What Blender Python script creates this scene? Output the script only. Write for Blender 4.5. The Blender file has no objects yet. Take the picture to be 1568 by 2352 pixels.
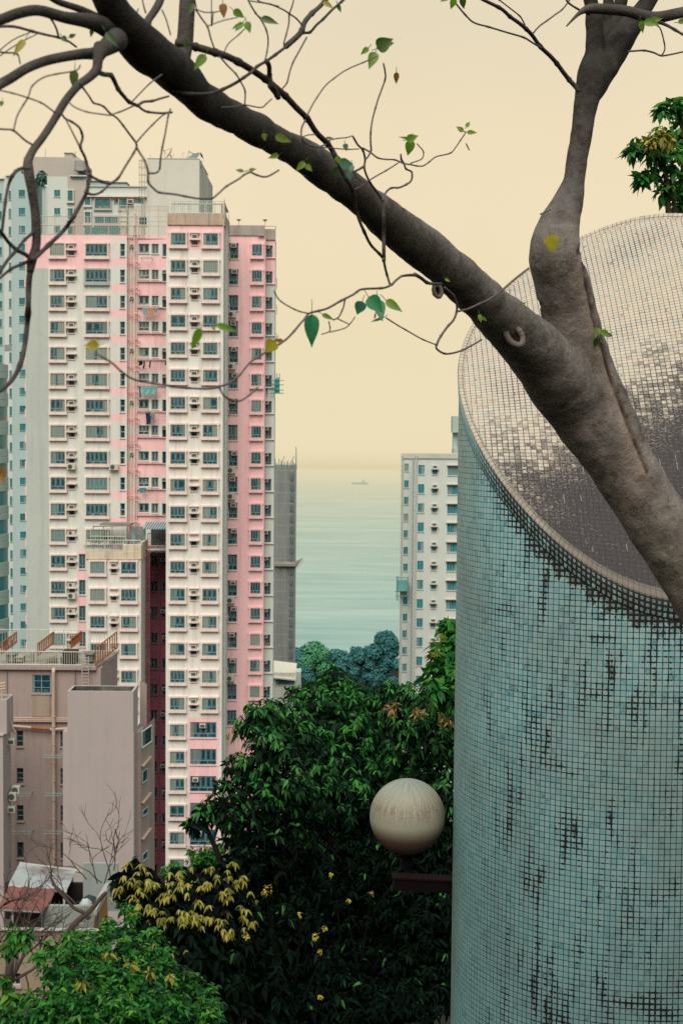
import bpy, bmesh, math, random
import numpy as np
from mathutils import Vector, Matrix, noise as mnoise

random.seed(7)
RNG = np.random.default_rng(11)
SC = bpy.context.scene
COL = SC.collection
PI = math.pi

# ------------------------------------------------------------------ camera
CAMZ = 110.0
FD = 3266.67                       # focal length in units of a 1568 x 2352 frame (50 mm on 36 mm)
PITCH = math.atan((1176 - 989) / FD)
ROLL = math.radians(0.49)
_F = Vector((0, math.cos(PITCH), -math.sin(PITCH)))
_U0 = Vector((0, math.sin(PITCH), math.cos(PITCH)))
_R0 = Vector((1, 0, 0))
_R = _R0 * math.cos(ROLL) + _U0 * math.sin(ROLL)
_U = _U0 * math.cos(ROLL) - _R0 * math.sin(ROLL)
CAM = Vector((0, 0, CAMZ))


def P(x, y, Y):
    """World point seen at (x, y) of the frame, Y metres in front of the camera."""
    d = _F + _R * ((x - 784) / FD) - _U * ((y - 1176) / FD)
    return CAM + d * (Y / d.y)


def FX(x, Y, yr=1200):
    return P(x, yr, Y).x


def FZ(y, Y, xr=450):
    return P(xr, y, Y).z


cd = bpy.data.cameras.new('camera')
cam = bpy.data.objects.new('camera', cd)
COL.objects.link(cam)
cd.sensor_fit = 'VERTICAL'
cd.sensor_height = 36
cd.sensor_width = 24
cd.lens = 50
cd.clip_start = 0.05
cd.clip_end = 80000
m = Matrix((_R, _U, -_F)).transposed().to_4x4()
m.translation = CAM
cam.matrix_world = m
cd.dof.use_dof = True
cd.dof.focus_distance = 8.6
cd.dof.aperture_fstop = 10
SC.camera = cam

# ------------------------------------------------------------------ render look
SC.view_settings.view_transform = 'Standard'
SC.view_settings.look = 'None'
SC.view_settings.exposure = 0
SC.view_settings.gamma = 1
SC.render.resolution_x = 682
SC.render.resolution_y = 1024
SC.cycles.use_denoising = False
SC.cycles.max_bounces = 6
SC.cycles.transparent_max_bounces = 8

# ------------------------------------------------------------------ object helpers


def tag(o, label=None, cat=None, group=None, kind=None):
    if label:
        o['label'] = label
    if cat:
        o['category'] = cat
    if group:
        o['group'] = group
    if kind:
        o['kind'] = kind
    return o


def thing(name, loc, label, cat, group=None):
    o = bpy.data.objects.new(name, None)
    COL.objects.link(o)
    o.location = loc
    o.empty_display_size = 0.1
    return tag(o, label, cat, group)


def absloc(o):
    v = Vector(o.location)
    while o.parent:
        o = o.parent
        v += Vector(o.location)
    return v


def link(name, mesh, parent=None, loc=(0, 0, 0)):
    o = bpy.data.objects.new(name, mesh)
    COL.objects.link(o)
    o.parent = parent
    o.location = loc
    return o


class MB:
    """Collects faces, then links them as one mesh object."""

    def __init__(s):
        s.v, s.f, s.m, s.uv = [], [], [], {}

    def add(s, vs, fs, mi=0):
        b = len(s.v)
        s.v += [tuple(p) for p in vs]
        for f in fs:
            s.f.append([b + i for i in f])
            s.m.append(mi)

    def quad(s, a, b, c, d, mi=0, uv=None):
        s.add([a, b, c, d], [(0, 1, 2, 3)], mi)
        if uv:
            s.uv[len(s.f) - 1] = uv

    def box(s, x0, x1, y0, y1, z0, z1, mi=0):
        s.add([(x0, y0, z0), (x1, y0, z0), (x1, y1, z0), (x0, y1, z0), (x0, y0, z1), (x1, y0, z1), (x1, y1, z1), (x0, y1, z1)],
              [(0, 3, 2, 1), (4, 5, 6, 7), (0, 1, 5, 4), (1, 2, 6, 5), (2, 3, 7, 6), (3, 0, 4, 7)], mi)

    def prism(s, pts, y0, y1, mi=0):
        """polygon in X-Z (counter-clockwise seen from -Y) pulled from y0 to y1"""
        n = len(pts)
        vs = [(x, y0, z) for x, z in pts] + [(x, y1, z) for x, z in pts]
        fs = [tuple(range(n)), tuple(range(2 * n - 1, n - 1, -1))]
        fs += [(i, i + n, (i + 1) % n + n, (i + 1) % n) for i in range(n)]
        s.add(vs, fs, mi)

    def tube(s, pts, rad, sides=8, mi=0, cap=True):
        pts = [Vector(p) for p in pts]
        n = len(pts)
        if not hasattr(rad, '__len__'):
            rad = [rad] * n
        vs, fs = [], []
        t0 = (pts[1] - pts[0]).normalized()
        ref = Vector((0, 0, 1)) if abs(t0.z) < 0.9 else Vector((1, 0, 0))
        nx = t0.cross(ref).normalized()
        for i in range(n):
            t = (pts[min(i + 1, n - 1)] - pts[max(i - 1, 0)]).normalized()
            nx = (nx - t * nx.dot(t))
            nx = nx.normalized() if nx.length > 1e-6 else t.orthogonal().normalized()
            ny = t.cross(nx)
            for k in range(sides):
                a = 2 * PI * k / sides
                vs.append(pts[i] + (nx * math.cos(a) + ny * math.sin(a)) * rad[i])
        for i in range(n - 1):
            for k in range(sides):
                k2 = (k + 1) % sides
                fs.append((i * sides + k, i * sides + k2, (i + 1) * sides + k2, (i + 1) * sides + k))
        if cap:
            fs.append(tuple(range(sides - 1, -1, -1)))
            fs.append(tuple((n - 1) * sides + k for k in range(sides)))
        s.add(vs, fs, mi)

    def build(s, name, mats, parent=None, smooth=False, kind=None):
        me = bpy.data.meshes.new(name)
        off = absloc(parent) if parent else Vector((0, 0, 0))
        me.from_pydata([(p[0] - off.x, p[1] - off.y, p[2] - off.z) for p in s.v], [], s.f)
        if not isinstance(mats, (list, tuple)):
            mats = [mats]
        for mm in mats:
            me.materials.append(mm)
        me.polygons.foreach_set('material_index', s.m)
        if s.uv:
            uvl = me.uv_layers.new(name='UVMap')
            for fi, uv in s.uv.items():
                for li, c in zip(me.polygons[fi].loop_indices, uv):
                    uvl.data[li].uv = c
        if smooth:
            me.polygons.foreach_set('use_smooth', [True] * len(s.f))
        me.update()
        o = link(name, me, parent)
        if kind:
            o['kind'] = kind
        return o


def smooth_path(pts, n=5):
    """Catmull-Rom through tuples of any length"""
    pts = [np.array(p, float) for p in pts]
    if len(pts) < 3:
        return [pts[0] + (pts[-1] - pts[0]) * (i / n) for i in range(n + 1)]
    q = [2 * pts[0] - pts[1]] + pts + [2 * pts[-1] - pts[-2]]
    out = []
    for i in range(1, len(q) - 2):
        a, b, c, d = q[i - 1], q[i], q[i + 1], q[i + 2]
        for k in range(n):
            t = k / n
            out.append(0.5 * (2 * b + (c - a) * t + (2 * a - 5 * b + 4 * c - d) * t * t + (3 * b - a - 3 * c + d) * t ** 3))
    out.append(pts[-1])
    return out


# ------------------------------------------------------------------ material helpers
class NT:
    def __init__(s, name):
        s.mat = bpy.data.materials.new(name)
        s.mat.use_nodes = True
        s.t = s.mat.node_tree
        s.t.nodes.clear()
        s.out = s.t.nodes.new('ShaderNodeOutputMaterial')

    def n(s, typ, **kw):
        nd = s.t.nodes.new(typ)
        for k, v in kw.items():
            setattr(nd, k, v)
        return nd

    def l(s, a, b):
        s.t.links.new(a, b)

    def val(s, sock, v):
        if hasattr(v, 'is_output') or isinstance(v, bpy.types.NodeSocket):
            s.l(v, sock)
        else:
            sock.default_value = v

    def math(s, op, a, b=0.0, c=0.0, clamp=False):
        nd = s.n('ShaderNodeMath', operation=op, use_clamp=clamp)
        s.val(nd.inputs[0], a)
        s.val(nd.inputs[1], b)
        s.val(nd.inputs[2], c)
        return nd.outputs[0]

    def mix(s, fac, a, b, blend='MIX'):
        nd = s.n('ShaderNodeMix', data_type='RGBA', blend_type=blend)
        nd.clamp_factor = True
        s.val(nd.inputs[0], fac)
        s.val(nd.inputs[6], a if not isinstance(a, tuple) else (*a[:3], 1))
        s.val(nd.inputs[7], b if not isinstance(b, tuple) else (*b[:3], 1))
        return nd.outputs[2]

    def obj(s):
        return s.n('ShaderNodeTexCoord').outputs['Object']

    def mapping(s, vec, scale=(1, 1, 1), loc=(0, 0, 0)):
        nd = s.n('ShaderNodeMapping')
        s.l(vec, nd.inputs[0])
        nd.inputs['Scale'].default_value = scale
        nd.inputs['Location'].default_value = loc
        return nd.outputs[0]

    def noise(s, vec, scale=1.0, detail=4.0, rough=0.6, dist=0.0):
        nd = s.n('ShaderNodeTexNoise')
        if vec is not None:
            s.l(vec, nd.inputs['Vector'])
        nd.inputs['Scale'].default_value = scale
        nd.inputs['Detail'].default_value = detail
        nd.inputs['Roughness'].default_value = rough
        nd.inputs['Distortion'].default_value = dist
        return nd.outputs[0]

    def ramp(s, fac, lo, hi):
        nd = s.n('ShaderNodeMapRange')
        nd.clamp = True
        s.val(nd.inputs[0], fac)
        s.val(nd.inputs[1], lo)
        s.val(nd.inputs[2], hi)
        return nd.outputs[0]

    def bsdf(s, col, rough=0.8, spec=0.3, bump=None, bump_d=0.01, bump_s=0.5, metal=0.0):
        b = s.n('ShaderNodeBsdfPrincipled')
        s.val(b.inputs['Base Color'], (*col[:3], 1) if isinstance(col, tuple) else col)
        s.val(b.inputs['Roughness'], rough)
        b.inputs['Specular IOR Level'].default_value = spec
        b.inputs['Metallic'].default_value = metal
        if bump is not None:
            bn = s.n('ShaderNodeBump')
            bn.inputs['Distance'].default_value = bump_d
            bn.inputs['Strength'].default_value = bump_s
            s.l(bump, bn.inputs['Height'])
            s.l(bn.outputs[0], b.inputs['Normal'])
        return b

    def done(s, shader):
        s.l(shader.outputs[0], s.out.inputs['Surface'])
        return s.mat


def wall_mat(name, c1, c2, dirt=(0.12, 0.10, 0.08), amount=0.35, scale=0.12, rough=0.85, streak=1.0):
    t = NT(name)
    o = t.obj()
    big = t.ramp(t.noise(o, scale, 5), 0.35, 0.65)
    col = t.mix(big, c1, c2)
    st = t.noise(t.mapping(o, (1.3 * streak, 1.3 * streak, 0.07)), 1.0, 5, 0.7)
    col = t.mix(t.math('MULTIPLY', t.ramp(st, 0.5, 0.8), amount), col, dirt)
    sp = t.noise(o, 0.9, 6, 0.75)
    col = t.mix(t.math('MULTIPLY', t.ramp(sp, 0.52, 0.85), amount * 0.7), col, dirt)
    fine = t.noise(o, 14, 3)
    col = t.mix(t.math('MULTIPLY', t.ramp(fine, 0.4, 0.8), 0.12), col, dirt)
    return t.done(t.bsdf(col, rough, 0.2, fine, 0.01, 0.3))


def plain_mat(name, c, rough=0.6, spec=0.3, metal=0.0, var=0.25, scale=3.0, c2=None):
    t = NT(name)
    o = t.obj()
    n = t.noise(o, scale, 4)
    if c2 is None:
        c2 = tuple(x * (1 - var) for x in c)
    col = t.mix(t.ramp(n, 0.3, 0.7), c, c2)
    return t.done(t.bsdf(col, rough, spec, metal=metal))


def leaf_mat(name, ca, cb, cc, trans=0.3, rough=0.45, spec=0.3, lo=0.0):
    t = NT(name)
    g = t.n('ShaderNodeNewGeometry').outputs['Random Per Island']
    cr = t.n('ShaderNodeValToRGB')
    t.l(g, cr.inputs[0])
    e = cr.color_ramp.elements
    e[0].color = (*ca, 1)
    e[0].position = 0.05
    e[1].color = (*cc, 1)
    e[1].position = 0.97
    x = e.new(0.55)
    x.color = (*cb, 1)
    b = t.bsdf(cr.outputs[0], rough, spec)
    tr = t.n('ShaderNodeBsdfTranslucent')
    t.l(t.mix(0.5, cr.outputs[0], (ca[0] * 1.5 + 0.02, ca[1] * 2 + 0.03, ca[2]), 'MIX'), tr.inputs[0])
    mx = t.n('ShaderNodeMixShader')
    mx.inputs[0].default_value = trans
    t.l(b.outputs[0], mx.inputs[1])
    t.l(tr.outputs[0], mx.inputs[2])
    return t.done(mx)


# ------------------------------------------------------------------ world and sun
W = bpy.data.worlds.new('World')
SC.world = W
W.use_nodes = True
wt = W.node_tree
wt.nodes.clear()
SUN_DIR = Vector((-0.10, -0.60, 0.79)).normalized()      # towards the sun
elev = math.asin(SUN_DIR.z)
azim = math.atan2(SUN_DIR.x, SUN_DIR.y)
sky = wt.nodes.new('ShaderNodeTexSky')
sky.sky_type = 'NISHITA'
sky.sun_disc = False
sky.sun_elevation = elev
sky.sun_rotation = azim
sky.dust_density = 4
sky.air_density = 1.5
skg = wt.nodes.new('ShaderNodeMix')
skg.data_type = 'RGBA'
skg.blend_type = 'MULTIPLY'
skg.inputs[0].default_value = 1
wt.links.new(sky.outputs[0], skg.inputs[6])
skg.inputs[7].default_value = (1, 1, 1, 1)
tc = wt.nodes.new('ShaderNodeTexCoord')
sep = wt.nodes.new('ShaderNodeSeparateXYZ')
wt.links.new(tc.outputs['Generated'], sep.inputs[0])
cr = wt.nodes.new('ShaderNodeValToRGB')
wt.links.new(sep.outputs[2], cr.inputs[0])
els = cr.color_ramp.elements
SKY_STR = 0.1
stops = [(0.0, (0.83, 0.72, 0.47)), (0.03, (0.855, 0.735, 0.48)), (0.10, (0.945, 0.795, 0.53)), (0.20, (0.94, 0.79, 0.53)),
         (0.34, (0.80, 0.71, 0.52)), (0.6, (0.62, 0.84, 0.86)), (1.0, (0.60, 0.92, 0.98))]
els[0].position, els[0].color = stops[0][0], (*[c / SKY_STR for c in stops[0][1]], 1)
els[1].position, els[1].color = stops[-1][0], (*[c / SKY_STR for c in stops[-1][1]], 1)
for p_, c_ in stops[1:-1]:
    e_ = els.new(p_)
    e_.color = (*[c / SKY_STR for c in c_], 1)
mixs = wt.nodes.new('ShaderNodeMix')
mixs.data_type = 'RGBA'
mixs.inputs[0].default_value = 0.93                          # thick bright overcast over the clear sky
wt.links.new(skg.outputs[2], mixs.inputs[6])
wt.links.new(cr.outputs[0], mixs.inputs[7])
cn = wt.nodes.new('ShaderNodeTexNoise')
cn.inputs['Scale'].default_value = 2.2
cn.inputs['Detail'].default_value = 3
wt.links.new(tc.outputs['Generated'], cn.inputs['Vector'])
cm = wt.nodes.new('ShaderNodeMapRange')
cm.inputs[1].default_value, cm.inputs[2].default_value = 0.35, 0.65
cm.inputs[3].default_value, cm.inputs[4].default_value = 0.96, 1.03
wt.links.new(cn.outputs[0], cm.inputs[0])
cmul = wt.nodes.new('ShaderNodeMix')
cmul.data_type, cmul.blend_type = 'RGBA', 'MULTIPLY'
cmul.inputs[0].default_value = 1
wt.links.new(mixs.outputs[2], cmul.inputs[6])
wt.links.new(cm.outputs[0], cmul.inputs[7])
bg = wt.nodes.new('ShaderNodeBackground')
bg.inputs['Strength'].default_value = SKY_STR
wt.links.new(cmul.outputs[2], bg.inputs[0])
wo = wt.nodes.new('ShaderNodeOutputWorld')
wt.links.new(bg.outputs[0], wo.inputs[0])

sl = bpy.data.lights.new('sun', 'SUN')
sl.energy = 4.2
sl.angle = math.radians(45)
sl.color = (1.0, 0.86, 0.71)
so = bpy.data.objects.new('sun', sl)
COL.objects.link(so)
so.location = (0, -20, 150)
so.rotation_euler = SUN_DIR.to_track_quat('Z', 'Y').to_euler()
# ------------------------------------------------------------------ ground, sea, hills, haze
PROF = [(-400, 135), (-60, 112), (0, 108.3), (2.2, 108.2), (4, 106.6), (6, 105), (9, 103.2), (15, 100), (30, 93), (50, 86.5), (75, 81), (100, 74.5),
        (130, 66), (160, 56), (250, 40), (400, 22), (520, 13), (620, 5), (668, 1.5), (690, -2), (760, -6)]


def ground_z(y):
    for (a, za), (b, zb) in zip(PROF, PROF[1:]):
        if a <= y <= b:
            return za + (zb - za) * (y - a) / (b - a)
    return PROF[-1][1]


mb = MB()
xs = [-1500, -700, -400, -250, -160, -110, -80, -60, -45, -32, -22, -15, -9, -4, 0, 4, 9, 15, 22, 32, 45, 60, 80, 120, 200, 400, 700, 1500]
ys = [-400, -200, -60, -20, 0, 2.2, 4, 6, 9, 12, 15, 20, 25, 30, 40, 50, 62, 75, 88, 100, 115, 130, 145, 160, 200, 250, 320, 400, 520, 620, 668, 690, 760]
vs = []
for y in ys:
    for x in xs:
        k = min(1, max(0, (abs(y) - 3) / 20)) if y > 0 else 1
        vs.append((x, y, ground_z(y) + k * 1.2 * mnoise.noise((x * 0.03, y * 0.03, 0)) * (1 if y < 600 else 0)))
nx_ = len(xs)
mb.add(vs, [(j * nx_ + i, j * nx_ + i + 1, (j + 1) * nx_ + i + 1, (j + 1) * nx_ + i) for j in range(len(ys) - 1) for i in range(nx_ - 1)])
t = NT('ground')
o = t.obj()
gcol = t.mix(t.ramp(t.noise(o, 0.25, 6), 0.35, 0.65), (0.006, 0.008, 0.005), (0.014, 0.013, 0.009))
gm = t.done(t.bsdf(gcol, 0.95, 0.1, t.noise(o, 6, 5), 0.05, 0.6))
mb.build('ground', gm, smooth=True, kind='structure')

t = NT('sea')
o = t.obj()
w1 = t.noise(t.mapping(o, (0.010, 0.045, 1)), 1.0, 6, 0.62)
w2 = t.noise(t.mapping(o, (0.0022, 0.011, 1)), 1.0, 4, 0.55)
hgt = t.math('ADD', w1, t.math('MULTIPLY', w2, 2.0))
sx = t.n('ShaderNodeSeparateXYZ')
t.l(o, sx.inputs[0])
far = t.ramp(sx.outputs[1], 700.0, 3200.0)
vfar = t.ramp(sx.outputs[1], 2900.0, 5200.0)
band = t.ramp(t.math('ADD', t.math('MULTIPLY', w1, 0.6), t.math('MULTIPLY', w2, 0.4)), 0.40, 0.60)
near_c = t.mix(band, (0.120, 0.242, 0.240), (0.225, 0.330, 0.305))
scol = t.mix(far, near_c, t.mix(band, (0.39, 0.35, 0.255), (0.41, 0.37, 0.27)))  # water paled with distance: haze painted into its colour
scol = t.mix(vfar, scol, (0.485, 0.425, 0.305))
b = t.bsdf(scol, 0.42, 0.35, hgt, 1.2, 0.35)
sea_m = t.done(b)
mb = MB()
sy = [640, 720, 800, 900, 1100, 1400, 2000, 3000, 6000, 12000, 30000, 60000]
vs = []
for y in sy:
    for k in (-1, -0.5, 0, 0.5, 1):
        vs.append((k * max(2500, y * 0.9), y, 0.0))
mb.add(vs, [(j * 5 + i, j * 5 + i + 1, (j + 1) * 5 + i + 1, (j + 1) * 5 + i) for j in range(len(sy) - 1) for i in range(4)])
mb.build('sea', sea_m, kind='structure')

# island hills across the water
mb = MB()
vs, fs = [], []
N = 60
for j in range(5):
    for i in range(N + 1):
        u = i / N
        x = -3600 + 9000 * u
        prof = 150 * math.exp(-((u - 0.64) / 0.10) ** 2) + 95 * math.exp(-((u - 0.80) / 0.12) ** 2) + 55 * math.exp(-((u - 0.40) / 0.12) ** 2)
        prof += 16 * mnoise.noise((u * 14, 3, 0)) + 20
        h = max(0, prof) * math.sin(PI * (j / 4) * 0.5 if j < 4 else PI / 2)
        vs.append((x, 9000 + j * 260, h - 3))
for j in range(4):
    for i in range(N):
        a = j * (N + 1) + i
        fs.append((a, a + 1, a + N + 2, a + N + 1))
mb.add(vs, fs)
mb.build('hills', plain_mat('far_hill', (0.62, 0.55, 0.40), 1.0, 0.0), smooth=True, kind='structure')  # pale cream carries distance haze in the colour

# sea haze: a real absorbing and glowing body of air far out over the water
t = NT('sea_haze')
va = t.n('ShaderNodeVolumeAbsorption')
va.inputs['Color'].default_value = (0, 0, 0, 1)
va.inputs['Density'].default_value = 0.00048
em = t.n('ShaderNodeEmission')
em.inputs['Color'].default_value = (0.845, 0.735, 0.485, 1)
em.inputs['Strength'].default_value = 0.00048
ad = t.n('ShaderNodeAddShader')
t.l(va.outputs[0], ad.inputs[0])
t.l(em.outputs[0], ad.inputs[1])
t.l(ad.outputs[0], t.out.inputs['Volume'])
mb = MB()
mb.box(-9000, 9000, 3900, 17000, -30, 620)
hz = mb.build('sea_haze', t.mat, kind='stuff')
hz['label'] = 'pale cream haze hanging over the distant sea'

# ------------------------------------------------------------------ cargo ship
ship_y = 110 * FD / (1110 - 989 + 0.0) * 0.985
sp = P(826, 1110, ship_y)
ship = thing('cargo_ship', (sp.x, sp.y, 0), 'faint grey cargo ship far out on the hazy water', 'ship')
hull_m = plain_mat('ship_hull', (0.29, 0.36, 0.33), 0.9, 0.1, var=0.05)  # hull and upper works paled: haze mixed into their paint
sup_m = plain_mat('ship_upper', (0.34, 0.40, 0.36), 0.9, 0.1, var=0.05)
k = ship_y / FD
x0, zb = sp.x, 0.0
mb = MB()
mb.prism([(x0 - 17 * k, zb - 1), (x0 + 17 * k, zb - 1), (x0 + 19.5 * k, zb + 4.5 * k), (x0 + 14 * k, zb + 4.0 * k), (x0 - 15 * k, zb + 4.0 * k), (x0 - 19.5 * k, zb + 5.2 * k)], sp.y - 5, sp.y + 5)
mb.build('hull', hull_m, ship)
mb = MB()
mb.prism([(x0 + 2 * k, zb + 4 * k), (x0 + 13 * k, zb + 4 * k), (x0 + 12.5 * k, zb + 7.5 * k), (x0 + 10 * k, zb + 7.8 * k), (x0 + 9.4 * k, zb + 10.5 * k), (x0 + 6.5 * k, zb + 10.5 * k), (x0 + 6 * k, zb + 7.5 * k), (x0 + 3 * k, zb + 6.4 * k)], sp.y - 3, sp.y + 3)
mb.build('bridge', sup_m, ship)
mb = MB()
mb.box(x0 + 7.3 * k, x0 + 7.9 * k, sp.y - 0.4, sp.y + 0.4, zb + 10.5 * k, zb + 13 * k)
mb.box(x0 - 8 * k, x0 - 7.5 * k, sp.y - 0.3, sp.y + 0.3, zb + 4 * k, zb + 7 * k)
mb.build('mast', sup_m, ship)

# ------------------------------------------------------------------ tiled round structure
CR = 1.35
CX, CY = 1.664 * CR, 8.196 * CR
TP = 0.0302 * CR                 # tile pitch


def top_z(X, Y):
    """height of the sloping top above the camera level, X, Y in radii from the axis"""
    X = min(X, 0.85)
    return CAMZ + CR * (0.3914 + 0.1188 * X + 1.0808 * Y + 0.2591 * X * Y - 0.1555 * Y * Y)


def tile_shader(t, uv, grout_w, cols, grout_c, stain=None, wear=0.0, blur=0.03):
    """square mosaic tiles: uv is already counted in tiles"""
    wob = t.noise(t.mapping(uv, (0.9, 0.9, 1)), 1.0, 2)
    sp_ = t.n('ShaderNodeSeparateXYZ')
    t.l(uv, sp_.inputs[0])

    def edge(c):
        fr = t.math('FRACT', t.math('ADD', c, t.math('MULTIPLY', t.math('SUBTRACT', wob, 0.5), 0.10)))
        return t.math('SUBTRACT', 0.5, t.math('ABSOLUTE', t.math('SUBTRACT', fr, 0.5)))
    eu, ev = edge(sp_.outputs[0]), edge(sp_.outputs[1])
    d = t.math('SMOOTH_MIN', eu, ev, 0.12)
    gw = grout_w if stain is None else t.math('ADD', grout_w, t.math('MULTIPLY', stain, 0.16))
    gn = t.noise(t.mapping(uv, (0.35, 0.35, 1), (3, 8, 0)), 1.0, 4)
    gw = t.math('ADD', gw, t.math('MULTIPLY', t.math('SUBTRACT', gn, 0.5), 0.07))
    g = t.n('ShaderNodeMapRange')
    g.clamp = True
    t.val(g.inputs[0], t.math('SUBTRACT', d, gw))
    g.inputs[1].default_value = -blur
    g.inputs[2].default_value = blur
    tile_mask = g.outputs[0]
    cell = t.n('ShaderNodeVectorMath', operation='FLOOR')
    t.l(uv, cell.inputs[0])
    wn = t.n('ShaderNodeTexWhiteNoise', noise_dimensions='2D')
    t.l(cell.outputs[0], wn.inputs['Vector'])
    crp = t.n('ShaderNodeValToRGB')
    crp.color_ramp.interpolation = 'CONSTANT'
    t.l(wn.outputs[0], crp.inputs[0])
    el = crp.color_ramp.elements
    el[0].position, el[0].color = 0, (*cols[0], 1)
    el[1].position, el[1].color = (len(cols) - 1) / len(cols), (*cols[-1], 1)
    for i_, c_ in enumerate(cols[1:-1], 1):
        e_ = el.new(i_ / len(cols))
        e_.color = (*c_, 1)
    tcol = crp.outputs[0]
    fine = t.noise(t.mapping(uv, (2.5, 2.5, 1)), 1.0, 5, 0.7)
    tcol = t.mix(t.math('MULTIPLY', t.ramp(fine, 0.5, 0.85), 0.25), tcol, tuple(c * 0.55 for c in cols[0]))
    # hairline cracks on a few tiles
    vor = t.n('ShaderNodeTexVoronoi', feature='DISTANCE_TO_EDGE')
    t.l(t.mapping(uv, (0.9, 0.9, 1)), vor.inputs['Vector'])
    vor.inputs['Scale'].default_value = 1.0
    crack = t.math('MULTIPLY', t.math('LESS_THAN', vor.outputs['Distance'], 0.035), t.math('GREATER_THAN', wn.outputs[0], 0.90))
    tcol = t.mix(t.math('MULTIPLY', crack, 0.75), tcol, grout_c)
    return tcol, tile_mask, wn.outputs[0], fine


# body material
t = NT('teal_mosaic')
uvn = t.n('ShaderNodeUVMap', uv_map='UVMap')
uv = uvn.outputs[0]
uv2 = t.n('ShaderNodeUVMap', uv_map='rim').outputs[0]
s2 = t.n('ShaderNodeSeparateXYZ')
t.l(uv2, s2.inputs[0])
below = s2.outputs[1]                                       # tiles below the rim
stv = t.noise(t.mapping(uv, (0.42, 0.062, 1), (0.6, 0, 0)), 1.0, 6, 0.74)
stain = t.math('MULTIPLY', t.ramp(stv, 0.50, 0.66), t.ramp(t.noise(t.mapping(uv, (0.075, 0.035, 1), (3.3, 1.7, 0)), 1.0, 4, 0.65), 0.36, 0.54))
su_ = t.n('ShaderNodeSeparateXYZ')
t.l(uv, su_.inputs[0])
right = t.ramp(su_.outputs[0], 11.0, 34.0)                  # the weather side is the stained one
stain = t.math('MULTIPLY', stain, t.math('ADD', 0.15, t.math('MULTIPLY', right, 1.15)))
patch = t.ramp(t.noise(t.mapping(uv, (0.05, 0.09, 1), (11, 4, 0)), 1.0, 6, 0.7), 0.56, 0.70)
stain = t.math('MAXIMUM', stain, t.math('MULTIPLY', patch, right))
rimn = t.noise(t.mapping(uv, (0.5, 0.26, 1)), 1.0, 6, 0.8)
rim_d = t.math('MULTIPLY', t.ramp(t.math('SUBTRACT', t.math('ADD', below, 0.0), t.math('MULTIPLY', t.math('SUBTRACT', rimn, 0.36), 17.0)), 1.0, -1.0), t.ramp(su_.outputs[0], 15, 32))
stain = t.math('MAXIMUM', stain, rim_d)
COLS = [(0.198, 0.380, 0.419), (0.216, 0.402, 0.436), (0.178, 0.371, 0.416), (0.229, 0.405, 0.441), (0.163, 0.359, 0.416), (0.238, 0.412, 0.444), (0.206, 0.386, 0.424), (0.134, 0.335, 0.406)]
GR = (0.020, 0.013, 0.014)
tcol, tm, wn, fine = tile_shader(t, uv, t.math('ADD', 0.026, t.math('MULTIPLY', t.ramp(su_.outputs[0], 4.0, 30.0), 0.036)), COLS, GR, stain)
blotch = t.noise(t.mapping(uv, (0.06, 0.04, 1)), 1.0, 5)
tcol = t.mix(t.math('MULTIPLY', t.ramp(su_.outputs[0], 22.0, 2.0), 0.55), tcol, (0.30, 0.40, 0.375))  # left flank paled: side light put into the tile colour
tcol = t.mix(t.math('MULTIPLY', t.ramp(blotch, 0.40, 0.70), 0.55), tcol, (0.125, 0.140, 0.130))
lowd = t.math('MULTIPLY', t.ramp(below, 10.0, 75.0), 0.50)  # lower body darkened: vignette painted into the tiles
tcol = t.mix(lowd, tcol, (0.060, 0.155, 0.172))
tcol = t.mix(t.math('MULTIPLY', t.ramp(su_.outputs[0], 18.0, 46.0), 0.30), tcol, (0.080, 0.120, 0.118))  # right flank darkened: tree shade put into the tile colour
tcol = t.mix(t.math('MULTIPLY', t.ramp(stain, 0.70, 1.1), t.math('ADD', 0.25, t.math('MULTIPLY', t.ramp(fine, 0.35, 0.6), 0.7))), tcol, (0.02, 0.017, 0.013))
grc = t.mix(t.ramp(stain, 0.1, 0.5), t.mix(t.ramp(fine, 0.3, 0.8), GR, (0.055, 0.042, 0.04)), (0.012, 0.009, 0.008))
col = t.mix(tm, grc, tcol)
body_m = t.done(t.bsdf(col, 0.5, 0.22, tm, 0.002, 0.6))

# sloping top material
t = NT('pale_mosaic')
uv = t.n('ShaderNodeUVMap', uv_map='UVMap').outputs[0]
sv = t.n('ShaderNodeSeparateXYZ')
t.l(uv, sv.inputs[0])
U_, V_ = sv.outputs[0], sv.outputs[1]                        # tiles to the right of / up the slope from the axis
n1 = t.noise(t.mapping(uv, (0.07, 0.10, 1), (2, 1, 0)), 1.0, 4, 0.6)
n2 = t.noise(t.mapping(uv, (1.3, 2.1, 1)), 1.0, 5, 0.75)
low = t.math('ADD', t.math('MULTIPLY', V_, -0.0244), t.math('MULTIPLY', U_, 0.018))
lowm = t.math('ADD', low, t.math('MULTIPLY', t.math('SUBTRACT', n1, 0.5), 1.1))
lowm = t.math('ADD', lowm, t.math('MULTIPLY', t.math('SUBTRACT', n2, 0.5), 1.5))
mould = t.ramp(lowm, 0.02, 0.30)
COLS2 = [(0.392, 0.344, 0.278), (0.409, 0.357, 0.287), (0.374, 0.344, 0.287), (0.400, 0.352, 0.287), (0.348, 0.339, 0.287), (0.418, 0.348, 0.278)]
GR2 = (0.07, 0.065, 0.085)
grs = t.ramp(t.noise(t.mapping(uv, (0.06, 0.06, 1), (7, 7, 0)), 1.0, 3), 0.5, 0.75)
tcol, tm, wn, fine = tile_shader(t, uv, 0.052, COLS2, GR2, t.math('MULTIPLY', grs, 0.45))
mould = t.ramp(t.math('ADD', lowm, t.math('MULTIPLY', t.math('SUBTRACT', wn, 0.5), 0.42)), 0.02, 0.34)
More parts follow.
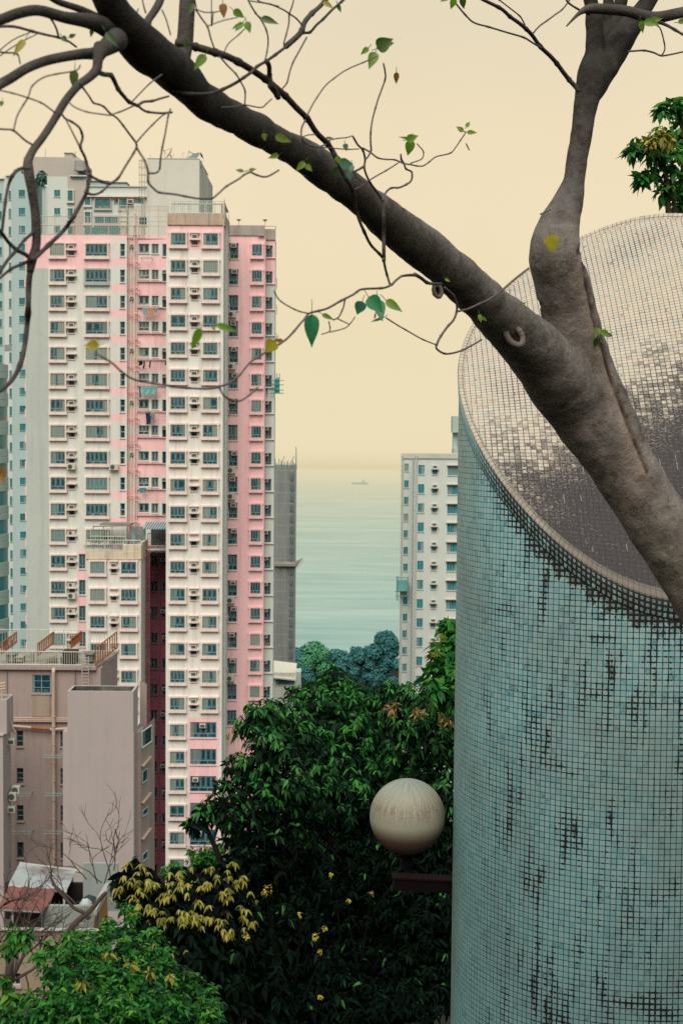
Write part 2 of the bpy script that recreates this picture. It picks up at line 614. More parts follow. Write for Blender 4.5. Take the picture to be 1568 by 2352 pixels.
tcol = t.mix(t.math('MULTIPLY', t.ramp(n1, 0.5, 0.8), 0.3), tcol, (0.40, 0.43, 0.39))
col = t.mix(tm, GR2, tcol)
n2b = t.noise(t.mapping(uv, (1.9, 2.6, 1), (4, 4, 0)), 1.0, 4, 0.7)
fl = t.math('SUBTRACT', t.math('MULTIPLY', t.math('ADD', n2, n2b), 0.5), t.math('MULTIPLY', t.ramp(lowm, 0.15, 1.0), 0.11))
dark = t.mix(t.ramp(fl, 0.455, 0.53), (0.034, 0.028, 0.032), (0.185, 0.165, 0.145))
dark = t.mix(t.math('MULTIPLY', t.math('SUBTRACT', 1.0, tm), 0.85), dark, (0.02, 0.018, 0.02))
streak = t.math('MULTIPLY', t.math('GREATER_THAN', t.noise(t.mapping(uv, (1.0, 0.09, 1)), 1.0, 3), 0.585),
                t.math('LESS_THAN', t.math('ABSOLUTE', t.math('SUBTRACT', t.math('FRACT', t.math('ADD', U_, 0.5)), 0.5)), 0.05))
dark = t.mix(t.math('MULTIPLY', streak, 0.6), dark, (0.34, 0.36, 0.34))
col = t.mix(mould, col, dark)
top_m = t.done(t.bsdf(col, 0.6, 0.2, tm, 0.002, 0.5))

# rim border tiles
t = NT('rim_mosaic')
uv = t.n('ShaderNodeUVMap', uv_map='UVMap').outputs[0]
tcol, tm, wn, fine = tile_shader(t, uv, 0.05, [(0.36, 0.31, 0.255), (0.39, 0.335, 0.27), (0.32, 0.295, 0.25), (0.38, 0.325, 0.27)], (0.09, 0.075, 0.08))
su_ = t.n('ShaderNodeSeparateXYZ')
t.l(uv, su_.inputs[0])
soil = t.ramp(t.noise(t.mapping(uv, (0.25, 0.5, 1)), 1.0, 5, 0.7), 0.42, 0.75)
soil = t.math('MULTIPLY', soil, t.ramp(su_.outputs[0], 15, 40))
nearside = t.math('LESS_THAN', su_.outputs[0], 125.0)
soil = t.math('MULTIPLY', soil, nearside)
tcol = t.mix(t.math('MULTIPLY', t.ramp(su_.outputs[0], 14, 55), nearside), tcol, (0.13, 0.112, 0.094))
col = t.mix(t.math('MULTIPLY', soil, 0.85), t.mix(tm, (0.06, 0.052, 0.055), tcol), (0.085, 0.075, 0.064))
rim_m = t.done(t.bsdf(col, 0.6, 0.2, tm, 0.002, 0.5))

base_z = 103.0
tower = thing('tiled_vent_tower', (CX, CY, base_z), 'round tower of teal mosaic tiles cut off at a slant, stained with black mould', 'tower')
NTH = 240
BEV = 3.2 * TP


def ring(th):
    # theta 0 faces the camera's left tangent and grows along the front towards the right
    a = math.radians(180 - 4.66) + th
    return math.cos(a), math.sin(a)


def mk_grid(name, rows, mat, uvs, uv2s=None):
    """rows: list of lists of points (closed around)"""
    me = bpy.data.meshes.new(name)
    n = len(rows[0])
    off = absloc(tower)
    me.from_pydata([(p[0] - off.x, p[1] - off.y, p[2] - off.z) for r in rows for p in r], [],
                   [(j * n + i, j * n + i + 1, (j + 1) * n + i + 1, (j + 1) * n + i) for j in range(len(rows) - 1) for i in range(n - 1)])
    me.materials.append(mat)
    for nm, U in (('UVMap', uvs), ('rim', uv2s)):
        if U is None:
            continue
        lay = me.uv_layers.new(name=nm)
        flat = [c for r in U for c in r]
        for lp in me.loops:
            lay.data[lp.index].uv = flat[lp.vertex_index]
    me.polygons.foreach_set('use_smooth', [True] * len(me.polygons))
    me.update()
    return link(name, me, tower)


ths = [2 * PI * i / NTH for i in range(NTH + 1)]
body_rows, body_uv, body_uv2 = [], [], []
BR = CR * 0.994
for j in range(15):
    f_ = j / 14
    r_, u_, w_ = [], [], []
    for th in ths:
        c, s_ = ring(th)
        zt = top_z(c, s_) - BEV
        z = base_z - 0.3 + (zt - base_z + 0.3) * f_
        r_.append((CX + BR * c, CY + BR * s_, z))
        u_.append((th * CR / TP, (z - base_z) / TP))
        w_.append((th * CR / TP, (zt - z) / TP))
    body_rows.append(r_)
    body_uv.append(u_)
    body_uv2.append(w_)
mk_grid('body', body_rows, body_m, body_uv, body_uv2)
# slanted fascia under the rim: tiles follow the slant
f_rows, f_uv, f_uv2 = [], [], []
arc = [0.0]
for i in range(NTH):
    a, b = ring(ths[i]), ring(ths[i + 1])
    arc.append(arc[-1] + math.sqrt((CR * (a[0] - b[0])) ** 2 + (CR * (a[1] - b[1])) ** 2 + (top_z(*a) - top_z(*b)) ** 2))
for dz, rr, vv in ((BEV + 0.006, BR + 0.0005, 0.0), (BEV * 0.9, CR * 0.9975, 0.3), (0.01, CR * 1.002, 3.0), (0.0, CR * 0.999, 3.4)):
    r_, u_, w_ = [], [], []
    for i, th in enumerate(ths):
        c, s_ = ring(th)
        r_.append((CX + rr * c, CY + rr * s_, top_z(c, s_) - dz))
        u_.append((arc[i] / TP, vv))
        w_.append((th * CR / TP, 1.2 - vv * 0.4))
    f_rows.append(r_)
    f_uv.append(u_)
    f_uv2.append(w_)
mk_grid('fascia', f_rows, body_m, f_uv, f_uv2)
# border strip, two tiles wide
b_rows, b_uv = [], []
for rr, dz, vv in ((0.9995, 0.0, 0), (0.995, 0.006, 0.15), (0.980, 0.004, 0.8), (0.962, -0.002, 1.4), (0.960, -0.012, 1.5)):
    r_, u_ = [], []
    for i, th in enumerate(ths):
        c, s_ = ring(th)
        r_.append((CX + CR * rr * c, CY + CR * rr * s_, top_z(c * rr, s_ * rr) + dz))
        u_.append((arc[i] / TP, vv))
    b_rows.append(r_)
    b_uv.append(u_)
mk_grid('rim_border', b_rows, rim_m, b_uv)
t_rows, t_uv = [], []
for rr in [0.0001, 0.1, 0.2, 0.3, 0.4, 0.5, 0.6, 0.7, 0.8, 0.88, 0.964]:
    r_, u_ = [], []
    for th in ths:
        c, s_ = ring(th)
        r_.append((CX + CR * rr * c, CY + CR * rr * s_, top_z(c * rr, s_ * rr) - 0.006))
        u_.append(((c * rr * CR) / TP, (s_ * rr * CR * 1.75) / TP))
    t_rows.append(r_)
    t_uv.append(u_)
mk_grid('slanted_top', t_rows, top_m, t_uv)

# ------------------------------------------------------------------ globe lamp
GY = 11.3
gc = P(935, 1875, GY)
gr = 87.5 / FD * GY
lamp = thing('globe_lamp', (gc.x, gc.y, gc.z - gr - 0.27), 'weathered white globe lamp on a dark steel bracket beside the tiled tower', 'lamp')
t = NT('globe_plastic')
o = t.obj()
s3 = t.n('ShaderNodeSeparateXYZ')
t.l(o, s3.inputs[0])
zz = t.math('DIVIDE', t.math('SUBTRACT', s3.outputs[2], gr + 0.27), gr)        # -1 bottom .. 1 top
ang = t.math('ARCTAN2', s3.outputs[1], s3.outputs[0])
cmb = t.n('ShaderNodeCombineXYZ')
t.l(t.math('MULTIPLY', ang, 9.0), cmb.inputs[0])
t.l(t.math('MULTIPLY', zz, 1.2), cmb.inputs[1])
stre = t.noise(cmb.outputs[0], 1.5, 5, 0.7)
spk = t.noise(o, 60, 4, 0.7)
col = t.mix(t.ramp(t.math('ADD', zz, t.math('MULTIPLY', stre, 0.15)), -0.42, -0.02), (0.105, 0.064, 0.052), (0.235, 0.24, 0.195))  # lower half browned: shade of the underside put into the colour
mid = t.math('MULTIPLY', t.ramp(zz, -0.10, 0.30), t.ramp(zz, 0.85, 0.35))
col = t.mix(t.math('MULTIPLY', mid, t.ramp(t.math('ADD', t.math('MULTIPLY', stre, 0.6), t.math('MULTIPLY', spk, 0.4)), 0.40, 0.62)), col, (0.115, 0.085, 0.068))
col = t.mix(t.math('MULTIPLY', t.ramp(zz, 0.55, 0.95), t.ramp(stre, 0.40, 0.62)), col, (0.115, 0.150, 0.160))
globe_m = t.done(t.bsdf(col, 0.55, 0.2))
mb = MB()
vs, fs = [], []
for j in range(49):
    ph = PI * j / 48
    for i in range(72):
        a = 2 * PI * i / 72
        vs.append((gc.x + gr * math.sin(ph) * math.cos(a), gc.y + gr * math.sin(ph) * math.sin(a), gc.z + gr * math.cos(ph)))
for j in range(48):
    for i in range(72):
        fs.append((j * 72 + i, (j + 1) * 72 + i, (j + 1) * 72 + (i + 1) % 72, j * 72 + (i + 1) % 72))
mb.add(vs, fs)
gl = mb.build('globe', globe_m, lamp, smooth=True)
bm_ = bmesh.new()
bm_.from_mesh(gl.data)
bmesh.ops.remove_doubles(bm_, verts=bm_.verts, dist=1e-5)
bmesh.ops.recalc_face_normals(bm_, faces=bm_.faces)
bm_.to_mesh(gl.data)
bm_.free()
steel = plain_mat('maroon_steel', (0.005, 0.0035, 0.0045), 0.8, 0.06, var=0.4, scale=20)
steel_top = plain_mat('red_oxide_steel', (0.012, 0.004, 0.005), 0.8, 0.06, var=0.3, scale=20)
s = GY / FD
zb_ = gc.z - gr
mb = MB()
mb.tube([(gc.x, gc.y, zb_ + 0.02), (gc.x, gc.y, zb_ - 0.02)], 0.055, 20)
mb.tube([(gc.x, gc.y, zb_ - 0.015), (gc.x, gc.y, zb_ - 0.13)], 13 * s, 16)
mb.build('neck', steel, lamp)
mb = MB()
pa, pb = P(900, 2014, GY), P(1070, 2022, GY)
ht = 27 * s
mb.add([(pa.x, GY - 0.06, pa.z - ht), (pb.x, GY - 0.06, pb.z - ht), (pb.x, GY + 0.06, pb.z - ht), (pa.x, GY + 0.06, pa.z - ht),
        (pa.x + 0.02, GY - 0.06, pa.z), (pb.x, GY - 0.06, pb.z), (pb.x, GY + 0.06, pb.z), (pa.x + 0.02, GY + 0.06, pa.z)],
       [(0, 3, 2, 1), (0, 1, 5, 4), (1, 2, 6, 5), (2, 3, 7, 6), (3, 0, 4, 7), (4, 5, 6, 7)])
mb.build('bracket_beam', steel, lamp)
mb = MB()
mb.add([(pa.x, GY - 0.07, pa.z + 0.001), (pb.x, GY - 0.07, pb.z + 0.001), (pb.x, GY + 0.07, pb.z + 0.001), (pa.x, GY + 0.07, pa.z + 0.001),
        (pa.x, GY - 0.07, pa.z + 0.016), (pb.x, GY - 0.07, pb.z + 0.016), (pb.x, GY + 0.07, pb.z + 0.016), (pa.x, GY + 0.07, pa.z + 0.016)],
       [(0, 3, 2, 1), (0, 1, 5, 4), (1, 2, 6, 5), (2, 3, 7, 6), (3, 0, 4, 7), (4, 5, 6, 7)])
mb.build('top_flange', steel_top, lamp)
# ------------------------------------------------------------------ foreground tree
def bark_mat(name, c1, c2, moss=0.5):
    t = NT(name)
    o = t.obj()
    n = t.noise(o, 7, 8, 0.65)
    col = t.mix(t.ramp(n, 0.30, 0.70), c1, c2)
    n2 = t.noise(o, 1.7, 4, 0.6)
    col = t.mix(t.math('MULTIPLY', t.ramp(n2, 0.55, 0.75), moss), col, (0.062, 0.060, 0.020))
    n3 = t.noise(o, 3.1, 5, 0.6)
    col = t.mix(t.math('MULTIPLY', t.ramp(n3, 0.56, 0.72), 0.55), col, (0.20, 0.185, 0.165))
    n4 = t.noise(t.mapping(o, (1, 1, 1), (5, 5, 5)), 2.3, 6, 0.7)
    col = t.mix(t.math('MULTIPLY', t.ramp(n4, 0.58, 0.75), 0.6), col, (0.10, 0.055, 0.038))
    if moss > 0.4:
        def attr(nm):
            return t.n('ShaderNodeAttribute', attribute_name=nm).outputs['Fac']
        n5 = t.noise(o, 11, 6, 0.75)
        col = t.mix(t.math('MULTIPLY', t.ramp(n5, 0.56, 0.70), 0.75), col, (0.27, 0.255, 0.245))
        col = t.mix(t.math('MULTIPLY', t.ramp(n5, 0.46, 0.34), 0.7), col, (0.036, 0.029, 0.027))
        n6 = t.noise(t.mapping(o, (1, 1, 1), (9, 2, 4)), 34, 5, 0.7)
        col = t.mix(t.math('MULTIPLY', t.ramp(n6, 0.55, 0.7), 0.5), col, (0.028, 0.022, 0.021))
        col = t.mix(t.math('MULTIPLY', attr('halo'), 0.40), col, (0.26, 0.20, 0.165))
        brk = t.ramp(t.noise(t.mapping(o, (1, 1, 1), (2, 7, 3)), 9, 5, 0.7), 0.36, 0.58)
        col = t.mix(t.math('MULTIPLY', t.ramp(attr('split'), 0.15, 0.8), t.math('ADD', 0.30, t.math('MULTIPLY', brk, 0.65))), col, (0.034, 0.017, 0.012))
        col = t.mix(1.0, col, attr('shade_tone'), 'MULTIPLY')
    b = t.math('ADD', t.noise(o, 30, 6, 0.7), t.math('MULTIPLY', n, 1.5))
    return t.done(t.bsdf(col, 0.9, 0.15, b, 0.014, 0.7))


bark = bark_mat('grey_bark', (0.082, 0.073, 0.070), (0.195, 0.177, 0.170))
bark2 = bark_mat('twig_grey_bark', (0.030, 0.026, 0.026), (0.070, 0.063, 0.063), 0.2)
twig_m = plain_mat('twig_bark', (0.075, 0.052, 0.050), 0.85, 0.2, var=0.45, scale=25, c2=(0.11, 0.095, 0.10))

_dx = [-300, 0, 200, 400, 600, 800, 1000, 1200, 1320, 1420, 1700]
_dy = [2.3, 2.5, 2.75, 3.1, 3.6, 4.2, 4.9, 5.55, 5.9, 6.0, 6.1]


def dep(x):
    return float(np.interp(x, _dx, _dy))


tree = thing('leaning_tree', (P(1700, 1500, 6.1).x, 6.1, ground_z(6.1)),
             'leaning grey tree with forked bare limbs and few leaves beside the tiled tower', 'tree')


def limb(mb, pts, sides=28, n=8, doff=0.0, bumps=0.02):
    """pts: (x, y, width[, extra depth]) in frame units"""
    q = smooth_path([(p[0], p[1], p[2], p[3] if len(p) > 3 else 0) for p in pts], n)
    cs, rs = [], []
    for i, (x, y, w, e) in enumerate(q):
        Y = dep(x) + e + doff
        cs.append(P(x, y, Y))
        rs.append(w / 2 / FD * Y * (1 + bumps * mnoise.noise((i * 0.16, doff * 9, 2.5))))
    mb.tube(cs, rs, sides)


mb = MB()
# trunk from the ground (right of the frame) to the fork
g0 = P(2080, 2300, 6.1)
limb(mb, [(1950, 2450, 190), (1850, 2000, 175), (1740, 1620, 165), (1665, 1450, 158), (1590, 1325, 152), (1530, 1230, 147), (1484, 1160, 145), (1426, 1067, 146), (1348, 962, 152), (1278, 868, 150), (1226, 802, 137), (1186, 764, 122), (1110, 692, 100)], n=10)
# left limb
limb(mb, [(1250, 833, 120), (1186, 764, 120), (1110, 692, 100), (1040, 628, 98), (970, 570, 94), (900, 512, 90), (830, 456, 82), (760, 404, 78), (690, 354, 75),
          (610, 309, 73), (530, 266, 73), (468, 230, 80), (425, 188, 94), (385, 150, 100), (335, 112, 100), (290, 62, 92), (255, 10, 84), (225, -60, 80), (190, -160, 74)], n=8)
# right stem
limb(mb, [(1500, 1190, 130), (1430, 1067, 142), (1388, 970, 142), (1350, 880, 138), (1322, 800, 138), (1306, 715, 128), (1288, 640, 124), (1272, 580, 120), (1284, 522, 98), (1302, 468, 72), (1318, 405, 53), (1335, 300, 52), (1347, 230, 55), (1362, 170, 74), (1376, 130, 66)], n=8)
limb(mb, [(1355, 210, 50), (1362, 160, 50), (1366, 100, 42), (1362, 40, 34), (1350, -30, 30)], n=6)
limb(mb, [(1356, 215, 54), (1385, 160, 60), (1420, 100, 58), (1455, 50, 52), (1490, 0, 40), (1525, -60, 36)], n=6)
limb(mb, [(1400, 110, 40), (1412, 60, 34), (1425, 10, 30), (1430, -40, 28)], n=5, doff=0.12)
limb(mb, [(1385, 100, 30), (1392, 50, 26), (1398, -20, 24)], n=5, doff=0.2)
# knobs of the trunk: burrs and swelling
for x, y, w, e in ((1018, 640, 50, 0.01), (1003, 672, 34, -0.02)):
    c = P(x, y, dep(x) + e)
    r = w / 2 / FD * dep(x)
    vs, fs = [], []
    for j in range(9):
        for i in range(14):
            ph, a = PI * j / 8, 2 * PI * i / 14
            vs.append(c + Vector((math.sin(ph) * math.cos(a), math.sin(ph) * math.sin(a), math.cos(ph))) * r)
    for j in range(8):
        for i in range(14):
            fs.append((j * 14 + i, (j + 1) * 14 + i, (j + 1) * 14 + (i + 1) % 14, j * 14 + (i + 1) % 14))
    mb.add(vs, fs)
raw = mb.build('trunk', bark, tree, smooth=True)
md = raw.modifiers.new('r', 'REMESH')
md.mode = 'VOXEL'
md.voxel_size = 0.0065
md.use_smooth_shade = True
ms = raw.modifiers.new('s', 'SMOOTH')
ms.iterations = 22
ms.factor = 0.5
bpy.context.view_layer.update()
me = bpy.data.meshes.new_from_object(raw.evaluated_get(bpy.context.evaluated_depsgraph_get()))
raw.modifiers.clear()
raw.data = me
n_ = len(me.vertices)
co = np.empty(n_ * 3, np.float32)
no = np.empty(n_ * 3, np.float32)
me.vertices.foreach_get('co', co)
me.vertex_normals.foreach_get('vector', no)
co, no = co.reshape(-1, 3), no.reshape(-1, 3)
for i in range(n_):
    p = co[i]
    d = 0.0065 * mnoise.noise((p[0] * 5, p[1] * 5, p[2] * 5)) + 0.004 * mnoise.noise((p[0] * 12, p[1] * 12, p[2] * 12)) + 0.0022 * mnoise.noise((p[0] * 22, p[1] * 22, p[2] * 22))
    co[i] += no[i] * d
# the long healed split down the right side of the trunk: press a groove into the bark
off = np.array(absloc(tree), np.float32)
wc = co + off
rel = wc - np.array(CAM, np.float32)
Rn, Un, Fn = np.array(_R), np.array(_U), np.array(_F)
dz_ = rel @ Fn
px = 784 + FD * (rel @ Rn) / dz_
py = 1176 - FD * (rel @ Un) / dz_
gro = [(1338, 560), (1344, 640), (1356, 700), (1368, 752), (1384, 800), (1400, 862), (1424, 925), (1446, 985), (1466, 1035), (1486, 1082)]
gro = smooth_path(gro, 9)
front = (no @ Fn) < 0.35
split = np.zeros(n_, np.float32)
halo = np.zeros(n_, np.float32)
for i, (gx, gy) in enumerate(gro):
    wv = 1 + 0.5 * mnoise.noise((i * 0.3, 1, 1))
    d2 = ((px - gx) / (5.5 * wv)) ** 2 + ((py - gy) / 9) ** 2
    split = np.maximum(split, np.exp(-d2) * front)
    d2 = ((px - gx + 14) / (17 * wv)) ** 2 + ((py - gy) / 14) ** 2
    halo = np.maximum(halo, np.exp(-d2) * front)
for hx, hy, hr in ((1372, 762, 7), (1378, 788, 8), (1420, 905, 5), (1440, 960, 5), (1328, 580, 6), (1236, 700, 4)):
    d2 = ((px - hx) / hr) ** 2 + ((py - hy) / (hr * 1.8)) ** 2
    split = np.maximum(split, np.exp(-d2) * front)
co += no * (halo * 0.005 - split * 0.013)[:, None]
shade_tone = np.interp(px, [100, 420, 800, 1150, 1330], [0.16, 0.22, 0.60, 0.95, 1.0]).astype(np.float32)  # left limb and upper stem darkened: silhouette shade put into the bark colour
shade_tone = shade_tone * np.where(px > 1150, np.interp(py, [40, 250, 420, 520], [0.25, 0.30, 0.6, 1.0]), 1.0)
for nm_, arr in (('split', split), ('halo', halo), ('shade_tone', shade_tone)):
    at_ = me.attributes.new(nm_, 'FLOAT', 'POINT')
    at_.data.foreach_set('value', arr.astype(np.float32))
me.vertices.foreach_set('co', co.ravel())
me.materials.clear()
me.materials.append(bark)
me.polygons.foreach_set('use_smooth', [True] * len(me.polygons))
me.update()

# knots
bark3 = bark_mat('knot_bark', (0.085, 0.074, 0.070), (0.175, 0.156, 0.146), 0.2)
hollow = plain_mat('dark_hollow', (0.022, 0.014, 0.011), 0.95, 0.1, var=0.4, scale=40)


def knot(x, y, rx, ry, ang, Yoff, tube_r):
    Y = dep(x) + Yoff
    c = P(x, y, Y)
    s_ = Y / FD
    mbk = MB()
    pts = []
    ca, sa = math.cos(ang), math.sin(ang)
    for i in range(25):
        a = 2 * PI * i / 24
        u, v = rx * math.cos(a), ry * math.sin(a)
        pts.append(c + (_R * (u * ca - v * sa) - _U * (u * sa + v * ca)) * s_ + _F * (0.01 * math.cos(a)))
    mbk.tube(pts, [tube_r * s_ * (1 + 0.5 * mnoise.noise((i * 0.9, x, 0))) for i in range(25)], 10, cap=False)
    k = mbk.build('knot', bark3, tree, smooth=True)
    mbk = MB()
    vs = [c + _F * 0.012] + [p + _F * 0.004 for p in pts[:-1]]
    mbk.add(vs, [(0, 1 + i, 1 + (i + 1) % 24) for i in range(24)])
    mbk.build('hollow', hollow, k)


knot(1180, 770, 16, 26, -0.62, -0.163, 7)
knot(1004, 668, 9, 14, -0.2, -0.088, 5)

# ---- side limbs
sm = MB()
limb(sm, [(260, 70, 50), (212, 50, 36), (150, 40, 26), (90, 24, 24), (45, 30, 24), (0, 46, 24), (-80, 70, 22)], n=5, sides=16, doff=0.03)
sm.build('limb', bark2, tree, smooth=True)
sm = MB()
limb(sm, [(240, 60, 40), (190, 24, 18), (130, 2, 15), (90, -30, 14)], n=5, sides=14, doff=0.05)
sm.build('limb', bark2, tree, smooth=True)
sm = MB()
limb(sm, [(270, 90, 52), (225, 120, 30), (190, 124, 24), (150, 130, 22), (105, 140, 22), (62, 157, 22), (25, 180, 22), (0, 194, 22), (-60, 230, 20)], n=5, sides=16, doff=-0.05)
sm.build('limb', bark2, tree, smooth=True)
sm = MB()
limb(sm, [(235, 110, 40), (226, 135, 24), (222, 160, 22), (205, 178, 20), (185, 192, 19), (168, 210, 18), (150, 233, 18), (135, 258, 18), (117, 288, 17), (97, 318, 17), (78, 343, 18), (66, 368, 20), (66, 392, 24), (74, 440, 21),
          (83, 500, 20), (84, 560, 20), (74, 598, 22), (70, 625, 16)], n=5, sides=14, doff=-0.12)
sm.build('limb', bark2, tree, smooth=True)
sm = MB()
limb(sm, [(412, 150, 44), (424, 100, 38), (428, 50, 36), (431, 0, 36), (436, -50, 34)], n=5, sides=16, doff=-0.03)
sm.build('limb', bark2, tree, smooth=True)
sm = MB()
limb(sm, [(335, 72, 26), (340, 48, 18), (352, 30, 17), (366, 6, 18), (378, -30, 18)], n=5, sides=12, doff=0.05)
sm.build('limb', bark2, tree, smooth=True)
sm = MB()
limb(sm, [(1300, 60, 3), (1330, 30, 10), (1355, 20, 22), (1400, 22, 24), (1440, 26, 24), (1500, 40, 26), (1568, 28, 24), (1660, 10, 24)], n=5, sides=14, doff=-0.15)
sm.build('limb', bark2, tree, smooth=True)

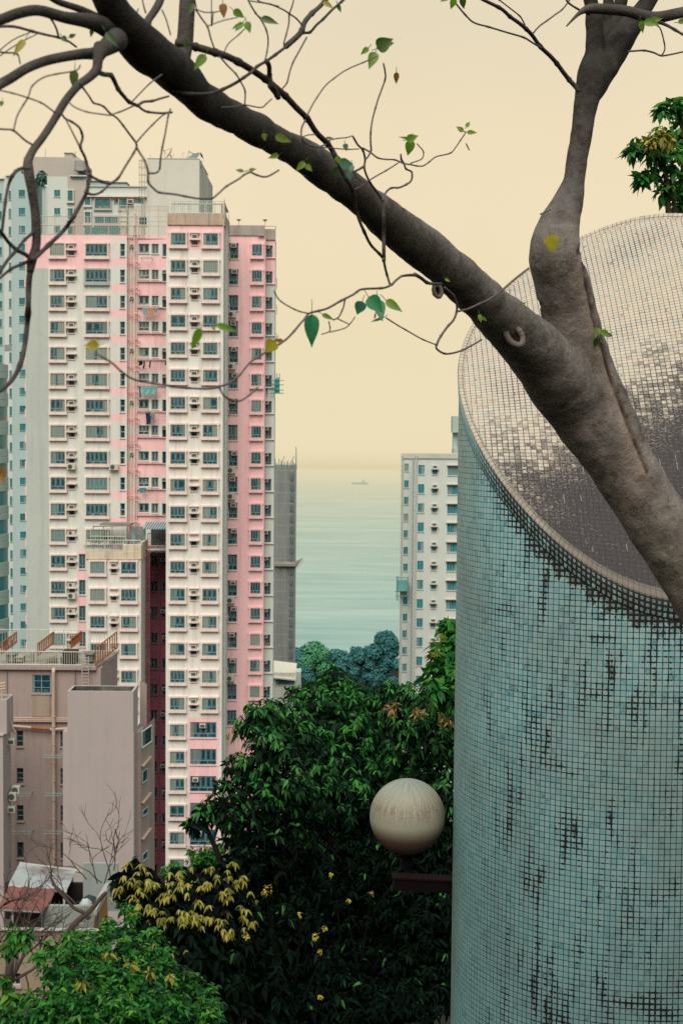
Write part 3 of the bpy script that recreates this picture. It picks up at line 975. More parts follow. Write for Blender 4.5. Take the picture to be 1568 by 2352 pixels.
# ---- twigs, traced as (width, [(x, y) ...], depth offset)
TW = [
    (14, [(74, 598), (67, 650), (65, 720), (58, 790), (46, 840), (24, 878), (-10, 905)], -.12),
    (11, [(74, 598), (60, 585), (39, 574), (20, 556), (8, 540), (-12, 515)], -.12),
    (9, [(39, 574), (18, 598), (0, 625), (-15, 645)], -.12), (9, [(82, 525), (76, 535), (58, 550), (39, 574)], -.12),
    (8, [(70, 598), (48, 608), (26, 618), (0, 639), (-15, 650)], -.12),
    (9, [(68, 385), (44, 389), (29, 404), (20, 426), (13, 464), (7, 517), (4, 540)], -.14),
    (11, [(76, 597), (88, 586), (112, 563), (146, 530), (169, 498), (190, 461), (200, 440), (204, 415), (205, 392)], -.14),
    (7, [(205, 395), (196, 362), (185, 338), (190, 318), (188, 305), (182, 292), (166, 280), (150, 272), (143, 262)], -.2),
    (4, [(185, 340), (172, 314), (160, 290), (152, 275)], -.25),
    (7, [(204, 400), (213, 407), (234, 417), (252, 421), (271, 410), (286, 386), (307, 352), (314, 337), (312, 326)], -.28),
    (6, [(195, 441), (216, 447), (234, 440), (250, 424)], -.16),
    (5, [(313, 328), (297, 307), (283, 288), (270, 272), (257, 263)], -.2), (4, [(313, 328), (330, 308), (350, 287), (375, 264), (392, 258)], -.3),
    (5, [(313, 337), (322, 352), (332, 368), (340, 392), (341, 418), (352, 432), (366, 442), (400, 446), (426, 451), (455, 456), (485, 456), (501, 445), (520, 428), (547, 412), (560, 402), (575, 396), (590, 402), (612, 406), (640, 391)], -.75),
    (4.5, [(341, 398), (359, 397), (367, 387), (369, 366), (373, 340), (380, 305), (387, 265), (392, 250)], -.5),
    (12, [(222, 165), (240, 171), (255, 173), (263, 186), (272, 205), (284, 220), (297, 234), (317, 243)], -.1),
    (6, [(317, 243), (328, 252), (340, 257), (370, 260), (395, 258)], -.12), (7, [(317, 242), (330, 234), (350, 232), (370, 226), (388, 221)], -.14),
    (3.5, [(305, 232), (325, 211), (345, 191), (372, 171)], -.2), (4, [(307, 243), (290, 251), (275, 257), (257, 263)], -.15),
    (5, [(257, 263), (249, 256), (240, 246), (228, 240), (215, 236), (205, 221), (192, 203), (182, 190)], -.15),
    (3.5, [(257, 265), (230, 262), (200, 257), (172, 246), (158, 234)], -.4), (4, [(127, 259), (112, 247), (95, 236), (66, 225), (30, 214), (-10, 205)], -.3),
    (5, [(76, 333), (58, 322), (32, 300), (10, 297), (-10, 296)], -.2), (4, [(32, 300), (40, 267), (55, 240), (66, 222), (75, 197), (100, 178), (130, 170), (175, 162), (185, 150)], -.3),
    (7, [(-10, 61), (32, 61), (75, 72), (107, 80), (135, 86), (155, 93), (176, 108)], .1), (5, [(135, 84), (130, 66), (119, 45), (110, 38)], .1),
    (3, [(-10, 124), (30, 92), (70, 74)], .15), (3, [(-10, 136), (36, 104), (86, 78)], .1), (4.5, [(-10, 118), (14, 121), (40, 124), (47, 146)], -.1),
    (4, [(335, 30), (330, 12), (326, -10)], .05), (3.5, [(372, 22), (382, 45), (392, 80)], -.2), (3, [(318, 20), (300, 60), (262, 20), (258, -10)], .5),
    (18, [(405, 98), (430, 102), (450, 108), (472, 114), (495, 121), (518, 128), (547, 142), (577, 160), (610, 182), (632, 200), (655, 220), (680, 247), (705, 272), (727, 305), (752, 330), (767, 353), (777, 374)], -.2),
    (9, [(777, 374), (784, 392), (796, 412), (806, 430), (812, 450), (821, 495), (836, 532), (851, 562), (871, 583), (878, 592)], -.32),
    (8, [(395, 206), (415, 213), (440, 216), (480, 215), (512, 205), (542, 190), (560, 178), (577, 166), (590, 153), (612, 140), (632, 126), (657, 107), (682, 85), (697, 76), (712, 74), (727, 57), (742, 44), (762, 23), (784, 4), (800, -10)], -.3),
    (14, [(657, 106), (682, 84), (693, 70), (700, 50), (716, 31), (735, 14), (752, -4)], -.32),
    (12, [(612, 140), (618, 152), (619, 172), (623, 190), (630, 205), (634, 222)], -.3), (17, [(622, 196), (633, 212), (640, 226)], -.3),
    (4, [(694, 58), (680, 42), (665, 32), (650, 22), (622, 10), (597, 4), (585, -8)], -.35), (4, [(664, 33), (663, 55), (657, 80), (651, 101)], -.35), (3.5, [(665, 30), (672, 10), (676, -8)], -.35),
    (4, [(568, -6), (575, 10), (587, 30), (600, 46), (612, 70), (616, 95), (613, 120), (609, 138)], -.5), (4, [(704, 86), (687, 117), (672, 145), (664, 170), (659, 190), (649, 203)], -.4),
    (3.5, [(704, 268), (714, 247), (727, 225), (747, 197), (767, 180), (796, 160), (835, 143), (864, 130)], -.9),
    (4.5, [(701, 276), (692, 297), (694, 320), (707, 332), (729, 337), (748, 332)], -.5), (3, [(696, 314), (708, 310), (725, 309)], -.5), (3, [(729, 337), (770, 341), (800, 343), (824, 342)], -.6),
    (4, [(505, 130), (524, 152), (542, 170), (554, 190), (563, 210), (562, 241)], -.4), (3.5, [(510, 247), (540, 245), (562, 241), (599, 247), (612, 238), (624, 227)], -.35),
    (4, [(450, 22), (463, 42), (477, 62), (484, 87), (493, 114)], -.4), (3, [(515, 120), (525, 100), (550, 78), (572, 55)], -.5), (3, [(452, 22), (470, 28), (492, 28), (512, 24)], -.6), (3, [(477, 60), (510, 48), (545, 40)], -.8),
    (3, [(446, -8), (452, 22)], -.3), (3, [(490, 28), (486, 60), (486, -10)], .4), (3, [(575, 2), (610, 8), (640, 14)], -.4),
    (9, [(881, 600), (881, 545), (881, 495), (880, 470), (878, 458)], -.35), (5.5, [(878, 460), (861, 435), (850, 420), (841, 402), (836, 384), (838, 367), (833, 345), (821, 332), (810, 313)], -.4),
    (6, [(836, 382), (824, 389), (811, 395)], -.4), (4.5, [(838, 367), (846, 358), (852, 345), (851, 330), (851, 305), (855, 275), (862, 248), (870, 222), (884, 183), (884, 165), (880, 145)], -.55),
    (4, [(833, 340), (850, 350), (866, 362), (885, 366), (906, 367), (927, 376)], -.5), (3, [(756, 322), (775, 318), (796, 316), (808, 312)], -.5),
    (3.5, [(848, 414), (866, 403), (886, 392), (905, 380), (920, 370)], -.6), (3.5, [(815, 435), (828, 428), (842, 420)], -.4), (3, [(811, 396), (822, 410), (836, 420)], -.5),
    (5, [(878, 460), (886, 442), (898, 432), (916, 431), (932, 424), (943, 416), (946, 405), (944, 394), (932, 388), (927, 375), (921, 365), (920, 354)], -.45),
    (3.5, [(927, 376), (943, 378), (956, 381), (971, 381), (985, 372), (1001, 360), (1033, 352), (1046, 338), (1057, 322), (1068, 306)], -.6), (3, [(943, 375), (968, 365), (972, 349), (964, 338), (957, 330)], -.6), (3, [(1070, 330), (1077, 345)], -.6),
    (6, [(880, 594), (884, 614), (888, 630), (895, 653)], -.45), (8, [(955, 632), (940, 632), (922, 634)], -.42),
    (5.5, [(922, 634), (910, 643), (900, 653), (888, 659), (874, 662), (832, 664), (820, 670), (810, 677), (784, 690), (754, 707), (731, 714), (709, 720), (700, 732), (690, 743), (675, 761), (660, 777), (645, 788), (620, 804), (600, 815), (574, 833), (550, 862), (530, 878), (503, 888), (473, 893), (430, 891), (387, 886), (350, 880), (309, 872), (280, 854), (258, 834), (223, 813)], -.8),
    (4, [(792, 688), (789, 703), (785, 714), (777, 729), (765, 735)], -.8), (3.5, [(709, 720), (690, 716), (675, 710), (660, 702), (645, 692), (636, 682), (629, 668)], -.9), (5, [(503, 888), (512, 905), (526, 917), (550, 921), (572, 908), (592, 890)], -1.1),
    (3, [(755, 738), (757, 760), (738, 768)], -.8), (3, [(757, 763), (791, 754), (805, 742), (815, 728)], -.9), (3, [(775, 732), (800, 744)], -.8), (3.5, [(886, 730), (911, 746), (930, 757), (949, 768), (971, 780), (1001, 792)], -.9),
    (5, [(1001, 790), (1003, 802), (1020, 812), (1040, 811), (1062, 804), (1087, 791), (1105, 780)], -.5), (6, [(1002, 794), (1006, 783), (1012, 772), (1020, 760), (1030, 747), (1041, 735), (1048, 716), (1048, 697), (1040, 679), (1020, 660)], -.32),
    (9, [(952, 630), (967, 639), (980, 649), (996, 652), (1014, 652)], -.28), (5, [(1048, 716), (1076, 709), (1100, 698), (1122, 688), (1150, 668), (1180, 642), (1213, 616)], -.25),
    (11, [(1330, 210), (1318, 196), (1306, 183), (1292, 165), (1278, 146), (1262, 128), (1240, 107), (1222, 82), (1208, 67), (1190, 52), (1170, 38), (1160, 28), (1145, 17), (1110, 0), (1090, -12)], -.1),
    (4.5, [(1242, 110), (1222, 98), (1202, 86), (1165, 75), (1122, 62), (1088, 52), (1068, 34), (1045, 6), (1036, -10)], -.15), (4, [(1222, 78), (1238, 60), (1256, 47), (1275, 33), (1290, 22), (1303, 6), (1312, -8)], -.12),
    (3.5, [(1207, 64), (1200, 48), (1192, 36), (1172, 20), (1146, 0), (1130, -12)], -.1), (5, [(1296, -10), (1304, 6), (1325, 20), (1354, 34)], -.12),
    (4.5, [(1440, 118), (1455, 117), (1478, 116), (1500, 121), (1518, 128), (1545, 124), (1580, 116)], -.1), (3.5, [(1518, 128), (1525, 115), (1524, 98), (1514, 64), (1495, 54)], -.1), (8, [(1510, 50), (1530, 58), (1548, 68), (1585, 90)], -.2),
    (4, [(1262, 482), (1240, 492)], -.1), (3, [(1380, 790), (1376, 772), (1385, 760)], -.16),
]
for w, pts, off_ in TW:
    q = smooth_path(pts, 4)
    L = len(q)
    cs, rs = [], []
    for i, (x, y) in enumerate(q):
        rp = min(1, i / (L * 0.3)) if pts[0] in ((405, 98), (395, 206), (222, 165)) else 1
        Y = dep(x) + off_ * rp + 0.05 * mnoise.noise((x * 0.02, y * 0.02, w))
        cs.append(P(x, y, Y))
        node = 1.28 if (i % 8 == 0 and 0 < i < L - 1) else 1.0
        rs.append(w * 0.5 * (1 - 0.35 * i / L if w > 6 else 1 - 0.15 * i / L) * node / FD * Y)
    mt = MB()
    mt.tube(cs, rs, 7 if w < 8 else 10)
    mt.build('twig', bark2 if w >= 8 else twig_m, tree, smooth=True)

# ---- leaves of the leaning tree: (x, y, length, direction in degrees clockwise from up, width ratio, colour, depth offset)
LV = [
    (58, 92, 48, 215, .36, 2, -.1), (172, 162, 42, 190, .5, 1, -.1), (6, 232, 14, 200, .8, 0, -.2), (143, 84, 22, 140, .6, 1, .1), (160, 86, 18, 60, .6, 1, .1), (214, 64, 22, 200, .5, 1, .1),
    (512, 8, 34, 175, .55, 3, -.5), (536, 24, 30, 125, .62, 0, -.5), (600, 41, 46, 118, .36, 1, -.5), (558, 52, 28, 215, .5, 0, -.5), (566, 50, 28, 160, .6, 0, -.5), (552, 56, 24, 240, .4, 0, -.5),
    (472, 126, 44, 215, .5, 0, -.3), (244, 74, 44, 140, .35, 1, -.12),
    (632, 312, 40, 105, .5, 4, -.25), (606, 306, 18, 170, .7, 4, -.25), (640, 356, 26, 250, .5, 4, -.25), (700, 372, 30, 230, .5, 4, -.25), (702, 378, 22, 140, .6, 4, -.25),
    (748, 317, 20, 85, .3, 4, -.5), (792, 330, 18, 165, .7, 6, -.5), (770, 360, 24, 130, .55, 4, -.4), (778, 376, 36, 82, .7, 6, -.4), (806, 378, 26, 190, .7, 6, -.4), (776, 384, 26, 215, .5, 1, -.4), (800, 394, 22, 170, .6, 6, -.4),
    (846, 110, 24, 235, .55, 0, -.7), (866, 112, 42, 65, .85, 1, -.7), (862, 120, 44, 205, .55, 0, -.7), (884, 104, 22, 75, .6, 1, -.7), (910, 166, 26, 180, .5, 3, -.7),
    (944, 320, 30, 275, .25, 4, -.6), (944, 322, 36, 195, .62, 0, -.6), (934, 322, 28, 75, .7, 0, -.6),
    (1063, 302, 20, 310, .6, 4, -.6), (1072, 304, 24, 100, .45, 4, -.6), (1070, 292, 16, 35, .6, 4, -.6),
    (716, 722, 76, 178, .46, 5, -.8), (740, 722, 32, 115, .36, 0, -.8), (832, 692, 34, 200, .8, 6, -.9), (846, 682, 50, 140, .72, 5, -.9), (868, 690, 54, 168, .5, 5, -.9), (886, 690, 48, 130, .42, 0, -.9), (880, 730, 34, 255, .2, 6, -.9), (862, 720, 16, 195, .3, 3, -.9),
    (632, 783, 34, 215, .95, 2, -.9), (650, 784, 22, 280, .5, 3, -.9),
    (462, 754, 58, 212, .36, 0, -1.0), (498, 746, 50, 108, .32, 0, -1.0), (488, 748, 16, 160, .5, 2, -1.0), (228, 792, 36, 260, .7, 2, -1.1), (8, 1072, 30, 200, .8, 3, -.8), (0, 1090, 26, 150, .8, 3, -.8),
    (560, 394, 22, 280, .4, 4, -.8), (572, 392, 18, 80, .5, 4, -.8),
    (1262, 540, 40, 165, .88, 2, -.30), (1100, 722, 20, 170, .5, 4, -.35), (1106, 728, 16, 120, .5, 4, -.35), (1196, 700, 14, 60, .5, 4, -.4),
    (1372, 752, 26, 195, .6, 4, -.2), (1380, 760, 26, 130, .6, 0, -.2), (1390, 768, 18, 100, .6, 1, -.2), (1370, 775, 26, 185, .5, 1, -.2),
    (1478, 50, 36, 105, .55, 0, -.2), (1490, 48, 30, 85, .5, 4, -.2), (1470, 48, 28, 160, .5, 0, -.2), (1044, -4, 26, 200, .6, 0, -.3), (1060, -6, 26, 165, .6, 1, -.3), (1030, -6, 22, 240, .5, 0, -.3), (1556, 52, 26, 70, .5, 4, -.2),
    (445, 8, 30, 200, .5, 1, -.3), (424, 90, 22, 160, .6, 1, -.2), (742, 4, 30, 130, .4, 2, -.4), (1022, 640, 14, 120, .5, 0, -.35), (775, 10, 20, 150, .5, 0, -.3),
]
LC = [((0.12, 0.26, 0.018), .42), ((0.035, 0.085, 0.012), .25), ((0.34, 0.30, 0.015), .4), ((0.20, 0.10, 0.02), .3), ((0.17, 0.26, 0.03), .45), ((0.02, 0.21, 0.085), .35), ((0.045, 0.17, 0.105), .35)]
lmats = []
for i, (c, tr) in enumerate(LC):
    t = NT('leaf_tone')
    o = t.obj()
    n = t.noise(o, 30, 4)
    col = t.mix(t.ramp(n, 0.35, 0.7), c, tuple(v * 0.6 for v in c))
    b = t.bsdf(col, 0.4, 0.35)
    tl = t.n('ShaderNodeBsdfTranslucent')
    t.l(col, tl.inputs[0])
    mx = t.n('ShaderNodeMixShader')
    mx.inputs[0].default_value = tr
    t.l(b.outputs[0], mx.inputs[1])
    t.l(tl.outputs[0], mx.inputs[2])
    lmats.append(t.done(mx))
mb = MB()
prof = [(0, .03), (.07, .32), (.18, .47), (.32, .5), (.48, .45), (.64, .33), (.78, .19), (.9, .08), (1.0, 0.0)]
for x, y, ln, deg, wr, ci, off_ in LV:
    Y = dep(x) + off_
    s_ = Y / FD
    a = math.radians(deg + random.uniform(-6, 6))
    d = (_R * math.sin(a) + _U * math.cos(a) + _F * random.uniform(-0.35, 0.35)).normalized()
    side = d.cross(-_F).normalized()
    nrm = side.cross(d).normalized()
    b0 = P(x, y, Y)
    rows = []
    curl = random.uniform(0.02, 0.14)
    for f_, w_ in prof:
        c = b0 + d * (ln * s_ * f_) - nrm * (curl * ln * s_ * f_ * f_)
        hw = w_ * wr * ln * s_
        rows += [c - side * hw + nrm * hw * 0.30, c, c + side * hw + nrm * hw * 0.30]
    fs = []
    for j in range(len(prof) - 1):
        a_ = j * 3
        fs += [(a_, a_ + 1, a_ + 4, a_ + 3), (a_ + 1, a_ + 2, a_ + 5, a_ + 4)]
    mb.add(rows, fs, ci)
    st = b0 - d * (ln * s_ * 0.35) + _U * (ln * s_ * 0.1)
    mb.tube([st, b0 - d * ln * s_ * 0.12 + _U * ln * s_ * 0.05, b0], 0.8 * s_, 5, 1)
mb.build('leaves', lmats, tree, smooth=True)
# ------------------------------------------------------------------ buildings: shared pieces
PINK = wall_mat('pink_render', (0.76, 0.505, 0.535), (0.74, 0.475, 0.51), (0.36, 0.20, 0.19), 0.55)
WHITE = wall_mat('offwhite_render', (0.58, 0.605, 0.585), (0.545, 0.58, 0.57), (0.24, 0.22, 0.19), 0.5)
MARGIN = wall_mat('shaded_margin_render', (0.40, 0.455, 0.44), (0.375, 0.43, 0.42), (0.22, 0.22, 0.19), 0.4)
CREAM = wall_mat('cream_render', (0.65, 0.65, 0.63), (0.61, 0.635, 0.63), (0.30, 0.22, 0.17), 0.6)
TRIM = wall_mat('pale_pink_trim', (0.70, 0.60, 0.575), (0.68, 0.54, 0.53), (0.30, 0.17, 0.14), 0.5, scale=0.8)
CHEEK = wall_mat('cheek_render', (0.64, 0.59, 0.52), (0.62, 0.57, 0.51), (0.40, 0.28, 0.24), 0.4, scale=0.8)
REPAINT = wall_mat('grey_repaint', (0.30, 0.37, 0.37), (0.33, 0.39, 0.38), amount=0.3)
CONC = wall_mat('stained_concrete', (0.46, 0.37, 0.31), (0.37, 0.31, 0.28), (0.13, 0.085, 0.06), 0.9, scale=0.5, streak=2.2)
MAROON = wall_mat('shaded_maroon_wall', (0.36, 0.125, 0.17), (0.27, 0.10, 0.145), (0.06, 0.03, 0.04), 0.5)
LIFT = wall_mat('lift_tower_render', (0.52, 0.53, 0.49), (0.50, 0.515, 0.485), (0.30, 0.27, 0.23), 0.35)
ROOF = wall_mat('roof_slab', (0.22, 0.20, 0.18), (0.16, 0.15, 0.14), amount=0.5)
BEIGE = wall_mat('beige_pebble_render', (0.308, 0.250, 0.243), (0.289, 0.235, 0.231), (0.11, 0.07, 0.045), 0.55, scale=0.25)
BEIGE2 = wall_mat('plain_beige_render', (0.347, 0.308, 0.312), (0.331, 0.300, 0.304), (0.17, 0.135, 0.115), 0.25, scale=0.3)
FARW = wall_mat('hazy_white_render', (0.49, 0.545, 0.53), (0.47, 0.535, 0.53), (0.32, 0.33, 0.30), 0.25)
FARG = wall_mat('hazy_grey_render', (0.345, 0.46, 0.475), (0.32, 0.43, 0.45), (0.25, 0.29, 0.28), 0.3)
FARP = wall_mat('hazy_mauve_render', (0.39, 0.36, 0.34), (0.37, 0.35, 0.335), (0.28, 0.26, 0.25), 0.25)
FRAME = plain_mat('window_frame', (0.22, 0.34, 0.35), 0.5, 0.3, var=0.2)
FRAMEW = plain_mat('white_frame', (0.46, 0.52, 0.49), 0.5, 0.3, var=0.2)
FRAMED = plain_mat('dark_frame', (0.10, 0.13, 0.14), 0.5, 0.3, var=0.2)
RAILW = plain_mat('painted_rail', (0.50, 0.47, 0.43), 0.6, 0.2, var=0.35, scale=1.0, c2=(0.40, 0.30, 0.24))
ACW = plain_mat('aircon_casing', (0.50, 0.50, 0.45), 0.6, 0.2, var=0.25)
ACG = plain_mat('aircon_grille', (0.065, 0.095, 0.10), 0.7, 0.2, var=0.3, scale=8)
PIPE = plain_mat('pink_pipe', (0.68, 0.48, 0.45), 0.6, 0.2, var=0.3, scale=1.5)
GREYPIPE = plain_mat('grey_pipe', (0.40, 0.37, 0.35), 0.6, 0.2, var=0.3, scale=1.5)
RUST = plain_mat('rusty_gate', (0.34, 0.115, 0.04), 0.8, 0.2, var=0.5, scale=3)


def pane_mat(name, glass, cur1, cur2, bias=0.0, haze=(0, 0, 0)):
    """one window pane: dark glass with curtains that differ from window to window"""
    t = NT(name)
    uv = t.n('ShaderNodeTexCoord').outputs['UV']
    r = t.n('ShaderNodeObjectInfo').outputs['Random']
    s_ = t.n('ShaderNodeSeparateXYZ')
    t.l(uv, s_.inputs[0])
    u, v = s_.outputs[0], s_.outputs[1]

    def rnd(k):
        return t.math('FRACT', t.math('MULTIPLY', r, k))
    r1, r2, r3, r4 = rnd(7.31), rnd(13.77), rnd(31.13), rnd(57.9)
    lc = t.math('LESS_THAN', u, t.math('MULTIPLY', t.math('ADD', t.math('SUBTRACT', r1, 0.42), bias), 1.0))
    rc = t.math('GREATER_THAN', u, t.math('SUBTRACT', 1.0, t.math('MULTIPLY', t.math('ADD', t.math('SUBTRACT', r2, 0.42), bias), 1.0)))
    full = t.math('GREATER_THAN', t.math('ADD', r3, bias), 0.84)
    low = t.math('MULTIPLY', t.math('LESS_THAN', v, t.math('MULTIPLY', r4, 0.25)), 0.5)
    m = t.math('MAXIMUM', t.math('MAXIMUM', lc, rc), full)
    fold = t.math('SINE', t.math('ADD', t.math('MULTIPLY', u, 42.0), t.math('MULTIPLY', r, 90.0)))
    fold = t.math('MULTIPLY', t.math('ADD', fold, 1.0), 0.5)
    cc = t.mix(r4, cur1, cur2)
    cc = t.mix(t.math('MULTIPLY', fold, 0.45), cc, tuple(c * 0.45 for c in cur1))
    blot = t.noise(t.mapping(uv, (4, 4, 1)), 1.0, 4)
    gl = t.mix(t.math('MULTIPLY', t.ramp(blot, 0.45, 0.75), 0.55), glass, tuple(c * 3.2 + 0.012 for c in glass))
    col = t.mix(m, gl, cc)
    hue = t.mix(t.math('LESS_THAN', r3, 0.12), tuple(c * 0.6 for c in cur2), (0.30, 0.06, 0.07))
    hue = t.mix(t.math('GREATER_THAN', r3, 0.72), hue, (0.03, 0.13, 0.24))
    hue = t.mix(t.math('LESS_THAN', t.math('ABSOLUTE', t.math('SUBTRACT', r3, 0.4)), 0.12), hue, (0.33, 0.26, 0.17))
    bl2 = t.noise(t.mapping(uv, (5, 2, 1)), 1.0, 3)
    col = t.mix(t.math('MULTIPLY', t.math('MULTIPLY', low, 1.6), t.math('MULTIPLY', t.math('SUBTRACT', 1.0, m), t.ramp(bl2, 0.42, 0.55))), col, hue)
    return t.done(t.bsdf(col, 0.14, 0.4))


PANE = pane_mat('curtained_glass', (0.007, 0.046, 0.066), (0.10, 0.20, 0.21), (0.27, 0.29, 0.25), -0.02)
PANED = pane_mat('dark_glass', (0.005, 0.036, 0.054), (0.09, 0.16, 0.17), (0.20, 0.22, 0.20), -0.18)
PANET = pane_mat('teal_glass', (0.012, 0.115, 0.130), (0.05, 0.22, 0.23), (0.22, 0.32, 0.30), -0.15)
PANEF = pane_mat('hazy_glass', (0.018, 0.150, 0.195), (0.10, 0.25, 0.28), (0.28, 0.33, 0.30), -0.10)
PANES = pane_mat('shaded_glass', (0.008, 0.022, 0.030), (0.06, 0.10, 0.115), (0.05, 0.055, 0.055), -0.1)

_wcache = {}


def window_meshes(w, h, style, nv, sill, trim, frame, pane, fw=0.055, grille=True):
    key = (round(w, 2), round(h, 2), style, nv, round(sill, 2), trim.name, frame.name, pane.name, grille)
    if key in _wcache:
        return _wcache[key]
    a, b = w / 2, h / 2
    mb = MB()
    yf = -0.20 if style == 'bay' else (0.05 if style == 'flush' else 0.16)
    if style == 'bay':
        mb.box(-a - 0.20, a + 0.20, -0.25, 0.0, b + 0.03, b + 0.20, 0)               # hood
        mb.box(-a - 0.20, a + 0.20, -0.30, 0.0, -b - 0.34, -b - 0.02, 0)              # ledge
        mb.box(-a - 0.13, -a, -0.30, 0.0, -b - 0.02, b + 0.03, 2)                      # cheeks
        mb.box(a, a + 0.13, -0.30, 0.0, -b - 0.02, b + 0.03, 2)
    else:
        d = 0.22
        mb.quad((-a, 0, -b), (-a, d, -b), (-a, d, b), (-a, 0, b), 0)
        mb.quad((a, 0, -b), (a, 0, b), (a, d, b), (a, d, -b), 0)
        mb.quad((-a, 0, b), (-a, d, b), (a, d, b), (a, 0, b), 0)
        mb.quad((-a, 0, -b), (a, 0, -b), (a, d, -b), (-a, d, -b), 0)
        mb.box(-a - 0.06, a + 0.06, -0.10, 0.0, -b - 0.09, -b - 0.002, 0)             # small sill
    y0, y1 = yf, yf + 0.05
    e = 0.003
    mb.box(-a + e, a - e, y0, y1, b - fw, b - e, 1)
    mb.box(-a + e, a - e, y0, y1, -b + e, -b + fw, 1)
    mb.box(-a + e, -a + fw, y0 + e, y1 - e, -b + fw, b - fw, 1)
    mb.box(a - fw, a - e, y0 + e, y1 - e, -b + fw, b - fw, 1)
    zs = -b + fw
    if sill > 0:
        zs = -b + sill * h
        mb.box(-a + fw, a - fw, y0 + e, y1 - e, zs - 0.03, zs + 0.03, 1)
    for i in range(1, nv):
        x = -a + w * i / nv
        mb.box(x - 0.024, x + 0.024, y0 + e, y1 - e, zs + 0.03, b - fw, 1)
    if sill > 0:
        for i in range(1, nv // 2 + 1):
            x = -a + w * i / (nv // 2 + 1)
            mb.box(x - 0.025, x + 0.025, y0 + e, y1 - e, -b + fw, zs - 0.03, 1)
    if grille and nv >= 2:                                          # inner leaf frames
        for i in range(nv):
            xa, xb = -a + w * i / nv + 0.10, -a + w * (i + 1) / nv - 0.10
            if xb - xa > 0.12:
                za, zb2 = zs + 0.12, b - fw - 0.08
                for x in (xa, xb):
                    mb.box(x - 0.012, x + 0.012, y0 + 0.02, y1 - 0.005, za, zb2, 1)
                for z in (za, zb2):
                    mb.box(xa + 0.012, xb - 0.012, y0 + 0.02, y1 - 0.005, z - 0.012, z + 0.012, 1)
    me = bpy.data.meshes.new('window')
    me.from_pydata(mb.v, [], mb.f)
    me.materials.append(trim)
    me.materials.append(frame)
    me.materials.append(CHEEK if trim is TRIM else trim)
    me.polygons.foreach_set('material_index', mb.m)
    me.update()
    yp = yf + 0.03
    pm = bpy.data.meshes.new('pane')
    pm.from_pydata([(-a, yp, -b), (a, yp, -b), (a, yp, b), (-a, yp, b)], [], [(0, 1, 2, 3)])
    pm.materials.append(pane)
    ul = pm.uv_layers.new(name='UVMap')
    for i, c in enumerate([(0, 0), (1, 0), (1, 1), (0, 1)]):
        ul.data[i].uv = c
    pm.update()
    _wcache[key] = (me, pm)
    return me, pm


HOLES = {}


class Facade:
    """a vertical wall plane facing the camera at distance Y; positions in frame units"""

    def __init__(s, parent, Y, xr, yr=1200):
        s.p, s.Y, s.xr, s.yr = parent, Y, xr, yr
        s.off = absloc(parent)
        s.holes = []

    def X(s, x):
        return FX(x, s.Y, s.yr)

    def Z(s, y):
        return FZ(y, s.Y, s.xr)

    def window(s, x0, x1, y0, y1, style='flush', nv=2, sill=0.0, trim=None, frame=None, pane=None, name='window', grille=True):
        X0, X1, Z1, Z0 = s.X(x0), s.X(x1), s.Z(y0), s.Z(y1)
        w, h = round(X1 - X0, 2), round(Z1 - Z0, 2)
        me, pm = window_meshes(w, h, style, nv, sill, trim or TRIM, frame or FRAME, pane or PANE, grille=grille)
        cx, cz = (X0 + X1) / 2, (Z0 + Z1) / 2
        o = link(name, me, s.p, (cx - s.off.x, s.Y - s.off.y, cz - s.off.z))
        link('pane', pm, o)
        if style != 'bay':
            s.holes.append((cx - w / 2, cx + w / 2, cz - h / 2, cz + h / 2))
        return o

    def wall(s, mb, x0, x1, y0, y1, mi=0, cuts_y=(), cuts_x=(), matfn=None):
        """grid wall with the window holes left out; y0 top, y1 bottom (frame units)"""
        X0, X1, Z1, Z0 = s.X(x0), s.X(x1), s.Z(y0), s.Z(y1)
        xs = {X0, X1}
        zs = {Z0, Z1}
        hs = [h for h in s.holes if h[0] < X1 and h[1] > X0 and h[2] < Z1 and h[3] > Z0]
        for h in hs:
            xs |= {min(max(h[0], X0), X1), min(max(h[1], X0), X1)}
            zs |= {min(max(h[2], Z0), Z1), min(max(h[3], Z0), Z1)}
        xs |= {s.X(c) for c in cuts_x}
        zs |= {s.Z(c) for c in cuts_y}
        xs, zs = sorted(xs), sorted(zs)
        for i in range(len(xs) - 1):
            if xs[i + 1] - xs[i] < 1e-4:
                continue
            for j in range(len(zs) - 1):
                if zs[j + 1] - zs[j] < 1e-4:
                    continue
                cx, cz = (xs[i] + xs[i + 1]) / 2, (zs[j] + zs[j + 1]) / 2
                if any(h[0] < cx < h[1] and h[2] < cz < h[3] for h in hs):
                    continue
                k = matfn(cx, cz) if matfn else mi
                mb.quad((xs[i], s.Y, zs[j]), (xs[i + 1], s.Y, zs[j]), (xs[i + 1], s.Y, zs[j + 1]), (xs[i], s.Y, zs[j + 1]), k)

    def box(s, mb, x0, x1, y0, y1, ya, yb, mi=0):
        """box from frame rectangle on this plane, from ya to yb metres relative to the plane"""
        mb.box(s.X(x0), s.X(x1), s.Y + ya, s.Y + yb, s.Z(y1), s.Z(y0), mi)


_ac = {}


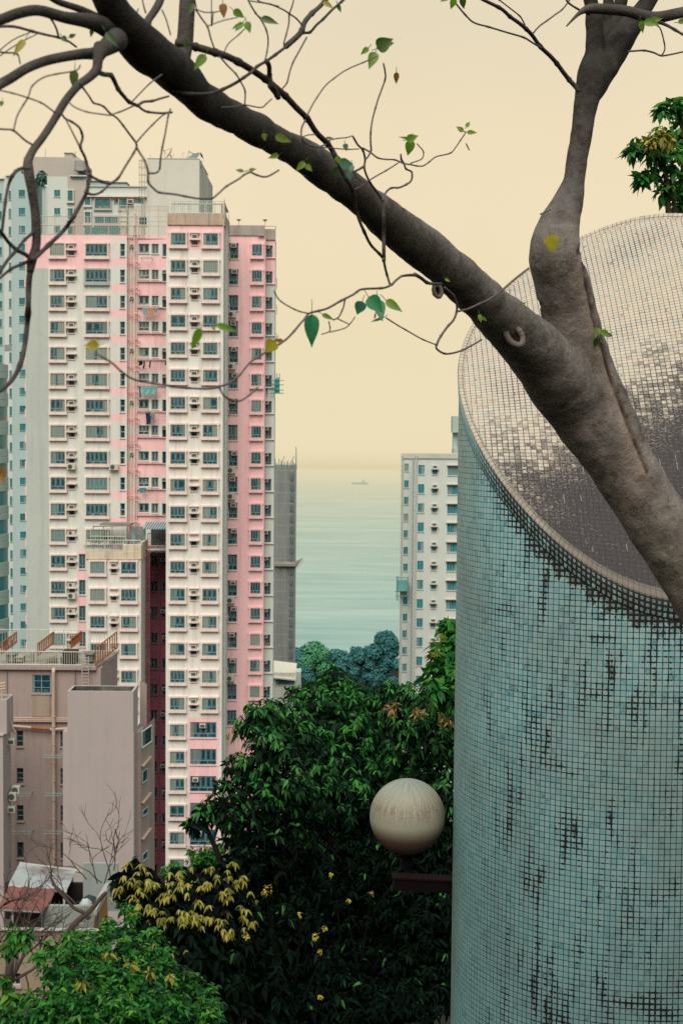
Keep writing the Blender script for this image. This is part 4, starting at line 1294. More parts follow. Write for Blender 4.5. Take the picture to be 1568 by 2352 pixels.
def aircon(parent, X, Y, Z, w=0.66, h=0.46, d=0.5, fan=False):
    """window air conditioner or outdoor unit; Y is the front face"""
    key = (w, h, d, fan)
    if key not in _ac:
        mb = MB()
        mb.box(-w / 2, w / 2, 0, d, -h / 2, h / 2)
        me = bpy.data.meshes.new('air_conditioner')
        me.from_pydata(mb.v, [], mb.f)
        me.materials.append(ACW)
        me.update()
        mb = MB()
        if fan:
            c = []
            for i in range(20):
                a = 2 * PI * i / 20
                c.append((-w * 0.12 + 0.40 * h * math.cos(a), -0.012, 0.40 * h * math.sin(a)))
            mb.add(c, [tuple(range(20))])
            mb.box(-w * 0.12 - 0.02, -w * 0.12 + 0.02, -0.03, -0.012, -0.38 * h, 0.38 * h)
        else:
            mb.box(-w * 0.36, w * 0.36, -0.015, -0.001, -h * 0.32, h * 0.32)
        g = bpy.data.meshes.new('grille')
        g.from_pydata(mb.v, [], mb.f)
        g.materials.append(ACG)
        g.update()
        _ac[key] = (me, g)
    me, g = _ac[key]
    off = absloc(parent)
    o = link('air_conditioner', me, parent, (X - off.x, Y - off.y, Z - off.z))
    link('grille', g, o)
    return o


def railing(mb, p0, p1, h, step=0.14, posts=1.6, r=0.02, rails=(1.0, 0.08), mi=0):
    p0, p1 = Vector(p0), Vector(p1)
    L = (p1 - p0).length
    d = (p1 - p0) / L
    up = Vector((0, 0, 1))
    for f_ in rails:
        mb.tube([p0 + up * h * f_, p1 + up * h * f_], r * 1.35, 4, mi)
    n = max(1, int(L / step))
    for i in range(n + 1):
        a = p0 + d * (L * i / n)
        mb.tube([a, a + up * h], r * 0.7, 4, mi, cap=False)
    n = max(1, int(L / posts))
    for i in range(n + 1):
        a = p0 + d * (L * i / n)
        mb.tube([a, a + up * (h * 1.03)], r * 1.6, 4, mi)


# ------------------------------------------------------------------ the pink apartment tower
YA, YB, YC = 153.0, 146.0, 153.0
BASE = 52.0
pk = thing('apartment_tower', (FX(300, YA), YA, BASE), 'tall pink and off-white apartment tower with bay windows on every floor', 'apartment building')
fa = Facade(pk, YA, 200)
fr = Facade(pk, YA + 0.55, 320)
fb = Facade(pk, YB, 450)
fc = Facade(pk, YC, 570)
fs_ = Facade(pk, YC + 1.5, 618)
fg = Facade(pk, YA + 3.2, 355)
AROW = [561.1 + 59.63 * k for k in range(17)]
BROW = [537 + 62.75 * k for k in range(16)] + [1540.8, 1603, 1664.5, 1726.4, 1788.5, 1850, 1911.5, 1973.5]
CROW = [562.7 + 59.6 * k for k in range(21)]


def niche(f, xa, xb, y, ph, mbn, ac=True, vent=True, vx=None, sideac=False):
    """air conditioner niche: hood, unit on a shelf, and a small window below"""
    f.box(mbn, xa - 2, xb + 2, y - 3.2, y - 0.6, -0.30, 0.0)
    f.box(mbn, xa - 2.5, xb + 3, y + 12.0, y + 15.0, -0.42, 0.0)
    if ac:
        cx = f.X((xa + xb) / 2 - (0 if not sideac else 1))
        aircon(f.p, cx, f.Y - 0.28, f.Z(y + 6.8), 0.62 if not sideac else 0.80, 0.44, 0.34, fan=sideac)
    if vent:
        f.window(xa + 1.5, xb - 2.5, y + 16, y + 25.5, 'deep', 1, 0, name='vent_window', pane=PANED, grille=False)


# -- left wing
mbn = MB()
for k, y in enumerate(AROW):
    fa.window(118.5, 151.5, y, y + 27, 'bay', 4 if k % 3 else 3, 0.24, pane=PANE)
    if k < 12:
        fa.window(199, 248.5, y, y + 27, 'bay', 5 if k % 4 != 3 else 3, 0.22, trim=TRIM if k != 1 else REPAINT, pane=PANED if k in (0, 1, 3) else PANE)
    niche(fa, 157, 175, y, 0, mbn, ac=k not in (4, 9), sideac=k in (11, 13, 14))
    if k < 11:
        fa.window(276.5, 287.5, y - 2, y + 27, 'deep', 1, 0.5, name='louvre_window', frame=FRAMEW, pane=PANED, grille=False)
    if k >= 12:
        fa.window(181.5, 196.5, y - 4, y + 30, 'deep', 2, 0.2, name='recess_window', pane=PANED)
mbn.build('niche_ledges', TRIM, pk, kind='stuff')
Zc = [fa.Z(y) for y in AROW]


def ma(cx, cz):
    """pink top floor, pink spandrels right of x=255, otherwise off-white"""
    if cx > fa.X(255):
        for z in Zc:
            if z - 1.45 < cz < z + 0.55:
                return 1
        return 0
    if cx > fa.X(178) and cz < fa.Z(1268):
        for z in Zc:
            if z - 1.75 < cz < z + 0.3:
                return 1
        return 0
    if cz > fa.Z(617):
        return 0
    if cx > fa.X(194.5) and fa.Z(646) < cz < fa.Z(600):
        return 2
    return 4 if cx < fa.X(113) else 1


cy_ = [617, 600, 646] + [y + d for y in AROW for d in (31, -12, 34)]
mb = MB()
fa.wall(mb, 62, 292, 540, 2150, cuts_y=[c for c in cy_ if 541 < c < 2100], cuts_x=(113, 194.5, 255, 178), matfn=ma)
# kitchens in the shallow recess
for k, y in enumerate(AROW[:11]):
    fr.window(318.5, 342.5, y - 1.5, y + 20, 'deep', 2 + k % 2, 0.35 if k % 2 else 0, name='kitchen_window', frame=FRAMEW, pane=PANED)
    fr.window(348, 364, y - 1.5, y + 21, 'deep', 2, 0, name='kitchen_window', frame=FRAMEW, pane=PANED)
    fr.window(372.5, 384, y - 1.5, y + 27, 'deep', 1, 0, name='kitchen_window', frame=FRAMEW, pane=PANED, grille=False)


def mr(cx, cz):
    for z in Zc:
        if z - 1.1 < cz < z + 0.25:
            return 1
    return 0


fr.wall(mb, 291, 392, 540, 1262, cuts_y=[c for y in AROW for c in (y + 23.5, y - 5.3) if 541 < c < 1260], matfn=mr)
mb.quad((fa.X(292), YA, fa.Z(1262)), (fa.X(292), YA + 0.55, fa.Z(1262)), (fa.X(292), YA + 0.55, fa.Z(540)), (fa.X(292), YA, fa.Z(540)), 1)
# balcony slabs of the recess and the ledge where the kitchens end
for y in AROW[1:11]:
    fr.box(mb, 316, 389, y + 25, y + 26.3, -0.22, -0.002, 0)
fr.box(mb, 291.5, 392, 1262, 1266, -1.2, 1.9, 1)
fa.box(mb, 56.5, 62, 540, 1480, 0.9, 4.0, 1)
for k, y in enumerate(AROW):
    fa.box(mb, 57.5, 61.8, y + 22, y + 40, 0.25, 0.88, 0)
# left wing roof and back
X0, X1 = fa.X(62), fa.X(392)
zr = fa.Z(540)
mb.quad((X0, YA, zr - 0.25), (X1, YA + 0.55, zr - 0.25), (X1, YA + 14, zr - 0.25), (X0, YA + 14, zr - 0.25), 3)
mb.quad((X0, YA + 14, BASE), (X0, YA, BASE), (X0, YA, zr), (X0, YA + 14, zr), 1)
mb.quad((X1, YA + 14, BASE), (X0, YA + 14, BASE), (X0, YA + 14, zr - 0.25), (X1, YA + 14, zr - 0.25), 1)
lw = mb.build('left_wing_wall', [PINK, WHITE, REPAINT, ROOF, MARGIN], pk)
# -- dark light well between the lower block and the front wing
mb = MB()
for k, y in enumerate([1276 + 59.2 * i for i in range(13)]):
    fg.window(346, 363, y, y + 24, 'deep', 2, 0, name='well_window', trim=MAROON, frame=FRAME, pane=PANES)
    fg.window(372, 390, y, y + 24, 'deep', 2, 0, name='well_window', trim=MAROON, frame=FRAME, pane=PANES)
    if k % 2 == 0:
        aircon(pk, fg.X(341), fg.Y - 0.35, fg.Z(y + 10), 0.6, 0.42, 0.34)
    if k % 3 != 1:
        aircon(pk, fg.X(380 if k % 2 else 375), fg.Y - 0.3, fg.Z(y + 9), 0.5, 0.4, 0.28)
fg.wall(mb, 322, 405, 1263, 2200)
fg.box(mb, 366, 368.5, 1263, 2200, -0.35, -0.002, 0)
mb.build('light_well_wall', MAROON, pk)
# -- front wing
mbn = MB()
for k, y in enumerate(BROW):
    ln = 0.25
    fb.window(392.3, 426, y, y + 26.5, 'bay', (4, 3, 3, 2, 4, 4)[k % 6], ln, pane=PANE)
    if k < 18:
        fb.window(466, 499.3, y, y + 26.5, 'bay', (2, 3, 4, 3, 4, 3)[k % 6], ln, pane=PANE)
        niche(fb, 437, 455, y, 0, mbn, ac=k not in (11, 9, 18))
    else:
        fb.window(438, 499, y - 6, y + 30, 'flush', 5, 0.25, trim=PINK, pane=PANED)
        if k % 2 == 0:
            aircon(pk, fb.X(467 - (k % 3) * 8), fb.Y - 0.25, fb.Z(y + 2), 0.62, 0.42, 0.34)
mbn.build('niche_ledges', TRIM, pk, kind='stuff')


def mbf(cx, cz):
    if cz > fb.Z(574):
        return 0
    if cz < fb.Z(1648) and fb.X(433.5) < cx < fb.X(504):
        return 0
    return 1


mb = MB()
fb.wall(mb, 381.5, 511, 517, 2150, cuts_y=(574, 1648), cuts_x=(433.5, 504), matfn=mbf)
xb0, xb1 = fb.X(381.5), fb.X(511)
zt = fb.Z(517)
mb.quad((xb1, YB, BASE), (xb1, YC + 1, BASE), (xb1, YC + 1, zt), (xb1, YB, zt), 1)
mb.quad((xb0, YB, BASE), (xb0, YB, zt), (xb0, YC + 3.5, zt), (xb0, YC + 3.5, BASE), 1)
mb.quad((xb0, YB, zt - 0.3), (xb1, YB, zt - 0.3), (xb1, YC + 8, zt - 0.3), (xb0, YC + 8, zt - 0.3), 3)
mb.build('front_wing_wall', [PINK, CREAM, REPAINT, ROOF], pk)
mb = MB()
fb.box(mb, 384, 510, 490.5, 517, -0.14, 0.35)
for x in range(386, 510, 5):
    fb.box(mb, x, x + 0.9, 491.5, 516, -0.17, -0.141)
mb.box(xb1 + 0.001, xb1 + 0.15, YB + 0.35, YC - 1, zt, fb.Z(490.5))
mb.build('concrete_parapet', CONC, pk)
mb = MB()
za = fb.Z(490.5)
railing(mb, (fb.X(394), YB + 0.1, za), (fb.X(507), YB + 0.1, za), fb.Z(466.5) - za, 0.22, 1.35, 0.03, rails=(1.0, 0.9, 0.06))
railing(mb, (fb.X(507), YB + 0.1, za), (fb.X(507), YB + 5.5, za), fb.Z(466.5) - za, 0.3, 1.8, 0.03, rails=(1.0, 0.06))
mb.build('roof_railing', FRAMEW, pk)
mb = MB()
for x in (396, 414, 433, 452, 470, 488, 503):
    mb.tube([(fb.X(x), YB + 1.5, za), (fb.X(x), YB + 1.5, fb.Z(456))], 0.03, 5)
mb.tube([(fb.X(396), YB + 1.5, fb.Z(457)), (fb.X(510), YB + 1.5, fb.Z(456))], 0.035, 5)
mb.tube([(fb.X(510), YB + 1.5, za), (fb.X(510), YB + 1.5, fb.Z(450))], 0.05, 5)
mb.build('trellis', FRAMEW, pk)
mb = MB()
fb.box(mb, 508.5, 511, 462, 496, 0.2, 0.6)
mb.add([(fb.X(511), YB + .3, fb.Z(458)), (fb.X(519), YB + 2.5, fb.Z(480)), (fb.X(511), YB + 2.5, fb.Z(478))], [(0, 1, 2)])
mb.build('stair_hood', TRIM, pk)
# drain pipe on the side of the front wing
mb = MB()
mb.tube([(xb1 + 0.18, YB + 1.2, BASE + 3), (xb1 + 0.18, YB + 1.2, zt)], 0.10, 8)
mb.build('drain_pipe', FRAMEW, pk)
mb = MB()
mb.tube([(xb1 + 0.15, YB + 3.4, BASE + 3), (xb1 + 0.15, YB + 3.4, zt)], 0.07, 8)
mb.build('drain_pipe', FRAMEW, pk)

# -- right wing
for k, y in enumerate(CROW):
    if k < 19:
        fc.window(523.5, 545, y - 4, y + 32, 'deep', 3, 0.3, name='kitchen_window', frame=FRAME, pane=PANED)
        fc.window(576, 599, y, y + 25, 'bay', 4 if k % 2 else 3, 0.25, trim=PINK, pane=PANE if k not in (0, 13) else PANED)
    fs_.window(607.5, 622.5, y + 1, y + 28, 'deep', 2, 0.2, name='recess_window', frame=FRAME, pane=PANED)
    if k < 18 and k % 5 != 2:
        aircon(pk, fc.X(534 + (k % 3) * 2), fc.Y - 0.22, fc.Z(y + 2), 0.6, 0.42, 0.36)
    if k in (2, 4, 8, 9, 13, 16):
        aircon(pk, fc.X(531), fc.Y - 0.5, fc.Z(y + 41), 0.85, 0.62, 0.36, fan=True)
    if k < 18:
        aircon(pk, fs_.X(610.5), fs_.Y - 0.20, fs_.Z(y + 4), 0.5, 0.4, 0.36)
    if k % 2 == 0 and k < 18:
        aircon(pk, fc.X(521), fc.Y - 0.4, fc.Z(y + 24), 0.5, 0.7, 0.36)
mb = MB()
fc.wall(mb, 512, 606, 541, 2150)
xc0, xc1 = fc.X(512), fc.X(606)
zt = fc.Z(541)
mb.quad((xc1, YC, BASE), (xc1, YC + 9, BASE), (xc1, YC + 9, zt), (xc1, YC, zt), 0)
mb.quad((xc0, YC, zt - 0.2), (xc1, YC, zt - 0.2), (xc1, YC + 9, zt - 0.2), (xc0, YC + 9, zt - 0.2), 3)
mb.quad((fc.X(549.5), YC - 0.02, BASE), (fc.X(551.5), YC - 0.02, BASE), (fc.X(551.5), YC - 0.02, zt), (fc.X(549.5), YC - 0.02, zt), 0)


def msr(cx, cz):
    if cz > fs_.Z(650):
        return 0
    return 1


fs_.wall(mb, 604, 628.5, 550, 2150, cuts_y=(650,), matfn=msr)
xs1 = fs_.X(628.5)
mb.quad((xs1, YC + 1.5, BASE), (xs1, YC + 3.5, BASE), (xs1, YC + 3.5, fs_.Z(550)), (xs1, YC + 1.5, fs_.Z(550)), 1)
for y in CROW:
    fs_.box(mb, 604, 629.5, y + 29, y + 31, -0.15, -0.002, 0 if y < 700 else 1)
mb.build('right_wing_wall', [PINK, FARW, REPAINT, ROOF], pk)
mb = MB()
fc.box(mb, 518.5, 604, 517.8, 541, -0.12, 0.3)
fc.box(mb, 590, 604.5, 541, 542.5, -0.3, -0.121)
fs_.box(mb, 604.6, 629, 527, 551, -0.15, 0.3)
mb.build('concrete_parapet', wall_mat('grey_concrete', (0.34, 0.32, 0.30), (0.28, 0.27, 0.26), (0.13, 0.11, 0.10), 0.8, scale=0.5, streak=2), pk)
mb = MB()
for x in (545, 604.5):
    mb.tube([(fc.X(x), YC + 0.4, fc.Z(518)), (fc.X(x), YC + 0.4, fc.Z(508))], 0.03, 5)
    c = Vector((fc.X(x), YC + 0.4, fc.Z(508)))
    mb.add([c + Vector((0.28 * math.cos(a), 0.28 * math.sin(a), 0.22)) for a in [i * PI / 4 for i in range(8)]] + [c], [(i, (i + 1) % 8, 8) for i in range(8)])
mb.build('roof_lamps', GREYPIPE, pk, kind='stuff')
mb = MB()
railing(mb, (fs_.X(604), fs_.Y, fs_.Z(527)), (fs_.X(629), fs_.Y, fs_.Z(527)), 0.35, 0.8, 1.2, 0.025)
mb.tube([(fs_.X(527), YB + 6, fs_.Z(518)), (fs_.X(527), YB + 6, fs_.Z(500))], 0.03, 5)
mb.build('roof_rail', GREYPIPE, pk)
# bamboo bracket with green net and clothes racks on the right edge
mb = MB()
gx0, gx1 = fs_.X(629), fs_.X(640)
for z in (874, 884, 896, 903):
    mb.tube([(gx0 - 0.5, fs_.Y - 0.4, fs_.Z(z)), (fs_.X(650), fs_.Y - 0.4, fs_.Z(z))], 0.04, 5, 0)
for x in (630, 634, 640):
    mb.tube([(fs_.X(x), fs_.Y - 0.4, fs_.Z(905)), (fs_.X(x), fs_.Y - 0.4, fs_.Z(858))], 0.04, 5, 0)
mb.build('bamboo_bracket', plain_mat('teal_bamboo', (0.05, 0.24, 0.24), 0.8, 0.1), pk)
mb = MB()
mb.quad((gx0, fs_.Y - 0.3, fs_.Z(903)), (gx1, fs_.Y - 0.3, fs_.Z(903)), (gx1, fs_.Y - 0.3, fs_.Z(866)), (gx0, fs_.Y - 0.3, fs_.Z(872)))
mb.build('green_net', plain_mat('green_net', (0.10, 0.38, 0.36), 0.9, 0.1, var=0.3, scale=4), pk)
for y in (640, 700, 765):
    mb = MB()
    z0, z1 = fs_.Z(y + 22), fs_.Z(y)
    x0, x1 = fs_.X(628.5), fs_.X(632.5)
    mb.tube([(x0, fs_.Y - .1, z0), (x1, fs_.Y - .1, z0), (x1, fs_.Y - .1, z1), (x0, fs_.Y - .1, z1)], 0.035, 5)
    mb.build('clothes_rack', FRAME, pk)

# -- pipes climbing the shallow recess
for i, (x, yb, w) in enumerate(((292.5, 1200, .05), (297.5, 1240, .045), (303, 1245, .05), (309.8, 1262, .11), (315.2, 1245, .05))):
    mb = MB()
    mb.tube([(fr.X(x), fr.Y - 0.13, fr.Z(yb)), (fr.X(x), fr.Y - 0.13, fr.Z(490 if i == 3 else 545))], w, 6)
    mb.build('water_pipe', PIPE, pk)
mb = MB()
for y in AROW[:11]:
    for d, a, b_ in ((42, 293, 318), (46, 298, 314), (52, 305, 322)):
        mb.tube([(fr.X(a), fr.Y - 0.2, fr.Z(y + d)), (fr.X(b_), fr.Y - 0.2, fr.Z(y + d + (1.2 if d == 46 else 0)))], 0.035, 5)
    mb.tube([(fr.X(312), fr.Y - .2, fr.Z(y + 38)), (fr.X(322), fr.Y - .3, fr.Z(y + 44)), (fr.X(322), fr.Y - .2, fr.Z(y + 49))], 0.045, 5)
mb.build('pipe_branches', PIPE, pk, kind='stuff')
for k, y in enumerate(AROW[:11]):
    if k in (0, 2, 4, 6, 8):
        aircon(pk, fr.X(303.5), fr.Y - 0.3, fr.Z(y + 4), 0.42, 0.34, 0.25)
    if k in (1, 2, 4, 5, 7, 9):
        aircon(pk, fr.X(377.5), fr.Y - 0.32, fr.Z(y + 3), 0.5, 0.4, 0.3)
aircon(pk, fa.X(263), fa.Y - 0.5, fa.Z(1072), 0.95, 0.62, 0.4, fan=True)
aircon(pk, fa.X(166), fa.Y - 0.5, fa.Z(1072), 0.9, 0.6, 0.4, fan=True)
aircon(pk, fa.X(166), fa.Y - 0.5, fa.Z(1368), 0.9, 0.6, 0.4, fan=True)
# laundry poles
for y, a, b_ in ((708, 325, 368), (594, 326, 350), (829, 320, 372), (888, 322, 380), (948, 322, 380), (1120, 322, 350)):
    mb = MB()
    for dy in (0.5, 0.9):
        mb.tube([(fr.X(a), fr.Y - dy, fr.Z(y)), (fr.X(b_), fr.Y - dy, fr.Z(y))], 0.03, 5)
    mb.tube([(fr.X(a), fr.Y, fr.Z(y)), (fr.X(a), fr.Y - 1.0, fr.Z(y))], 0.03, 5)
    mb.tube([(fr.X(b_), fr.Y, fr.Z(y)), (fr.X(b_), fr.Y - 1.0, fr.Z(y))], 0.03, 5)
    mb.build('laundry_pole', GREYPIPE, pk)

# -- rooftop: tall fence in two tiers, green sheet, lift tower, caged ladder, dishes
YR = YA + 0.3
zf0, zf1, zf2 = fa.Z(540), fa.Z(516.6), fa.Z(494.8)
mb = MB()
railing(mb, (fa.X(88), YR, zf0), (fa.X(330), YR, zf0), zf1 - zf0, 0.19, 1.75, 0.026)
railing(mb, (fa.X(88), YR + 0.5, zf1), (fa.X(313), YR + 0.5, zf1), zf2 - zf1, 0.19, 1.75, 0.024)
mb.build('roof_fence', RAILW, pk)
mb = MB()
for y in (470, 481, 494.5, 505, 516.5):
    mb.tube([(fa.X(272), YR + 0.2, fa.Z(y)), (fa.X(385), YR + 0.2, fa.Z(y))], 0.03, 5)
for x in (273, 290, 311, 318, 340, 362, 384):
    mb.tube([(fa.X(x), YR + 0.2, zf0), (fa.X(x), YR + 0.2, fa.Z(470))], 0.035, 5)
for x in range(276, 384, 4):
    mb.tube([(fa.X(x), YR + 0.2, fa.Z(481)), (fa.X(x), YR + 0.2, fa.Z(470))], 0.015, 4, cap=False)
mb.build('roof_scaffold', RAILW, pk)
mb = MB()
mb.quad((fa.X(191), YR + 0.9, zf0), (fa.X(273), YR + 0.9, zf0), (fa.X(273), YR + 0.9, fa.Z(518)), (fa.X(191), YR + 0.9, fa.Z(518)))
mb.build('green_sheet', plain_mat('teal_sheet', (0.08, 0.30, 0.28), 0.8, 0.2, var=0.35, scale=0.6), pk)
mb = MB()
fa.box(mb, 276, 291, 478, 540, 0.6, 1.5)
mb.build('roof_hut', LIFT, pk)
fl = Facade(pk, YA + 5.2, 400)
fl.window(319, 337, 500, 517, 'flush', 3, 0, name='roof_window', pane=PANED, trim=LIFT)
mb = MB()
xl0, xl1 = fl.X(337), fl.X(456)
yl0, yl1 = fl.Y, fl.Y + 8
zl0, zl1 = fl.Z(545), fl.Z(364.8)
zs1 = fl.Z(398)
xl2 = fl.X(471)
fl.wall(mb, 308, 456, 364.8, 545)
hol = fl.holes
mb2 = MB()
mb2.quad((xl0, yl0, zl0), (xl1, yl0, zl0), (xl1, yl0, zl1), (xl0, yl0, zl1))
mb2.add([(xl1, yl0, zl0), (xl2, yl0 + 3, zl0), (xl2, yl0 + 3, zs1), (fl.X(461), yl0 + 1.5, fl.Z(372)), (xl1, yl0, zl1)], [(0, 1, 2, 3, 4)], 1)
mb2.quad((xl2, yl0 + 3, zl0), (xl2, yl1, zl0), (xl2, yl1, zs1), (xl2, yl0 + 3, zs1), 1)
mb2.add([(xl0, yl0, zl1), (xl1, yl0, zl1), (fl.X(461), yl0 + 1.5, fl.Z(372)), (fl.X(461), yl1, fl.Z(372)), (xl0, yl1, zl1)], [(0, 1, 2, 3, 4)])
mb2.quad((xl0, yl1, zl0), (xl0, yl0, zl0), (xl0, yl0, zl1), (xl0, yl1, zl1), 1)
fl.box(mb2, 337.5, 456.5, 363.5, 364.7, -0.05, 0.2)
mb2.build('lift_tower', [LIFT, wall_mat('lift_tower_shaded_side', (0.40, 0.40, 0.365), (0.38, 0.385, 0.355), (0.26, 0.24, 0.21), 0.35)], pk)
mb = MB()
fl.wall(mb, 308, 336.9, 468, 545)
mb.build('plant_room', LIFT, pk)
mb = MB()
lx, ly = fl.X(329), fl.Y - 0.2
for dx in (-0.18, 0.18):
    mb.tube([(lx + dx, ly, fl.Z(545)), (lx + dx, ly, fl.Z(366))], 0.025, 5)
for y in range(372, 545, 4):
    mb.tube([(lx - 0.18, ly, fl.Z(y)), (lx + 0.18, ly, fl.Z(y))], 0.014, 4, cap=False)
for y in (371.5, 387.5, 404.5, 421, 438, 455):
    pts = [(lx + 0.38 * math.sin(a), ly - 0.38 + 0.38 * math.cos(a), fl.Z(y)) for a in [i * PI / 8 for i in range(17)]]
    mb.tube(pts, 0.022, 4)
for a in (PI * 0.5, PI * 0.75, PI, PI * 1.25, PI * 1.5):
    q = (lx + 0.38 * math.sin(a), ly - 0.38 + 0.38 * math.cos(a))
    mb.tube([(*q, fl.Z(371.5)), (*q, fl.Z(455))], 0.016, 4)
mb.build('caged_ladder', GREYPIPE, pk)


def dish(name_label, c, normal, r, post_to, rodmat, parent_label):
    d = thing('satellite_dish', (post_to[0], post_to[1], post_to[2]), name_label, 'dish', 'dishes on the lift tower roof')
    n = Vector(normal).normalized()
    u = n.orthogonal().normalized()
    v = n.cross(u)
    vs, fs = [Vector(c)], []
    R_, S_ = 5, 20
    for j in range(1, R_ + 1):
        for i in range(S_):
            a = 2 * PI * i / S_
            rr = r * j / R_
            vs.append(Vector(c) + (u * math.cos(a) + v * math.sin(a)) * rr + n * (0.30 * rr * rr / r))
    fs += [(0, 1 + i, 1 + (i + 1) % S_) for i in range(S_)]
    for j in range(R_ - 1):
        for i in range(S_):
            a = 1 + j * S_
            fs.append((a + i, a + S_ + i, a + S_ + (i + 1) % S_, a + (i + 1) % S_))
    mb = MB()
    mb.add(vs, fs)
    mb.build('reflector', rodmat, d, smooth=True)
    mb = MB()
    mb.tube([post_to, (post_to[0], post_to[1], c[2] - 0.05)], 0.06, 6)
    mb.tube([(post_to[0], post_to[1], c[2] - 0.1), c], 0.05, 6)
    mb.build('mount', plain_mat('dish_mount', (0.05, 0.12, 0.13), 0.7, 0.2), d)
    mb = MB()
    f = Vector(c) + n * r * 0.95
    for a in (0.5, 2.6, 4.7):
        mb.tube([Vector(c) + (u * math.cos(a) + v * math.sin(a)) * r + n * 0.30 * r, f], 0.02, 4)
    mb.tube([f, f + n * 0.12], 0.06, 6)
    mb.build('feed_arm', plain_mat('dish_feed', (0.08, 0.15, 0.16), 0.7, 0.2), d)
    return d


dish('tilted white satellite dish with a red smear on the lift tower roof', (fl.X(384), fl.Y + 2, fl.Z(348)), (-0.80, -0.25, 0.55), 0.78, (fl.X(387), fl.Y + 2, zl1), plain_mat('dish_white', (0.58, 0.50, 0.43), 0.6, 0.2, var=0.1, c2=(0.60, 0.30, 0.22), scale=1.2), '')
dish('grey mesh satellite dish lying nearly flat on the lift tower roof', (fl.X(438), fl.Y + 2, fl.Z(358)), (-0.42, -0.45, 0.78), 0.98, (fl.X(440), fl.Y + 2.2, zl1), plain_mat('dish_grey', (0.16, 0.23, 0.24), 0.6, 0.2), '')
mb = MB()
for x, h in ((394, 345), (416, 344), (341, 350), (462, 357)):
    mb.tube([(fl.X(x), fl.Y + 1.5, fl.Z(366)), (fl.X(x), fl.Y + 1.5, fl.Z(h))], 0.02, 4)
mb.tube([(fl.X(416), fl.Y + 1.5, fl.Z(344)), (fl.X(453), fl.Y + 1.5, fl.Z(350))], 0.012, 4)
mb.tube([(fl.X(404), fl.Y + 1.5, fl.Z(364)), (fl.X(416), fl.Y + 1.5, fl.Z(344))], 0.015, 4)
mb.build('aerials', GREYPIPE, pk, kind='stuff')
mb = MB()
mb.box(fl.X(455), fl.X(460), fl.Y + .3, fl.Y + .7, fl.Z(382), fl.Z(367))
mb.build('junction_box', plain_mat('teal_box', (0.10, 0.26, 0.27), 0.7), pk)
# perched bird
bc = Vector((fl.X(455.5), fl.Y + 2, fl.Z(347.5)))
bird = thing('perched_bird', (bc.x, bc.y, bc.z - 0.25), 'small dark bird perched on the rim of the grey mesh dish', 'bird')
mb = MB()
pts = [(-0.06, 0, 0.27), (-0.05, 0, 0.22), (-0.02, 0, 0.12), (0.03, 0, 0.0), (0.09, 0, -0.13), (0.17, 0, -0.26), (0.24, 0, -0.38)]
mb.tube([bc + Vector(p) for p in pts], [0.015, 0.075, 0.085, 0.12, 0.10, 0.05, 0.02], 10)
mb.tube([bc + Vector((-0.10, 0, 0.22)), bc + Vector((-0.18, 0, 0.20))], [0.03, 0.005], 6)
mb.tube([bc + Vector((0.04, -0.03, -0.1)), bc + Vector((0.03, -0.03, -0.25))], 0.012, 5)
mb.tube([bc + Vector((0.04, 0.03, -0.1)), bc + Vector((0.03, 0.03, -0.25))], 0.012, 5)
mb.build('body', plain_mat('bird_plumage', (0.02, 0.05, 0.06), 0.8), bird, smooth=True)


# -- laundry (hangs from the poles: things of their own)
def cloth(name, label, cat, f, x, y, w, h, col, dy=0.7, taper=1.0, folds=4, group='laundry hung out under the kitchen windows'):
    mb = MB()
    nx, nz = 10, 6
    X, Z = f.X(x), f.Z(y)
    s_ = f.Y / FD
    vs = []
    for j in range(nz + 1):
        for i in range(nx + 1):
            u, v = i / nx - 0.5, j / nz
            ww = w * s_ * (1 + (taper - 1) * v)
            vs.append((X + u * ww + 0.04 * math.sin(v * 5 + x), f.Y - dy - 0.10 * math.sin((u + 0.5) * folds * PI + v) * (0.3 + v), Z - v * h * s_ * (1 - 0.12 * math.cos(u * 3.0 + x))))
    fs = [(j * (nx + 1) + i, j * (nx + 1) + i + 1, (j + 1) * (nx + 1) + i + 1, (j + 1) * (nx + 1) + i) for j in range(nz) for i in range(nx)]
    mb.add(vs, fs)
    o = mb.build(name, plain_mat('cloth_' + cat, col, 0.9, 0.05, var=0.25, scale=6), smooth=True)
    return tag(o, label, cat, group)


cloth('towel', 'pale blue towel hanging left of the orange towel under a pink tower kitchen', 'towel', fr, 336, 708, 12, 14, (0.28, 0.42, 0.44))
cloth('towel', 'orange towel hanging between two pale blue ones under a pink tower kitchen', 'towel', fr, 348.5, 708, 12, 14, (0.62, 0.33, 0.17))
cloth('towel', 'narrow pale blue towel hanging right of the orange towel under a kitchen', 'towel', fr, 359.5, 708, 7, 11, (0.33, 0.42, 0.42))
cloth('shirt', 'black shirt hanging beside dark trousers under a kitchen window', 'shirt', fr, 325.5, 829, 9, 11, (0.02, 0.025, 0.035))
cloth('trousers', 'narrow dark trousers hanging nearest the black shirt', 'trousers', fr, 333, 829, 3.5, 20, (0.02, 0.035, 0.05))
cloth('trousers', 'narrow dark trousers hanging alone, farther from the black shirt', 'trousers', fr, 346.5, 829, 3.2, 18, (0.02, 0.04, 0.06))
cloth('bed_sheet', 'wide turquoise bed sheet draped over a pole under a kitchen', 'sheet', fr, 345, 888, 36, 19, (0.16, 0.46, 0.46), 0.7, 0.95, 5)
cloth('trousers', 'dark end of cloth hanging left of the turquoise bed sheet', 'cloth', fr, 324, 887, 4, 24, (0.06, 0.20, 0.27))
cloth('jeans', 'dark blue jeans hanging below a kitchen window beside pale clothes', 'jeans', fr, 343, 945, 11, 27, (0.025, 0.05, 0.10), 0.75, 0.9)
